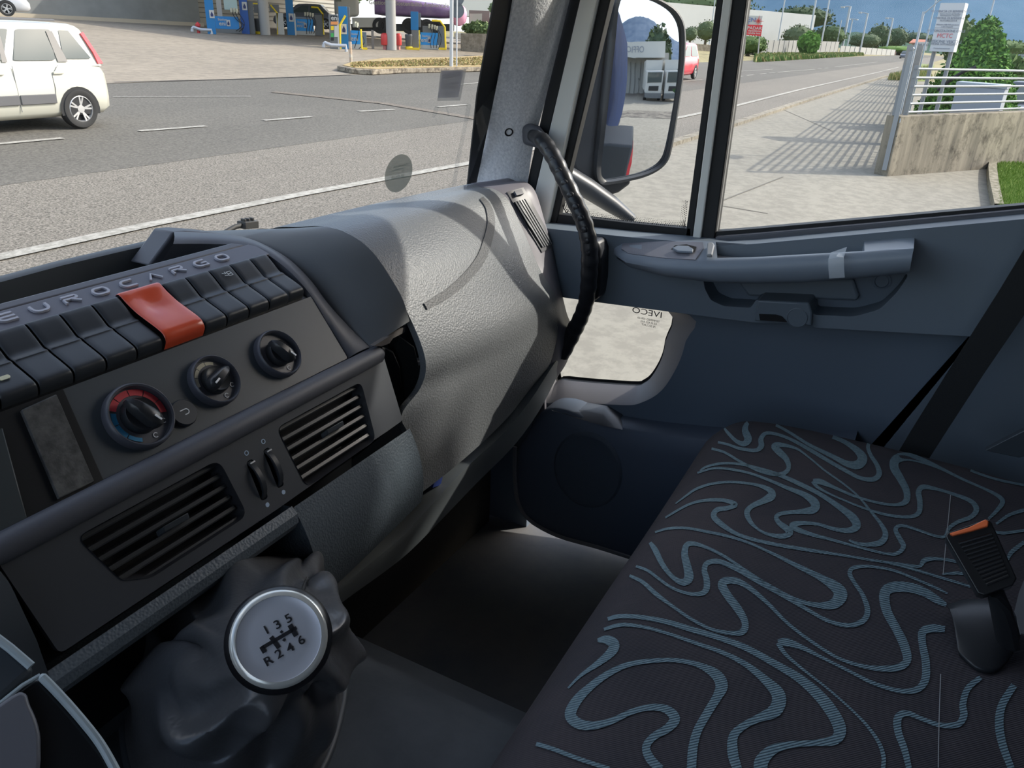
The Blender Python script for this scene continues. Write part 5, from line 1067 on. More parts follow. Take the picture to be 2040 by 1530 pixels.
def emblem(root, px, py, base, s):
    dist = math.hypot(base.x, base.y)-.02; c = AT(px, py, dist); o = Vector((c.x, c.y, 0)).normalized(); e = V(o.y, -o.x, 0); bm = bmesh.new(); prism(bm, [c+e*a+V(0, 0, b) for a, b in ((-s, -s*1.6), (s, -s*1.6), (s, s*1.6), (-s, s*1.6))], -o*.01); q = link('sign_panel', bm, M_pw, root)
    bm = bmesh.new(); prism(bm, [c-o*.015+e*a*s+V(0, 0, b*s) for a, b in ((-.5, -1), (.5, -1), (.6, -.2), (0, 1.1), (-.6, -.2))], -o*.01); link('drop_symbol', bm, mat('symbol_navy', (.02, .03, .12), .5), root)
# pump island nearest the garage
B = PG(450, 66); r = thing('fuel_pump', 'blue fuel pump nearest the grey garage wall', 'fuel pump', B, 'fuel pumps')
part('totem', M_blue, r, 414, 431, 68, -40, .5, PG(422, 68)); part('dispenser', mat('panel_blue_shade', (.02, .20, .48), .5), r, 431, 478, 66, 33, .6, B, pb2=58); part('plinth', M_pgrey, r, 431, 482, 66, 58, .6, B)
part('display', mat('screen_pale', (.35, .45, .42), .4), r, 452, 478, 66, -5, .4, B, pb2=20); part('column_panel', M_col, r, 437, 447, 66, -30, .3, B, pb2=33)
hoses(r, [[(461, 20), (468, 35), (482, 50), (470, 62)], [(467, 20), (475, 38), (486, 52), (476, 63)], [(472, 22), (482, 36), (487, 48), (482, 62)]], B); emblem(r, 422, 28, PG(422, 68), .12); face_text(r, 'Station', 443, 39, B, .17, M_pw); face_text(r, 'eni', 443, 47, B, .30, M_pw); emblem(r, 455, 46, B, .10)
B = PG(495, 68); r = thing('payment_terminal', 'dark blue and grey self-service terminal between two pumps', 'terminal', B)
part('housing', mat('terminal_navy', (.01, .08, .32), .45), r, 482, 498, 68, -12, .6, B); part('keypad_unit', M_pgrey, r, 498, 509, 68, 3, .6, PG(503, 68)); part('front_panel', mat('panel_lilac', (.30, .32, .55), .5), r, 499, 509, 68, 35, .02, PG(503, 67.4), bev=.002); emblem(r, 487, 12, B, .13)
def bin_(label, x0, x1, pb, pt, yb): 
    B = PG((x0+x1)/2, pb); r = thing('litter_bin', label, 'bin', B); dist = math.hypot(B.x, B.y); w = (x1-x0)/2*dist/FPX; t = AT((x0+x1)/2, pt, dist).z-B.z
    bm = bmesh.new(); lathe(bm, [(w*.8, .12), (w*.92, t*.4), (w, t*.85), (w*1.03, t*.9), (w*.9, t), (0, t)], B, (0, 0, 1), 20); link('body', bm, mat('bin_grey', (.075, .08, .085), .5), r, auto=50)
    bm = bmesh.new(); lathe(bm, [(w, 0), (w, .10), (w*.85, .14), (0, .14)], B, (0, 0, 1), 20); link('base', bm, M_yel, r)
bin_('dark grey litter bin on yellow base beside the tall grey column near the terminal', 510, 528, 68, 37, 0)
B = PG(514, 66); r = thing('display_board', 'small grey framed board with yellow top above the litter bin', 'board', B); part('board', M_pgrey, r, 510, 526, 66, 8, .1, B, pb2=26); part('frame', M_yel, r, 509, 527, 66, 6.5, .12, B, pb2=9, bev=0); part('post', M_pgrey, r, 517, 519, 66, 26, .05, B, bev=0)
def column(label, px, pb, w):
    B = PG(px, pb); dist = math.hypot(B.x, B.y); bm = bmesh.new(); lathe(bm, [(w*dist/FPX/2, 0), (w*dist/FPX/2, 5.2)], B, (0, 0, 1), 24); return tag(link('canopy_column', bm, M_col), label, 'column', 'canopy columns')
column('round grey canopy column standing beside the litter bin and terminal', 529, 70, 17); column('round grey canopy column between the two red cylinders', 780, 100, 18)
B = PG(560, 69); r = thing('air_station', 'cream cabinet with slanted yellow frame beside the first column', 'cabinet', B); part('cabinet', M_pw, r, 552, 567, 69, 26, .5, B); bm = bmesh.new(); dist = math.hypot(B.x, B.y); tube(bm, [AT(539, 10, dist), AT(552, 26, dist), AT(553, 69, dist)], .05, 6); link('frame', bm, M_yel, r); part('hood', M_pgrey, r, 541, 560, 69, 9, .4, B, pb2=24)
B = PG(605, 70); r = thing('fuel_pump', 'light blue fuel pump in front of the dark parked car', 'fuel pump', B, 'fuel pumps')
part('totem', M_blue, r, 573, 588, 70, -30, .5, PG(580, 70)); part('dispenser', M_lblue, r, 588, 626, 70, 38, .6, B, pb2=62); part('plinth', M_pw, r, 588, 628, 70, 62, .62, B); part('totem_edge', M_pw, r, 587, 591, 70, 27, .4, PG(587, 70.5))
hoses(r, [[(608, 28), (613, 42), (611, 58), (611, 68)], [(613, 28), (619, 42), (616, 58), (617, 67)], [(618, 29), (624, 42), (622, 58), (620, 67)], [(623, 30), (629, 44), (628, 58), (625, 67)]], B); emblem(r, 580, 35, PG(580, 70), .14); face_text(r, 'Station', 600, 44, B, .17, M_pw); face_text(r, 'eni', 597, 51, B, .30, M_pw); emblem(r, 608, 51, B, .09)
part('side_unit', M_pgrey, r, 629, 645, 70, 30, .5, B); bm = bmesh.new(); dist = math.hypot(B.x, B.y)-.05; tube(bm, [AT(620, 14, dist), AT(633, 15, dist), AT(643, 28, dist), AT(645, 69, dist)], .055, 6); link('frame', bm, M_yel, r)
B = PG(690, 98); r = thing('fuel_pump', 'blue fuel pump behind the rusty white bollard, price panel at its left', 'fuel pump', B, 'fuel pumps')
part('totem', M_blue, r, 678, 695, 99, 13, .5, B); part('totem_side', M_pgrey, r, 695, 700, 99, 14, .5, PG(697, 98)); part('dispenser', M_lblue, r, 697, 720, 98, 61, .6, PG(705, 98), pb2=88); part('plinth', M_pw, r, 697, 722, 98, 88, .62, PG(705, 98)); part('side_unit', M_pgrey, r, 722, 731, 98, 64, .5, PG(725, 98))
hoses(r, [[(708, 48), (714, 60), (711, 80), (706, 96)], [(712, 50), (719, 64), (726, 84), (715, 97)]], PG(705, 98)); emblem(r, 685, 58, B, .14); face_text(r, 'Station', 707, 68, PG(705, 98), .13, M_pw); face_text(r, 'eni', 706, 77, PG(705, 98), .32, M_pw); bm = bmesh.new(); dist = math.hypot(B.x, B.y)-.12; tube(bm, [AT(688, 31, dist), AT(677, 50, dist), AT(678, 99, dist)], .06, 6); link('frame', bm, M_yel, r)
bm = bmesh.new(); tube(bm, [AT(719, 58, dist), AT(721, 97, dist)], .05, 6); link('frame', bm, M_yel, r); part('kick_plate', M_yel, r, 718, 732, 99, 95, .5, PG(725, 99), bev=0)
B = PG(667, 98); r = thing('price_board', 'tall fuel price board with orange, yellow and green rows', 'price board', B); part('board', M_pgrey, r, 658, 674, 99, 29, .2, B); part('edge', M_pw, r, 674, 677, 99, 28, .2, B, bev=0)
dist = math.hypot(B.x, B.y)-.03
for nm, m, a, b, c2, d2 in (('header', M_blk, 658.5, 673.5, 31, 41), ('orange_row', mat('row_orange', (.75, .28, .08), .5), 659, 673, 43, 49), ('yellow_row', M_yel, 659, 665, 52, 60), ('price_digits', M_pw, 666, 673, 52, 74), ('green_row', mat('row_green', (.05, .35, .08), .5), 659, 665, 66, 74), ('dark_row', M_blk, 659, 665, 75, 81)):
    bm = bmesh.new(); o = Vector((B.x, B.y, 0)).normalized(); prism(bm, [AT(a, d2, dist), AT(b, d2, dist), AT(b, c2, dist), AT(a, c2, dist)], o*.02); link(nm, bm, m, r)
face_text(r, 'eni', 667, 36, B, .3, M_pw, .06)
def loop_rail(label, p0, p1, p2):
    d = math.hypot(*PG(*p2).xy); bm = bmesh.new(); tube(bm, [AT(*p0, d), AT(p0[0]+2, p0[1]-3, d), AT(*p1, d), AT(p2[0]-1, p1[1]+1, d), AT(*p2, d)], .08, 8); tube(bm, [AT(p0[0], p0[1], d), AT(p0[0], p0[1]+6, d)], .08, 8); tag(link('guard_rail', bm, mat('galvanised', (.45, .47, .50), .4, .3)), label, 'guard rail')
loop_rail('bent grey steel guard rail before the price board', (645, 88), (660, 90), (690, 103)); loop_rail('bent grey steel guard rail beside the red hydrant', (383, 57), (400, 59), (422, 68))
B = PG(396, 66); bm = bmesh.new(); lathe(bm, [(.08, 0), (.08, .30), (.13, .34), (.13, .42), (.07, .5), (0, .55)], B, (0, 0, 1), 12); tag(link('hydrant', bm, mat('hydrant_red', (.45, .03, .03), .5)), 'small dark red hydrant by the garage wall', 'hydrant')
B = PG(743, 97); r = thing('short_post', 'short brown-grey post with tap between pump and column', 'post', B); part('post', mat('post_brown', (.22, .19, .16), .7), r, 740.5, 745.5, 97, 60, .12, B); part('tap', mat('post_brown', (.2, .2, .2)), r, 745, 750, 97, 72, .05, B, pb2=76)
for lb, px, w in (('red fire extinguisher cylinder left of the second column', 767.5, 15), ('red fire extinguisher cylinder right of the second column', 794.5, 11)):
    B = PG(px, 99); d = math.hypot(B.x, B.y); w = w*d/FPX/2; r = thing('red_cylinder', lb, 'extinguisher', B, 'red cylinders beside the column'); bm = bmesh.new(); lathe(bm, [(w*.9, .22), (w, .27), (w, .66), (w*.9, .74), (w*.5, .80), (0, .80)], B, (0, 0, 1), 20); link('tank', bm, mat('cylinder_red', (.60, .05, .045), .4), r, auto=50); bm = bmesh.new(); box(bm, B+V(0, 0, .12), (w*.8, w*.8, .24)); link('stand', bm, mat('stand_pink', (.5, .2, .18), .6), r)
bin_('dark grey litter bin on yellow base left of the last fuel pump', 808, 822, 98, 68, 0)
B = PG(850, 98); r = thing('fuel_pump', 'light blue fuel pump nearest the signpost, with yellow frame at its right', 'fuel pump', B, 'fuel pumps')
part('totem', M_blue, r, 819, 834, 99, 23, .5, PG(827, 99), pb2=60); part('totem_foot', M_pgrey, r, 820, 834, 99, 60, .45, PG(827, 99)); part('totem_side', M_pgrey, r, 834, 839, 99, 26, .4, PG(836, 98), pb2=54); part('dispenser', M_lblue, r, 838, 872, 98, 65, .6, B, pb2=90); part('plinth', M_pw, r, 838, 874, 99, 90, .62, B); part('pump_head', M_pgrey, r, 842, 862, 98, 52, .4, B, pb2=65); part('side_unit', M_pgrey, r, 872, 887, 99, 52, .5, PG(878, 99))
hoses(r, [[(855, 52), (861, 66), (857, 82), (859, 96)], [(861, 53), (867, 66), (864, 82), (864, 96)], [(866, 54), (873, 66), (871, 84), (869, 96)], [(870, 56), (878, 70), (878, 86), (873, 97)]], B); bm = bmesh.new(); dist = math.hypot(B.x, B.y)-.1; tube(bm, [AT(860, 41, dist), AT(877, 42, dist), AT(886, 54, dist), AT(888, 98, dist)], .06, 6); link('frame', bm, M_yel, r); bm = bmesh.new(); tube(bm, [AT(835, 60, dist), AT(836, 98, dist)], .04, 6); link('frame', bm, M_yel, r)
part('kick_plate', M_yel, r, 810, 836, 99.5, 95, .5, PG(822, 99.5), bev=0); part('kick_plate', M_yel, r, 874, 889, 99.5, 95, .5, PG(880, 99.5), bev=0); face_text(r, 'Station', 849, 72, B, .17, M_pw); face_text(r, 'eni', 845, 80, B, .30, M_pw); emblem(r, 855, 80, B, .09)
# canopy roof over the pumps (above the frame) that throws their shade
bm = bmesh.new(); box(bm, (42, 33.5, 4.4), (17, 19, .6)); tag(link('canopy_roof', bm, M_pw), 'flat white canopy roof over the fuel pumps', 'canopy')
# kerbed dry-grass island, bollard, signpost
isl = [(672, 141), (690, 134), (760, 124), (900, 121), (1010, 115), (1010, 141), (900, 144), (800, 146), (742, 149.5), (700, 147)]
bm = bmesh.new(); prism(bm, [PG(*p) for p in isl], (0, 0, .16)); o1 = tag(link('traffic_island', bm, speck('island_kerb', (.12, .10, .08), (.32, .28, .22), 5, .3), smooth=False, bevel=.03), 'kerbed island of dry yellow grass beside the road', 'island', kind='thing')
bm = bmesh.new(); rnd = random.Random(3); cx = sum((PG(*p) for p in isl), Vector())/len(isl); prism(bm, [lerp(PG(*p), cx, .06)+V(0, 0, .165) for p in isl], (0, 0, .01))
for i in range(3800):
    a = rnd.random(); p = PG(lerp(700, 1000, a), lerp(lerp(136, 119, a), lerp(145, 138, a), rnd.random()))+V(0, 0, .17); h = rnd.uniform(.02, .07); d = rnd.uniform(0, 6.28); bm.faces.new([bm.verts.new(q) for q in (p+V(.05*math.cos(d), .05*math.sin(d), 0), p-V(.05*math.cos(d), .05*math.sin(d), 0), p+V(rnd.uniform(-.05, .05), rnd.uniform(-.05, .05), h))]).material_index = rnd.choice((0, 0, 1))
x = link('dry_grass', bm, [mat('straw', (.30, .215, .09), .95, col2=(.40, .30, .15), vscale=3), mat('olive_grass', (.22, .22, .07), .95)], smooth=False); x.parent = o1; x['kind'] = 'stuff'
def pole(name, label, cat, px, pb, pt, wpx, m, group=None, base=None, d=None, arms=(), parent=None):
    B = base or (AT(px, pb, d) if d else PG(px, pb)); dist = math.hypot(B.x, B.y); B = V(B.x, B.y, min(B.z, gz(B.y))); t = AT(px, pt, dist); r_ = wpx*dist/FPX/2; rt = thing(name, label, cat, B, group); bm = bmesh.new(); tube(bm, [B, V(B.x, B.y, t.z)], r_, 8); link('pole', bm, m, rt)
    for (ax_, ay_, w_) in arms: bm = bmesh.new(); q = AT(ax_, ay_, dist); tube(bm, [V(B.x, B.y, t.z-.05), lerp(V(B.x, B.y, t.z), q, .55)+V(0, 0, .05), q], r_*.6, 6); box(bm, q, (w_, w_*.4, w_*.18)); link('lamp_arm', bm, m, rt)
    return rt, B, dist
M_bol = mat('bollard_white', (.55, .52, .45), .6, col2=(.45, .25, .12), vscale=4)
pole('bollard', 'slim white bollard with rusty top on the grass island tip', 'bollard', 699.5, 132, 83, 5.5, M_bol)
gsp, B, d = pole('signpost', 'tall pale grey signpost standing on the dry grass island', 'signpost', 899, 142, -60, 7, mat('post_pale', (.50, .51, .52), .45, .2))
rs, B, d = pole('traffic_sign', 'thin grey pole carrying two round traffic signs seen from behind', 'traffic sign', 909.5, 142, -60, 3, MATS['post_pale'])
for py, rpx in ((21, 12.5), (-3, 12)):
    c = AT(911, py, d+.06); o = Vector((c.x, c.y, 0)).normalized(); bm = bmesh.new(); lathe(bm, [(rpx*d/FPX, 0), (rpx*d/FPX, .02), (0, .02)], c, o, 28); link('sign_disc', bm, mat('sign_back', (.13, .15, .17), .5), rs)
# garage building with a strip of windows
A, Bq = PG(62, 34), PG(400, 52); o = V(-.3, 1, 0).normalized()*8; r = thing('garage_building', 'long grey building with dark window strip behind the petrol station', 'building', A)
A0 = lerp(A, Bq, -.25); bm = bmesh.new(); prism(bm, [V(A0.x, A0.y, -.4), V(Bq.x, Bq.y, -.5), V(Bq.x, Bq.y, -.5)+o, V(A0.x, A0.y, -.4)+o], (0, 0, 6)); link('wall', bm, mat('garage_wall', (.20, .205, .195), .8, var=.12, vscale=.6), r)
dv = (Bq-A).normalized(); nv = V(dv.y, -dv.x, 0)
if nv.dot(A) > 0: nv = -nv
for a, b in ((-.2, .1), (.12, .24), (.27, .50), (.53, .72), (.75, .94)):
    z0 = 1.25; p, q = lerp(A, Bq, a), lerp(A, Bq, b); bm = bmesh.new(); prism(bm, [V(p.x, p.y, z0), V(q.x, q.y, z0), V(q.x, q.y, z0+2), V(p.x, p.y, z0+2)], nv*.05); link('window', bm, M_cgl, r)
bm = bmesh.new(); p, q = A0, Bq; prism(bm, [V(p.x, p.y, -.4), V(q.x, q.y, -.5), V(q.x, q.y, -.10), V(p.x, p.y, .05)], nv*.5); link('plinth', bm, mat('plinth_tan', (.42, .36, .27), .8), r)
A2, B2 = PG(385, 53), PG(420, 55); A2 = AT(385, 53, math.hypot(Bq.x, Bq.y)+.5); B2 = AT(700, 60, math.hypot(Bq.x, Bq.y)+14); bm = bmesh.new(); prism(bm, [V(A2.x, A2.y, -.5), V(B2.x, B2.y, -.5), V(B2.x-1, B2.y+5, -.5), V(A2.x-1, A2.y+5, -.5)], (0, 0, 5)); sw2 = tag(link('slatted_annex', bm, mat('slat_wall', (.36, .35, .31), .7)), 'pale annex wall with horizontal slats behind the first fuel pump', 'building')
bm = bmesh.new(); dv = (B2-A2).normalized(); nv2 = V(dv.y, -dv.x, 0); nv2 = -nv2 if nv2.dot(A2) > 0 else nv2
for k in range(16): z = .2+k*.28; prism(bm, [V(A2.x, A2.y, z), V(B2.x, B2.y, z), V(B2.x, B2.y, z+.05), V(A2.x, A2.y, z+.05)], nv2*.04)
x = link('slats', bm, mat('slat_shadow', (.16, .155, .14), .8)); x.parent = sw2
# parked cars by the building
c1, _ = car('parked_car', 'light grey parked car whose front bumper shows at the top left', V(*(AT(-165, 28, 44)).xy, AT(30, 33, 44).z), -.55, 4.2, 1.75, 1.5, (.45, .46, .48), (.6, 1.0, 2.3, 3.0), [[(.05, .1), (.45, .1), (.45, .9), (.12, .9)], [(.5, .1), (.9, .1), (.75, .9), (.5, .9)]], (.8, 3.3))
p = AT(676, 58, 60); c2, _ = car('parked_car', 'dark grey parked car behind the light blue fuel pump', V(p.x, p.y, AT(640, 58, 61).z), math.radians(122), 4.3, 1.8, 1.55, (.10, .11, .13), (.5, 1.1, 2.6, 3.4), [[(.05, .1), (.45, .1), (.45, .9), (.15, .9)], [(.5, .1), (.9, .1), (.75, .9), (.5, .9)]], (.8, 3.6), .33)
p = AT(1010, 88, 46); car('parked_car', 'dark blue car tail next to the black windshield edge', V(p.x-.9, p.y, AT(990, 88, 46).z), math.radians(-40), 4.2, 1.75, 1.4, (.05, .07, .13), (.5, 1.0, 2.4, 3.1), [[(.05, .1), (.9, .1), (.75, .9), (.15, .9)]], (.8, 3.3))
# tanker truck
tk = thing('tanker_truck', 'white tractor unit with long purple tank trailer and pink tail', 'truck', AT(760, 60, 62)); dt = 60
def slab(root, name, m, x0, x1, pb, pt, d, depth, bev=.05): bm = bmesh.new(); a, b = AT(x0, pb, d), AT(x1, pb, d); t = AT((x0+x1)/2, pt, d).z; o = Vector((a.x, a.y, 0)).normalized()*depth; prism(bm, [a, b, b+o, a+o], (0, 0, t-a.z)); return link(name, bm, m, root, bevel=bev)
slab(tk, 'cab', M_pw, 667, 716, 33, -45, dt, 2.4, .25); slab(tk, 'chassis_fairing', M_pw, 702, 757, 55, 36, dt-.1, 2.3); slab(tk, 'chassis', M_blk, 700, 905, 62, 52, dt+.4, 1.8); slab(tk, 'cab_window', M_cgl, 668, 680, 3, -20, dt-.05, .1, .0)
bm = bmesh.new(); rows = []; A, Bq2 = AT(745, -12, dt), AT(898, 10, dt); hA, hB = AT(745, 30, dt).z, AT(898, 38, dt).z; o = Vector((A.x, A.y, 0)).normalized()
for k in range(9):
    t = k/8; p = lerp(A, Bq2, t); zt_, zb_ = p.z, lerp(hA, hB, t); zc = (zt_+zb_)/2; hz_ = (zt_-zb_)/2; f = .9 if k in (0, 8) else 1
    rows.append([V(p.x, p.y, zc)+o*(1.2-1.25*f*math.copysign(abs(math.cos(a))**.6, math.cos(a)))+V(0, 0, hz_*f*math.copysign(abs(math.sin(a))**.6, math.sin(a))) for a in [2*math.pi*j/20 for j in range(20)]])
g = grid(bm, rows, close=True); bm.faces.new(g[0]); bm.faces.new(g[-1][::-1]); link('tank', bm, mat('tank_purple', (.20, .12, .30), .4, col2=(.30, .22, .40), vscale=1.5), tk, auto=50)
face_text(tk, 'Gestione e Sostenibilità Ambientale', 815, 8, AT(822, 8, dt), .38, M_pw, .25)
slab(tk, 'pink_tail', mat('tail_pink', (.75, .35, .50), .5), 899, 930, 52, 10, dt-.5, 2.4, .5); slab(tk, 'bumper_box', M_pw, 905, 926, 77, 66, dt-1, 1.5, .05)
for px, pb in ((757, 62), (768, 62), (815, 63), (833, 64), (850, 65), (868, 66)): bm = bmesh.new(); c = AT(px, pb-11, dt-.15); lathe(bm, [(0, .3), (.5, .3), (.52, 0), (.3, -.03), (.28, .05), (0, .05)], c, o, 24); link('wheel', bm, M_tyre, tk)
# background greenery and buildings behind the station
tree('dark green hedge mass behind the petrol station', 640, 22, -60, 190, 90, n=1600, group=None, cat='hedge', name='hedge_bush')
tree('pale green shrub on the low wall beside the pink truck tail', 955, 72, 42, 64, 52, (.10, .15, .06), (.18, .24, .10), 900, 'shrub', 'shrub', leaf=.16)
tree('small tree in front of the white warehouse roof', 985, 30, 4, 26, 75, (.10, .15, .06), (.14, .20, .08), 300)
def wallbox(name, label, cat, x0, x1, pb, pt0, pt1, d0, d1, depth, m, parts=None, kind=None):
    a, b = AT(x0, pb, d0), AT(x1, pb, d1); ta, tb = AT(x0, pt0, d0).z, AT(x1, pt1, d1).z; zb = min(a.z, b.z)-.6; o = Vector((a.x+b.x, a.y+b.y, 0)).normalized()*depth; bm = bmesh.new()
    P = [V(a.x, a.y, zb), V(b.x, b.y, zb), V(b.x, b.y, tb), V(a.x, a.y, ta)]; prism(bm, P, o); return tag(link(name, bm, m), label, cat, kind=kind)
M_wh = mat('warehouse_white', (.46, .47, .46), .7, var=.04, vscale=.2)
wallbox('warehouse', 'large white warehouse with flat roof beyond the pink truck tail', 'building', 905, 1172, 22, -60, -60, 125, 136, 6, mat('warehouse_shade', (.42, .44, .43), .7))
wallbox('low_wall', 'low grey-brown wall below the pale green shrub', 'wall', 918, 1000, 80, 66, 68, 50, 50, .3, speck('block_wall', (.20, .17, .13), (.32, .28, .22), 2, .2))
wallbox('shed', 'brown wooden shed front behind the shrub', 'shed', 934, 975, 48, 20, 22, 70, 70, 4, mat('shed_brown', (.25, .20, .17), .8)); wallbox('red_container', 'small red container next to the brown shed', 'container', 976, 1000, 52, 26, 28, 66, 66, 3, mat('container_red', (.50, .12, .08), .6)); wallbox('parked_van', 'white van front behind the pale green shrub', 'van', 935, 960, 48, 27, 27, 60, 60, 2, M_pw)

# =================================================================== RIGHT-HAND VIEW
wallbox('warehouse', 'very long plain white warehouse seen through both side windows', 'building', 1182, 1615, 88, -8, 30, 138, 178, 6, M_wh)
for args in (('tall dark green tree row rising behind the white warehouse', 1350, 40, -14, 330, 225, (.03, .06, .02), (.05, .09, .03), 1200), ('broad dark tree crown behind the white warehouse end', 1600, 60, 10, 120, 205, (.03, .055, .02), (.05, .085, .03), 1400),
    ('olive tree before the warehouse end, left of the bright bush', 1590, 98, 48, 62, 165, (.09, .12, .06), (.14, .17, .09), 800), ('leafy tree right of the warehouse end', 1655, 92, 48, 60, 215, (.05, .09, .025), (.10, .15, .05), 900),
    ('light green bush under the red and white billboard', 1492, 110, 68, 66, 99, (.07, .12, .035), (.13, .19, .06), 900), ('small olive tree in the quarter window beside the white post', 1408, 84, 38, 44, 120, (.08, .11, .05), (.14, .18, .09), 500), ('grey-green bush in the quarter window above the low wall', 1376, 84, 52, 30, 112, (.07, .10, .05), (.11, .14, .08), 400),
    ('rounded distant tree left of the last street lamp', 1752, 96, 46, 44, 290, (.05, .08, .035), (.07, .10, .05), 500), ('rounded distant tree right of the last street lamp', 1785, 98, 52, 48, 310, (.045, .075, .035), (.07, .10, .05), 500), ('low distant tree clump before the blue hills', 1725, 98, 64, 60, 275, (.05, .08, .04), (.075, .11, .05), 500),
    ('distant tree clump above the red-roofed house', 1825, 90, 62, 60, 330, (.04, .07, .04), (.06, .09, .05), 400), ('bright green distant hedge before the red-roofed house', 1790, 108, 90, 90, 288, (.09, .17, .03), (.14, .24, .05), 600), ('distant trees right of the conical hedge', 2000, 112, 78, 110, 66, (.07, .12, .035), (.11, .17, .06), 900), ('dark tree behind the tall white sign board', 1905, 120, 28, 60, 60, (.04, .08, .02), (.08, .13, .04), 700)): tree(*args)
tree('bright green round bush standing out before the grey fence', 1612, 110, 64, 36, 128, (.08, .19, .03), (.16, .32, .06), 1500, 'bush', 'bush', leaf=.45)
tree('palm-like shrub right of the conical hedge behind the railing', 2010, 168, 118, 50, 34, (.10, .16, .05), (.16, .23, .08), 700, 'shrub', 'shrub', leaf=.3)
# billboard
bb = thing('billboard', 'billboard with white upper half and red lower half beside the window post', 'billboard', AT(1502, 105, 92)); db = 92
for nm, m, y0, y1 in (('white_panel', M_pw, 33, 51), ('red_panel', mat('billboard_red', (.70, .03, .04), .5), 51, 71)):
    bm = bmesh.new(); a, b, c, d = AT(1462, y1-3, db), AT(1516, y1+.8, db), AT(1520, y0+.5, db), AT(1466, y0-3, db); o = Vector((a.x, a.y, 0)).normalized()*.12; prism(bm, [a, b, V(b.x, b.y, d.z), V(a.x, a.y, d.z)], o); link(nm, bm, m, bb)
for px in (1482, 1510): bm = bmesh.new(); tube(bm, [AT(px, 108, db+.1), AT(px+4, 66, db+.1)], .07, 6); link('post', bm, M_col, bb)
face_text(bb, 'REN', 1493, 39.5, AT(1502, 60, db), .56, mat('billboard_blue', (.12, .16, .35), .5), .1, sx=1.25); face_text(bb, 'ISI', 1489, 46, AT(1502, 60, db), .36, MATS['billboard_blue'], .1)
face_text(bb, 'LAMPADARI', 1495.5, 56, AT(1502, 60, db), .41, M_pw, .12, sx=1.1); face_text(bb, 'esposizione', 1503, 61.5, AT(1502, 60, db), .27, M_pw, .12); face_text(bb, 'vendita luce', 1502, 66, AT(1502, 60, db), .27, M_pw, .12)
bm = bmesh.new(); c = AT(1511, 42, db-.1); o = Vector((c.x, c.y, 0)).normalized(); e = V(o.y, -o.x, 0)
for a in range(4): u = e*math.cos(a*math.pi/4)+V(0, 0, 1)*math.sin(a*math.pi/4); v = e*-math.sin(a*math.pi/4)+V(0, 0, 1)*math.cos(a*math.pi/4); L_ = .6 if a % 2 == 0 else .38; prism(bm, [c-u*L_, c+v*.06, c+u*L_, c-v*.06], -o*.01)
link('star_cross', bm, mat('cross_red', (.65, .08, .07), .5), bb)
# fences along the far side
def fence(label, x0, x1, pb0, pb1, pt0, pt1, d0, d1, m, n=12):
    a, b = AT(x0, pb0, d0), AT(x1, pb1, d1); ta, tb = AT(x0, pt0, d0).z, AT(x1, pt1, d1).z; r = thing('fence', label, 'fence', a, 'fences across the road'); bm = bmesh.new(); o = Vector((a.x, a.y, 0)).normalized()*.06
    prism(bm, [a, b, V(b.x, b.y, tb), V(a.x, a.y, ta)], o); link('panel', bm, m, r)
    for k in range(n+1): bm = bmesh.new(); t = k/n; p = lerp(a, b, t); h = lerp(ta, tb, t); box(bm, V(p.x, p.y, (p.z+h)/2)-o, (.12, .12, h-p.z+.1)); link('post', bm, mat('fence_post_grey', (.20, .20, .20), .7), r)
M_fg = mat('fence_grey', (.17, .17, .165), .7, col2=(.22, .22, .21), vscale=1.2)
fence('grey slatted fence section between billboard and bright bush', 1514, 1592, 109, 106, 81, 80, 106, 143, M_fg, 8); fence('grey slatted fence section right of the bright bush', 1622, 1668, 104, 104, 82, 83, 152, 200, M_fg, 5); fence('pale low fence beyond the first street lamps', 1672, 1710, 108, 108, 91, 93, 204, 216, mat('fence_pale', (.30, .30, .29), .7), 4); fence('pale low fence under the last street lamps', 1712, 1782, 109, 110, 94, 99, 220, 268, MATS['fence_pale'], 7)
fence('orange net fence near the bend of the road', 1756, 1784, 111, 112, 100, 103, 276, 282, mat('net_orange', (.55, .30, .18), .8), 4)
wallbox('low_wall', 'low grey wall seen in the quarter window behind the red car', 'wall', 1350, 1520, 96, 84, 100, 102, 110, .3, MATS['block_wall'])
# verge grass along the far side of the road
bm = bmesh.new(); rnd = random.Random(9)
for i in range(9000):
    px = rnd.uniform(1505, 1720); k = (px-1505)/215; p = PG(px, rnd.uniform(lerp(112, 107, k), lerp(124, 111, k))); h = rnd.uniform(.08, .55); d = rnd.uniform(0, 6.3); w = .25
    bm.faces.new([bm.verts.new(q) for q in (p+V(w*math.cos(d), w*math.sin(d), 0), p-V(w*math.cos(d), w*math.sin(d), 0), p+V(rnd.uniform(-.1, .1), 0, h))]).material_index = rnd.choice((0, 0, 1))
tag(link('grass', bm, [mat('verge_green', (.10, .17, .04), .9), mat('verge_straw', (.30, .26, .10), .9)], smooth=False), 'wild green grass verge along the far side of the road', 'grass', kind='stuff')
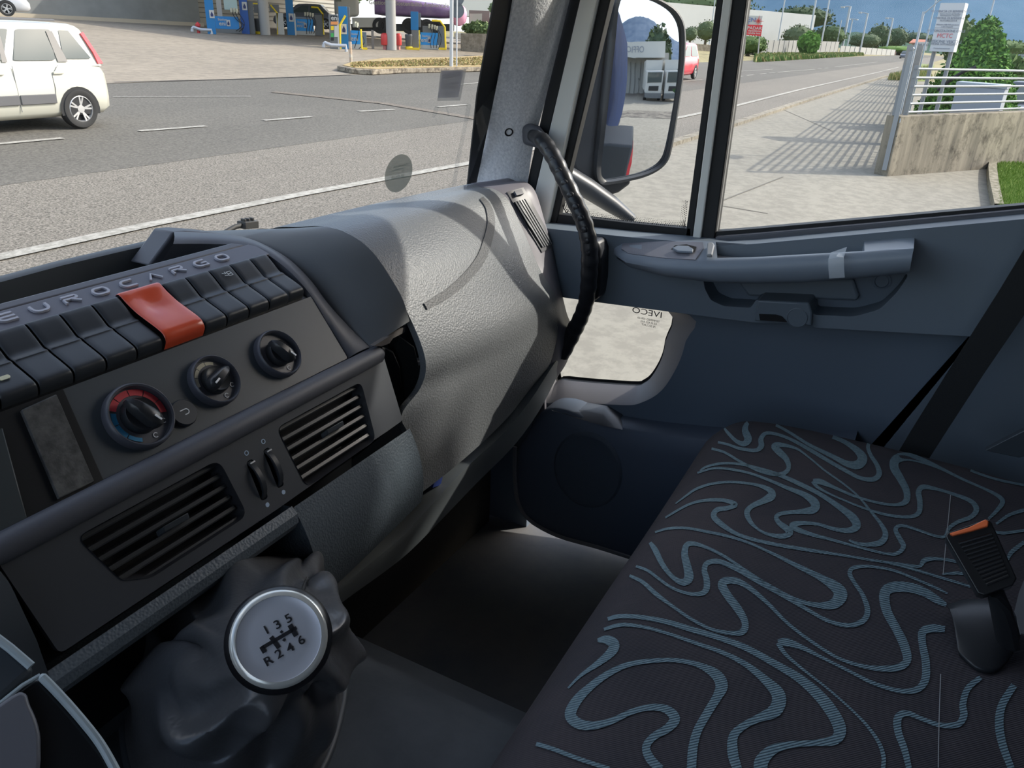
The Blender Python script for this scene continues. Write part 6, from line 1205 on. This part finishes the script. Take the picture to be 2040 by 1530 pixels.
# street lamps
M_lp = mat('lamp_grey', (.38, .42, .46), .5, .2)
for lb, px, pb, pt, w, d, arms in (('tall bare pole left of the white warehouse end', 1550, 82, -90, 2.2, 150, ()), ('bare pole just right of the warehouse end', 1613, 70, -60, 3, 168, ()), ('bare pole rising beside the bright green bush', 1637, 82, -60, 2.6, 180, ()), ('short thin pole before the first twin lamp', 1668, 84, 40, 1.6, 212, ()),
    ('tallest street lamp with arm to the left', 1680, 84, 12, 4.0, 215, ((1679, 14, 1.8),)), ('street lamp with two arms, right of the tallest lamp', 1688, 92, 37, 2.2, 225, ((1692, 38, 1.4), (1707, 39, 1.4))), ('street lamp with left arm, third from the far bend', 1715, 95, 26, 2.6, 232, ((1714, 25, 1.7),)), ('street lamp nearest the bend of the road', 1766, 97, 36, 2.6, 285, ((1767, 36, 2.0),)), ('thin pole seen through the quarter window', 1414, 80, -60, 1.8, 130, ())):
    pole('street_lamp', lb, 'street lamp', px, pb, pt, w, M_lp, 'street lamps and poles across the road', d=d, arms=arms)
# house and far car
a = AT(1813, 98, 300); hs_ = thing('house', 'distant cream house with red roof near the road bend', 'house', a); slab(hs_, 'wall', mat('house_cream', (.55, .47, .38), .8), 1814, 1846, 98, 84, 300, 8, 0); bm = bmesh.new(); p, q, t1, t2 = AT(1811, 85, 299), AT(1849, 85, 299), AT(1819, 78, 304), AT(1846, 79, 304); bm.faces.new([bm.verts.new(v) for v in (p, q, t2, t1)]); shell(bm, .3); link('roof', bm, mat('roof_red', (.42, .16, .10), .8), hs_)
p = PG(1800, 117); car('approaching_car', 'dark grey car approaching far away on the road', V(p.x+4.2, p.y, p.z), math.pi, 4.2, 1.8, 1.6, (.09, .10, .12), (.4, .9, 2.4, 3.2), [[(.05, .1), (.9, .1), (.75, .9), (.15, .9)]], (.8, 3.3))
xm_ = PG(1359, 156); car('red_car', 'red car half hidden behind the exterior mirror', V(xm_.x+.55, xm_.y+.2, xm_.z), math.pi, 3.9, 1.7, 1.62, (.62, .02, .05), (.06, .3, 2.3, 3.0), [[(.05, .1), (.45, .1), (.45, .9), (.12, .9)], [(.5, .1), (.9, .1), (.75, .9), (.5, .9)]], (.65, 3.1))
# small signs in the far grass strip
bm = bmesh.new(); pts = [PG(*p) for p in ((1768, 158), (1800, 145), (1835, 128), (1862, 130), (1845, 162), (1815, 162))]; prism(bm, [p for p in pts], (0, 0, .06)); vg = tag(link('grass_verge', bm, mat('verge_soil', (.20, .20, .07), .95, col2=(.14, .22, .05), vscale=2), smooth=False), 'grass-covered verge where the concrete pavement ends', 'verge', kind='thing')
bm = bmesh.new()
for i in range(1800):
    a = rnd.random(); p = PG(lerp(1770, 1855, a), lerp(lerp(156, 130, a), 161, rnd.random()))+V(0, 0, .05); h = rnd.uniform(.1, .45); d = rnd.uniform(0, 6.3); w = .05; bm.faces.new([bm.verts.new(q) for q in (p+V(w*math.cos(d), w*math.sin(d), 0), p-V(w*math.cos(d), w*math.sin(d), 0), p+V(rnd.uniform(-.1, .1), rnd.uniform(-.1, .1), h))]).material_index = rnd.choice((0, 1, 1))
x = link('grass_blades', bm, [MATS['verge_green'], MATS['verge_straw']], smooth=False); x.parent = vg; x['kind'] = 'stuff'
rt, B, d = pole('round_sign', 'small round blue traffic sign on the grass verge', 'traffic sign', 1817, 142, 120, 1, M_lp); c = AT(1817, 123, d-.1); o = Vector((c.x, c.y, 0)).normalized(); bm = bmesh.new(); lathe(bm, [(5.6*d/FPX, 0), (5.6*d/FPX, .02), (0, .02)], c, -o, 24); link('sign_disc', bm, mat('sign_blue', (.01, .20, .65), .4), rt)
bm = bmesh.new(); e = V(o.y, -o.x, 0); s = 2.6*d/FPX; prism(bm, [c-o*.03+e*s*a+V(0, 0, s*b) for a, b in ((-1, .6), (.2, -.9), (.9, -.9), (.2, .9), (-.4, .2), (-.8, 1))], -o*.01); link('arrow_mark', bm, M_pw, rt)
for lb, px in (('left of two short white kilometre posts on the verge', 1802), ('right of two short white kilometre posts on the verge', 1807)): pole('marker_post', lb, 'marker post', px, 143, 128, 3.4, M_pw, 'marker posts')
sb = thing('notice_board', 'small white notice board above the road beside the big sign', 'sign', AT(1834, 120, 50)); slab(sb, 'board', M_pw, 1823, 1846, 101, 84, 50, .06, 0); face_text(sb, 'ZONA IND.', 1835, 89, AT(1834, 92, 50), .16, mat('notice_ink', (.1, .1, .12), .6), .05); bm = bmesh.new(); tube(bm, [AT(1826, 150, 50.1), AT(1836, 95, 50.1)], .03, 6); link('post', bm, M_lp, sb)
# fence along the pavement that throws the lattice shadow
fx0, fx1 = 16.5, 68; fy = lambda x: .80+.038*(x-16.4)
fr = thing('pavement_fence', 'tall grey metal fence of horizontal rails along the pavement', 'fence', (16.5, .8, -2.2)); M_gal = mat('galvanised_fence', (.26, .28, .30), .45, .3)
npan = 9; FH = 2.25
for k in range(npan+1):
    x = lerp(fx0, fx1, (k/npan)); y = fy(x); bm = bmesh.new(); box(bm, (x, y, gz(y)+FH/2), (.30 if k else .08, .34 if k else .08, FH+.05-(.25 if k == 0 else 0))); link('post', bm, M_gal if k == 0 else mat('fence_pier', (.28, .27, .25), .8), fr)
for k in range(13): bm = bmesh.new(); z = .22+k*.165; tube(bm, [V(fx0, fy(fx0), gz(fy(fx0))+z), V(fx1, fy(fx1), gz(fy(fx1))+z)], .026, 5, mi=0); link('rail', bm, M_gal, fr)
for k in range(55): bm = bmesh.new(); x = fx0+.1+k*.95; y = fy(x); box(bm, (x, y, gz(y)+FH/2), (.04, .04, FH-.1)); link('upright', bm, M_gal, fr)
# concrete wall with rails on top
A, Bw = PG(1767, 351), PG(2040, 331); dw = (Bw-A); dw.z = 0; dw = dw.normalized(); Bf = A+dw*14; hW = up_to(A, 1798, 232); nb2 = V(-dw.y, dw.x, 0); nb2 = nb2 if nb2.x > 0 else -nb2
M_wall = speck('stained_concrete', (.10, .088, .07), (.27, .24, .19), 3.0, .55, 1.6, thr=(.32, .52), stretch=(2.2, 2.2, .28)); wz0 = -2.45
bm = bmesh.new(); prism(bm, [V(A.x, A.y, wz0), V(Bf.x, Bf.y, wz0), V(Bf.x, Bf.y, A.z+hW), V(A.x, A.y, A.z+hW)], nb2*.28); tag(link('concrete_wall', bm, M_wall, bevel=.015), 'stained rough concrete boundary wall topped by steel rails', 'wall', kind='thing')
rl = thing('wall_railing', 'silver steel railing with six horizontal tubes on the concrete wall', 'railing', A+V(0, 0, hW))
zt = A.z+hW
for z in (.05, .20, .35, .50, .65, .80): bm = bmesh.new(); tube(bm, [V(A.x, A.y, zt+z)+nb2*.14+dw*.35, V(Bf.x, Bf.y, zt+z)+nb2*.14], .022, 8); link('rail', bm, M_gal, rl)
for s in (.02, .38, 6.5): bm = bmesh.new(); box(bm, V(A.x, A.y, zt+.43)+nb2*.14+dw*s, (.04, .08, .86)); link('post', bm, M_gal, rl)
# grey meter cabinet at the wall end
C0, C1 = PG(1751, 346), PG(1768, 351); hC = up_to(C0, 1777, 234); o = V(.30, -.02, 0); r = thing('meter_cabinet', 'narrow grey metal cabinet standing at the end of the concrete wall', 'cabinet', C0); bm = bmesh.new(); prism(bm, [C0, C1, C1+o, C0+o], (0, 0, hC-.06)); link('body', bm, mat('cabinet_grey', (.10, .11, .13), .5), r, bevel=.01); bm = bmesh.new(); q = V(-.02, 0, 0); prism(bm, [C0+q+V(0, 0, hC-.06), C1+q+V(0, 0, hC-.06), C1+o+V(0, 0, hC-.06), C0+o+V(0, 0, hC-.06)], (0, 0, .07)); link('lid', bm, mat('lid_blue_grey', (.38, .45, .52), .5), r); bm = bmesh.new(); prism(bm, [C0+q+V(0, 0, hC*.70), C1+q+V(0, 0, hC*.70), C1+V(0, 0, hC*.71), C0+V(0, 0, hC*.71)], (0, 0, .012)); link('seam', bm, M_blk, r)
# slanting lamp pole at the fence end
pole('street_lamp', 'slim grey lamp pole rising from the fence end before the big sign', 'street lamp', 1806, 228, 22, 4, M_lp, 'street lamps and poles across the road', base=V(19.0, .87, gz(.9)), arms=((1895, -8, .5),))
pole('street_lamp', 'thin pole left of the big white sign', 'street lamp', 1842, 95, -10, 2.4, M_lp, 'street lamps and poles across the road', d=30); pole('street_lamp', 'thin pole rising above the conical hedge', 'street lamp', 1962, 70, -40, 2.4, M_lp, 'street lamps and poles across the road', d=45)
# white totem sign
sd_ = 23.0; sg = thing('sign_totem', 'tall white sign board with lines of lettering and red initials', 'sign', V(*AT(1875, 150, sd_).xy, -2.2))
a, b = AT(1851, 102, sd_), AT(1899, 104, sd_-.25); tz = AT(1875, 6, sd_).z; o = V(1, -.15, 0).normalized()*.42; bm = bmesh.new(); prism(bm, [V(a.x, a.y, a.z), V(b.x, b.y, a.z), V(b.x, b.y, tz), V(a.x, a.y, tz)], o); link('board', bm, mat('sign_white', (.55, .56, .57), .5), sg)
for t in (.15, .85): p = lerp(a, b, t)+o*.5; bm = bmesh.new(); tube(bm, [V(p.x, p.y, -2.2), V(p.x, p.y, a.z+.1)], .05, 8); link('post', bm, M_gal, sg)
e = (b-a); e.z = 0; wS = e.length; e = e.normalized(); fn = e.cross(V(0, 0, 1)); fn = -fn if fn.dot(a) > 0 else fn
M_si = mat('sign_ink', (.22, .24, .29), .6); M_sr = mat('sign_red', (.62, .16, .18), .6); hS = tz-a.z
for s, t, sz, m in (('PROVINCIA DI BENEVENTO', .83, .085, M_si), ('Settore Servizi al Cittadino', .78, .05, M_si), ('Autorizzazione Trasporti', .745, .05, M_si), ('OFFICINA DI REVISIONE', .69, .075, M_si), ('AUTORIZZATA', .64, .065, M_si), ('Ministero delle Infrastrutture', .56, .05, M_si), ('e dei Trasporti', .52, .05, M_si), ('MOTORIZZAZIONE CIVILE', .43, .085, M_si), ('MCTC', .33, .15, M_sr), ('REVISIONE VEICOLI', .21, .11, M_si), ('OFFICINA AUTORIZZATA', .155, .065, M_si), ('Concessione provinciale', .07, .045, M_si)):
    bm = bmesh.new(); text(bm, s, (a+b)/2+V(0, 0, (a.z-b.z)/2)*0+V(0, 0, 0)+fn*.01-V(0, 0, (a.z+b.z)/2)+V(0, 0, a.z+hS*t), e, V(0, 0, 1), sz*.9, .004, bold=.0); q = link('lettering', bm, m, sg)
bm = bmesh.new(); prism(bm, [V(a.x, a.y, a.z+hS*.488)+fn*.01, V(b.x, b.y, a.z+hS*.488)+fn*.01, V(b.x, b.y, a.z+hS*.493)+fn*.01, V(a.x, a.y, a.z+hS*.493)+fn*.01], fn*.003); link('dividing_line', bm, M_si, sg)
# conical hedge
hd = 28; c = AT(1930, 200, hd); top = AT(1950, 56, hd).z; bl = []
for k in range(9): t = k/8; z = lerp(-1.9, top-.25, t); R_ = lerp(1.42, .42, t**1.35); bl.append(((c.x, c.y, z), (R_, R_, .55)))
leaves('conical_hedge', 'dense conical evergreen hedge behind the steel railing', 'hedge', bl, 26000, .065, (.055, .14, .03), (.16, .32, .06), trunk=None, up=.4, aspect=2.4)
# grey utility box, dark branch, railing car, palms, far railings
ub = thing('utility_box', 'large light grey utility box behind the steel railing', 'box', AT(1935, 240, 25)); bm = bmesh.new(); a, b = AT(1888, 240, 25), AT(1984, 244, 24.2); o = V(.8, -.12, 0); z0, z1 = -2.2, AT(1935, 172, 25).z; prism(bm, [V(a.x, a.y, z0), V(b.x, b.y, z0), V(b.x, b.y, z0)+o, V(a.x, a.y, z0)+o], (0, 0, z1-z0)); link('body', bm, mat('box_grey', (.28, .32, .38), .5), ub, bevel=.01)
bm = bmesh.new(); q = V(-.04, .0, 0); prism(bm, [V(a.x, a.y+.03, z1)+q, V(b.x, b.y-.03, z1)+q, V(b.x, b.y-.03, z1)+o, V(a.x, a.y+.03, z1)+o], (0, 0, .10)); link('lid', bm, mat('box_lid', (.34, .39, .44), .5), ub, bevel=.02)
bm = bmesh.new(); tube(bm, [AT(1868, 180, 23), AT(1895, 158, 23), AT(1920, 142, 23), AT(1945, 134, 23)], .04, 8); tag(link('black_pipe', bm, M_rub), 'black bent pipe sticking up beside the conical hedge', 'pipe')
p = AT(2022, 208, 32); car('parked_car', 'dark car parked behind the railing at the far right', V(p.x+1.2, p.y-.6, -2.25), math.radians(170), 4.2, 1.8, 1.5, (.06, .07, .09), (.5, 1.0, 2.4, 3.2), [[(.05, .1), (.9, .1), (.75, .9), (.15, .9)]], (.8, 3.3))
frl = thing('far_railing', 'far steel railing of horizontal bars behind the palm-like shrub', 'railing', AT(2040, 165, 40))
for k in range(9): bm = bmesh.new(); a, b = AT(1990, 108+k*6.5, 40), AT(2100, 114+k*6.5, 40); tube(bm, [a, b], .035, 5); link('rail', bm, M_gal, frl)
# lawn and its kerb at the far right
K1 = [PG(1968, 330), PG(1966, 350), PG(1972, 380), PG(1980, 418)]
lw = [PG(1987, 338), PG(2040, 342), PG(2200, 345), PG(2200, 470), PG(1992, 470), PG(1988, 418), PG(1982, 375)]
bm = bmesh.new(); prism(bm, [p for p in lw], (0, 0, .10)); ln = tag(link('lawn', bm, mat('lawn_green', (.10, .17, .02), .95, col2=(.18, .25, .045), vscale=6), smooth=False), 'bright green lawn beyond the concrete drive', 'lawn', kind='stuff')
bm = bmesh.new()
for i in range(9000):
    p = PG(rnd.uniform(1984, 2060), rnd.uniform(334, 440))+V(0, 0, .09); h = rnd.uniform(.03, .09); d = rnd.uniform(0, 6.3); w = .012; bm.faces.new([bm.verts.new(q) for q in (p+V(w*math.cos(d), w*math.sin(d), 0), p-V(w*math.cos(d), w*math.sin(d), 0), p+V(rnd.uniform(-.03, .03), rnd.uniform(-.03, .03), h))]).material_index = rnd.choice((0, 1))
x = link('blades', bm, [mat('blade_green', (.12, .21, .02), .9), mat('blade_light', (.22, .30, .06), .9)], smooth=False); x.parent = ln; x['kind'] = 'stuff'
bm = bmesh.new(); Lk = [PG(*p) for p in ((1968, 327), (1965, 345), (1966, 370), (1976, 425))]; Rk = [PG(*p) for p in ((1982, 330), (1982, 350), (1985, 378), (1994, 425))]
rows = [[a_+V(0, 0, 0) for a_ in Lk], [a_+V(0, 0, .15) for a_ in Lk], [a_+V(0, 0, .15) for a_ in Rk], [a_ for a_ in Rk]]; grid(bm, rows); vv = [r_[0] for r_ in rows]; bm.faces.new([bm.verts.new(p) for p in vv]); tag(link('lawn_kerb', bm, MATS.get('x') or speck('kerb_old', (.14, .13, .09), (.30, .27, .21), 9, .3), smooth=False), 'mossy kerb stones edging the bright green lawn', 'kerb')

# =================================================================== EXTERIOR MIRROR AND WHAT IT REFLECTS
mx0 = 1.56; mc = PX(1278, 178, mx0); dinc = mc.normalized(); dout = V(.045, -1, -.055).normalized(); n0 = (dout-dinc).normalized(); RM = 1.5; mC = mc-n0*RM
def mhit(px, py):
    d = ray(px, py).normalized(); b = d.dot(mC); c = mC.dot(mC)-RM*RM; t = b-math.sqrt(max(0, b*b-c)); p = d*t; n = (p-mC).normalized(); return p, n, (d-2*d.dot(n)*n).normalized()
def PM(px, py, dist): p, n, r = mhit(px, py); return p+r*(dist/math.hypot(r.x, r.y))
mir = thing('exterior_mirror', 'large black exterior mirror with dusty glass outside the quarter window', 'mirror', mc)
gm = [(1233, 4), (1262, -3), (1299, 0), (1334, 19), (1350, 40), (1356, 64), (1356, 104), (1351, 159), (1339, 238), (1329, 293), (1322, 316), (1306, 332), (1272, 346), (1216, 357), (1202, 355), (1197, 344), (1198, 318), (1204, 270), (1225, 82)]
G = [(q[0], q[1]) for q in spline(gm, 3, True)]; cx_, cy_ = 1278, 178
bm = bmesh.new(); rows = []
for k in range(1, 12): f = k/11; rows.append([mhit(cx_+(x-cx_)*f, cy_+(y-cy_)*f)[0] for x, y in G])
g = grid(bm, rows, close=True); cv = bm.verts.new(mhit(cx_, cy_)[0])
for i in range(len(G)): bm.faces.new((g[0][i], g[0][(i+1) % len(G)], cv))
mg = link('mirror_glass', bm, None or mat('mirror_silver', (.80, .83, .86), .015, 1), mir, auto=180)
bm = bmesh.new(); rim = [(1231, -2), (1262, -10), (1300, -8), (1338, 11), (1358, 34), (1366, 62), (1366, 104), (1361, 160), (1349, 240), (1339, 296), (1330, 322), (1310, 341), (1275, 356), (1214, 368), (1196, 365), (1189, 348), (1190, 318), (1196, 268), (1217, 80)]
RI = [(q[0], q[1]) for q in spline(rim, 3, True)]; back = [(cx_+(x-cx_)*1.0-6, cy_+(y-cy_)*.98) for x, y in RI]
pl = lambda px, py, o_: PN(px, py, mc, n0)+n0*o_
ro = [mhit(*p)[0]+n0*.001 for p in G]
bm = bmesh.new(); grid(bm, [ro, [lerp(a, b, .35)+n0*.006 for a, b in zip(ro, [pl(*p, 0) for p in RI])], [pl(*p, .0) for p in RI], [pl(*p, -.02) for p in RI], [lerp(pl(*p, -.09), mc-n0*.09, .18) for p in RI], [lerp(pl(*p, -.12), mc-n0*.12, .45) for p in RI]], close=True); link('housing', bm, mat('mirror_black', (.035, .038, .044), .45), mir, auto=60)
bm = bmesh.new(); P = [(1196, -60), (1230, -60), (1222, 80), (1200, 270), (1192, 350), (1205, 368), (1185, 372), (1150, 345), (1132, 290), (1150, 200), (1172, 90)]; prism(bm, [pl(*p, -.012) for p in P], -n0*.10); link('housing_side', bm, mat('mirror_grey', (.045, .05, .06), .4), mir, bevel=.012)
bm = bmesh.new(); tube(bm, [PX(1120, 345, 1.42), PX(1165, 372, 1.46), PX(1215, 405, 1.50), PX(1258, 436, 1.53)], [.034, .034, .03, .018], 14, flat=.6); link('arm', bm, MATS['mirror_grey'], mir, auto=70)
bm = bmesh.new(); P = [(1168, 360), (1262, 356), (1264, 368), (1240, 386), (1216, 394), (1180, 380)]; prism(bm, [pl(*p, -.01) for p in P], -n0*.08); link('lower_bracket', bm, mat('mirror_black', (0, 0, 0)), mir, bevel=.01)
# the truck's own blue body behind the cab
tb = thing('truck_body', 'blue box body of the truck, seen in the exterior mirror', 'truck body', (.3, -3, -1.3)); M_tb = mat('body_blue', (.008, .022, .075), .8, spec=.05, var=.25, vscale=2)
bm = bmesh.new(); box(bm, (.18, -4.4, -.30), (2.2, 6.6, 2.0)); link('box_body', bm, M_tb, tb, bevel=.02)
bm = bmesh.new(); box(bm, (1.20, -4.4, -1.42), (.16, 6.2, .10)); link('side_rail', bm, M_rub, tb)
a = PM(1222, 322, 1.9); bm = bmesh.new(); box(bm, V(a.x-.10, a.y, a.z), (.5, .8, .5)); link('battery_box', bm, mat('box_speckled', (.05, .055, .06), .6), tb, bevel=.02)
p = PM(1246, 322, 1.8); bm = bmesh.new(); tube(bm, [p+V(0, 0, -.35), p, p+V(.01, 0, .10), p+V(.02, 0, .18)], [.07, .07, .04, .01], 10); link('red_flag', bm, mat('flag_red', (.60, .03, .04), .5), tb)
cyb = []  # unseen cypress, added and tapered to cut the sunlight reaching the dashboard
for z, R_ in ((-1.5, .72), (-.9, .80), (-.2, .84), (.5, .84), (1.1, .82), (1.6, .78), (2.1, .68), (2.55, .55), (3.0, .42), (3.45, .27), (3.8, .14)): cyb.append(((3.2, -2.84, z), (R_, R_, .62)))
leaves('added_shade_tree', 'tall columnar cypress tree standing beside the truck, outside the passenger window', 'tree', cyb, 6000, .10, (.03, .07, .02), (.06, .12, .03), trunk=((3.2, -2.84, -2.35), (3.2, -2.84, -1), .12), up=.4)
# yard behind: two white trucks, shed, building, mountain
for lb, px in (('left one of two white trucks parked in the yard, seen in the mirror', 1305), ('right one of two white trucks parked in the yard, seen in the mirror', 1345)):
    c = PM(px, 150, 26); gy = gz(c.y); r = thing('yard_truck', lb, 'truck', V(c.x, c.y, gy), 'white trucks in the yard'); X0 = c.x; Y0 = c.y
    bm = bmesh.new(); box(bm, (X0, Y0-.9, gy+1.55), (2.1, 1.8, 1.9)); link('cab', bm, M_pw, r, bevel=.12)
    bm = bmesh.new(); box(bm, (X0, Y0+.02, gy+1.95), (1.75, .04, .85)); link('windshield', bm, M_cgl, r, bevel=.02); bm = bmesh.new(); box(bm, (X0, Y0+.03, gy+1.05), (1.2, .06, .38)); link('grille', bm, M_blk, r, bevel=.03); bm = bmesh.new(); box(bm, (X0, Y0-.05, gy+.45), (2.1, .3, .4)); link('bumper', bm, M_pgrey, r, bevel=.03)
    bm = bmesh.new(); box(bm, (X0, Y0-5, gy+2.1), (2.1, 6, 2.6)); link('load_box', bm, M_pw, r)
    for sx_ in (-.9, .9): bm = bmesh.new(); lathe(bm, [(0, -.15), (.48, -.15), (.5, .15), (0, .15)], V(X0+sx_, Y0-.9, gy+.5), (1, 0, 0), 20); link('wheel', bm, M_tyre, r)
c = PM(1268, 140, 34); r = thing('yard_building', 'pale building with sign fascia and open shed, seen in the mirror', 'building', V(c.x, c.y, gz(c.y))); g0 = gz(c.y); bm = bmesh.new(); box(bm, (c.x-1, c.y-4, g0+2.2), (12, 6, 4.4)); link('wall', bm, mat('yard_wall', (.36, .36, .34), .8), r); bm = bmesh.new(); box(bm, (c.x-1, c.y+.3, g0+4.6), (10, 2.4, 1.6)); link('fascia', bm, M_pw, r)
bm = bmesh.new()
for k in range(12): box(bm, (c.x-5+k*.8, c.y-.9, g0+1.7), (.08, .08, 3.4))
link('uprights', bm, M_pgrey, r); bm = bmesh.new(); text(bm, 'OFFICINE', V(c.x-1, c.y+1.52, g0+4.6), V(-1, 0, 0), V(0, 0, 1), .9, .02); link('lettering', bm, M_si, r)
def treeM(lb, px, py, dist, w, h): c = PM(px, py, dist); leaves('tree', lb, 'tree', [((c.x, c.y, gz(c.y)+h*.6), (w, w, h*.4)), ((c.x+w*.6, c.y, gz(c.y)+h*.5), (w*.6, w*.6, h*.3))], 500, .5, (.06, .09, .04), (.10, .14, .06), None, ((c.x, c.y, gz(c.y)), (c.x, c.y, gz(c.y)+h*.5), .2))
treeM('tree rising behind the yard trucks, seen in the mirror', 1310, 120, 46, 2.6, 9)
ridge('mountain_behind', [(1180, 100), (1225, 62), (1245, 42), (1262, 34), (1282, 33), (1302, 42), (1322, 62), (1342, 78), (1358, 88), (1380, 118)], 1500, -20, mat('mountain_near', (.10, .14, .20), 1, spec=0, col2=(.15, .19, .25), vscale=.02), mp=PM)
bm = bmesh.new(); p = [PM(1240, 192, 1)]; box(bm, (2, -17, gz(-17)-.0), (14, 3.0, .02)); struct('yard_patch', bm, speck('wet_patch', (.10, .09, .08), (.22, .2, .17), 1.2, .3), smooth=False)
for o in bpy.data.objects:
    if '_m' in o: del o['_m']
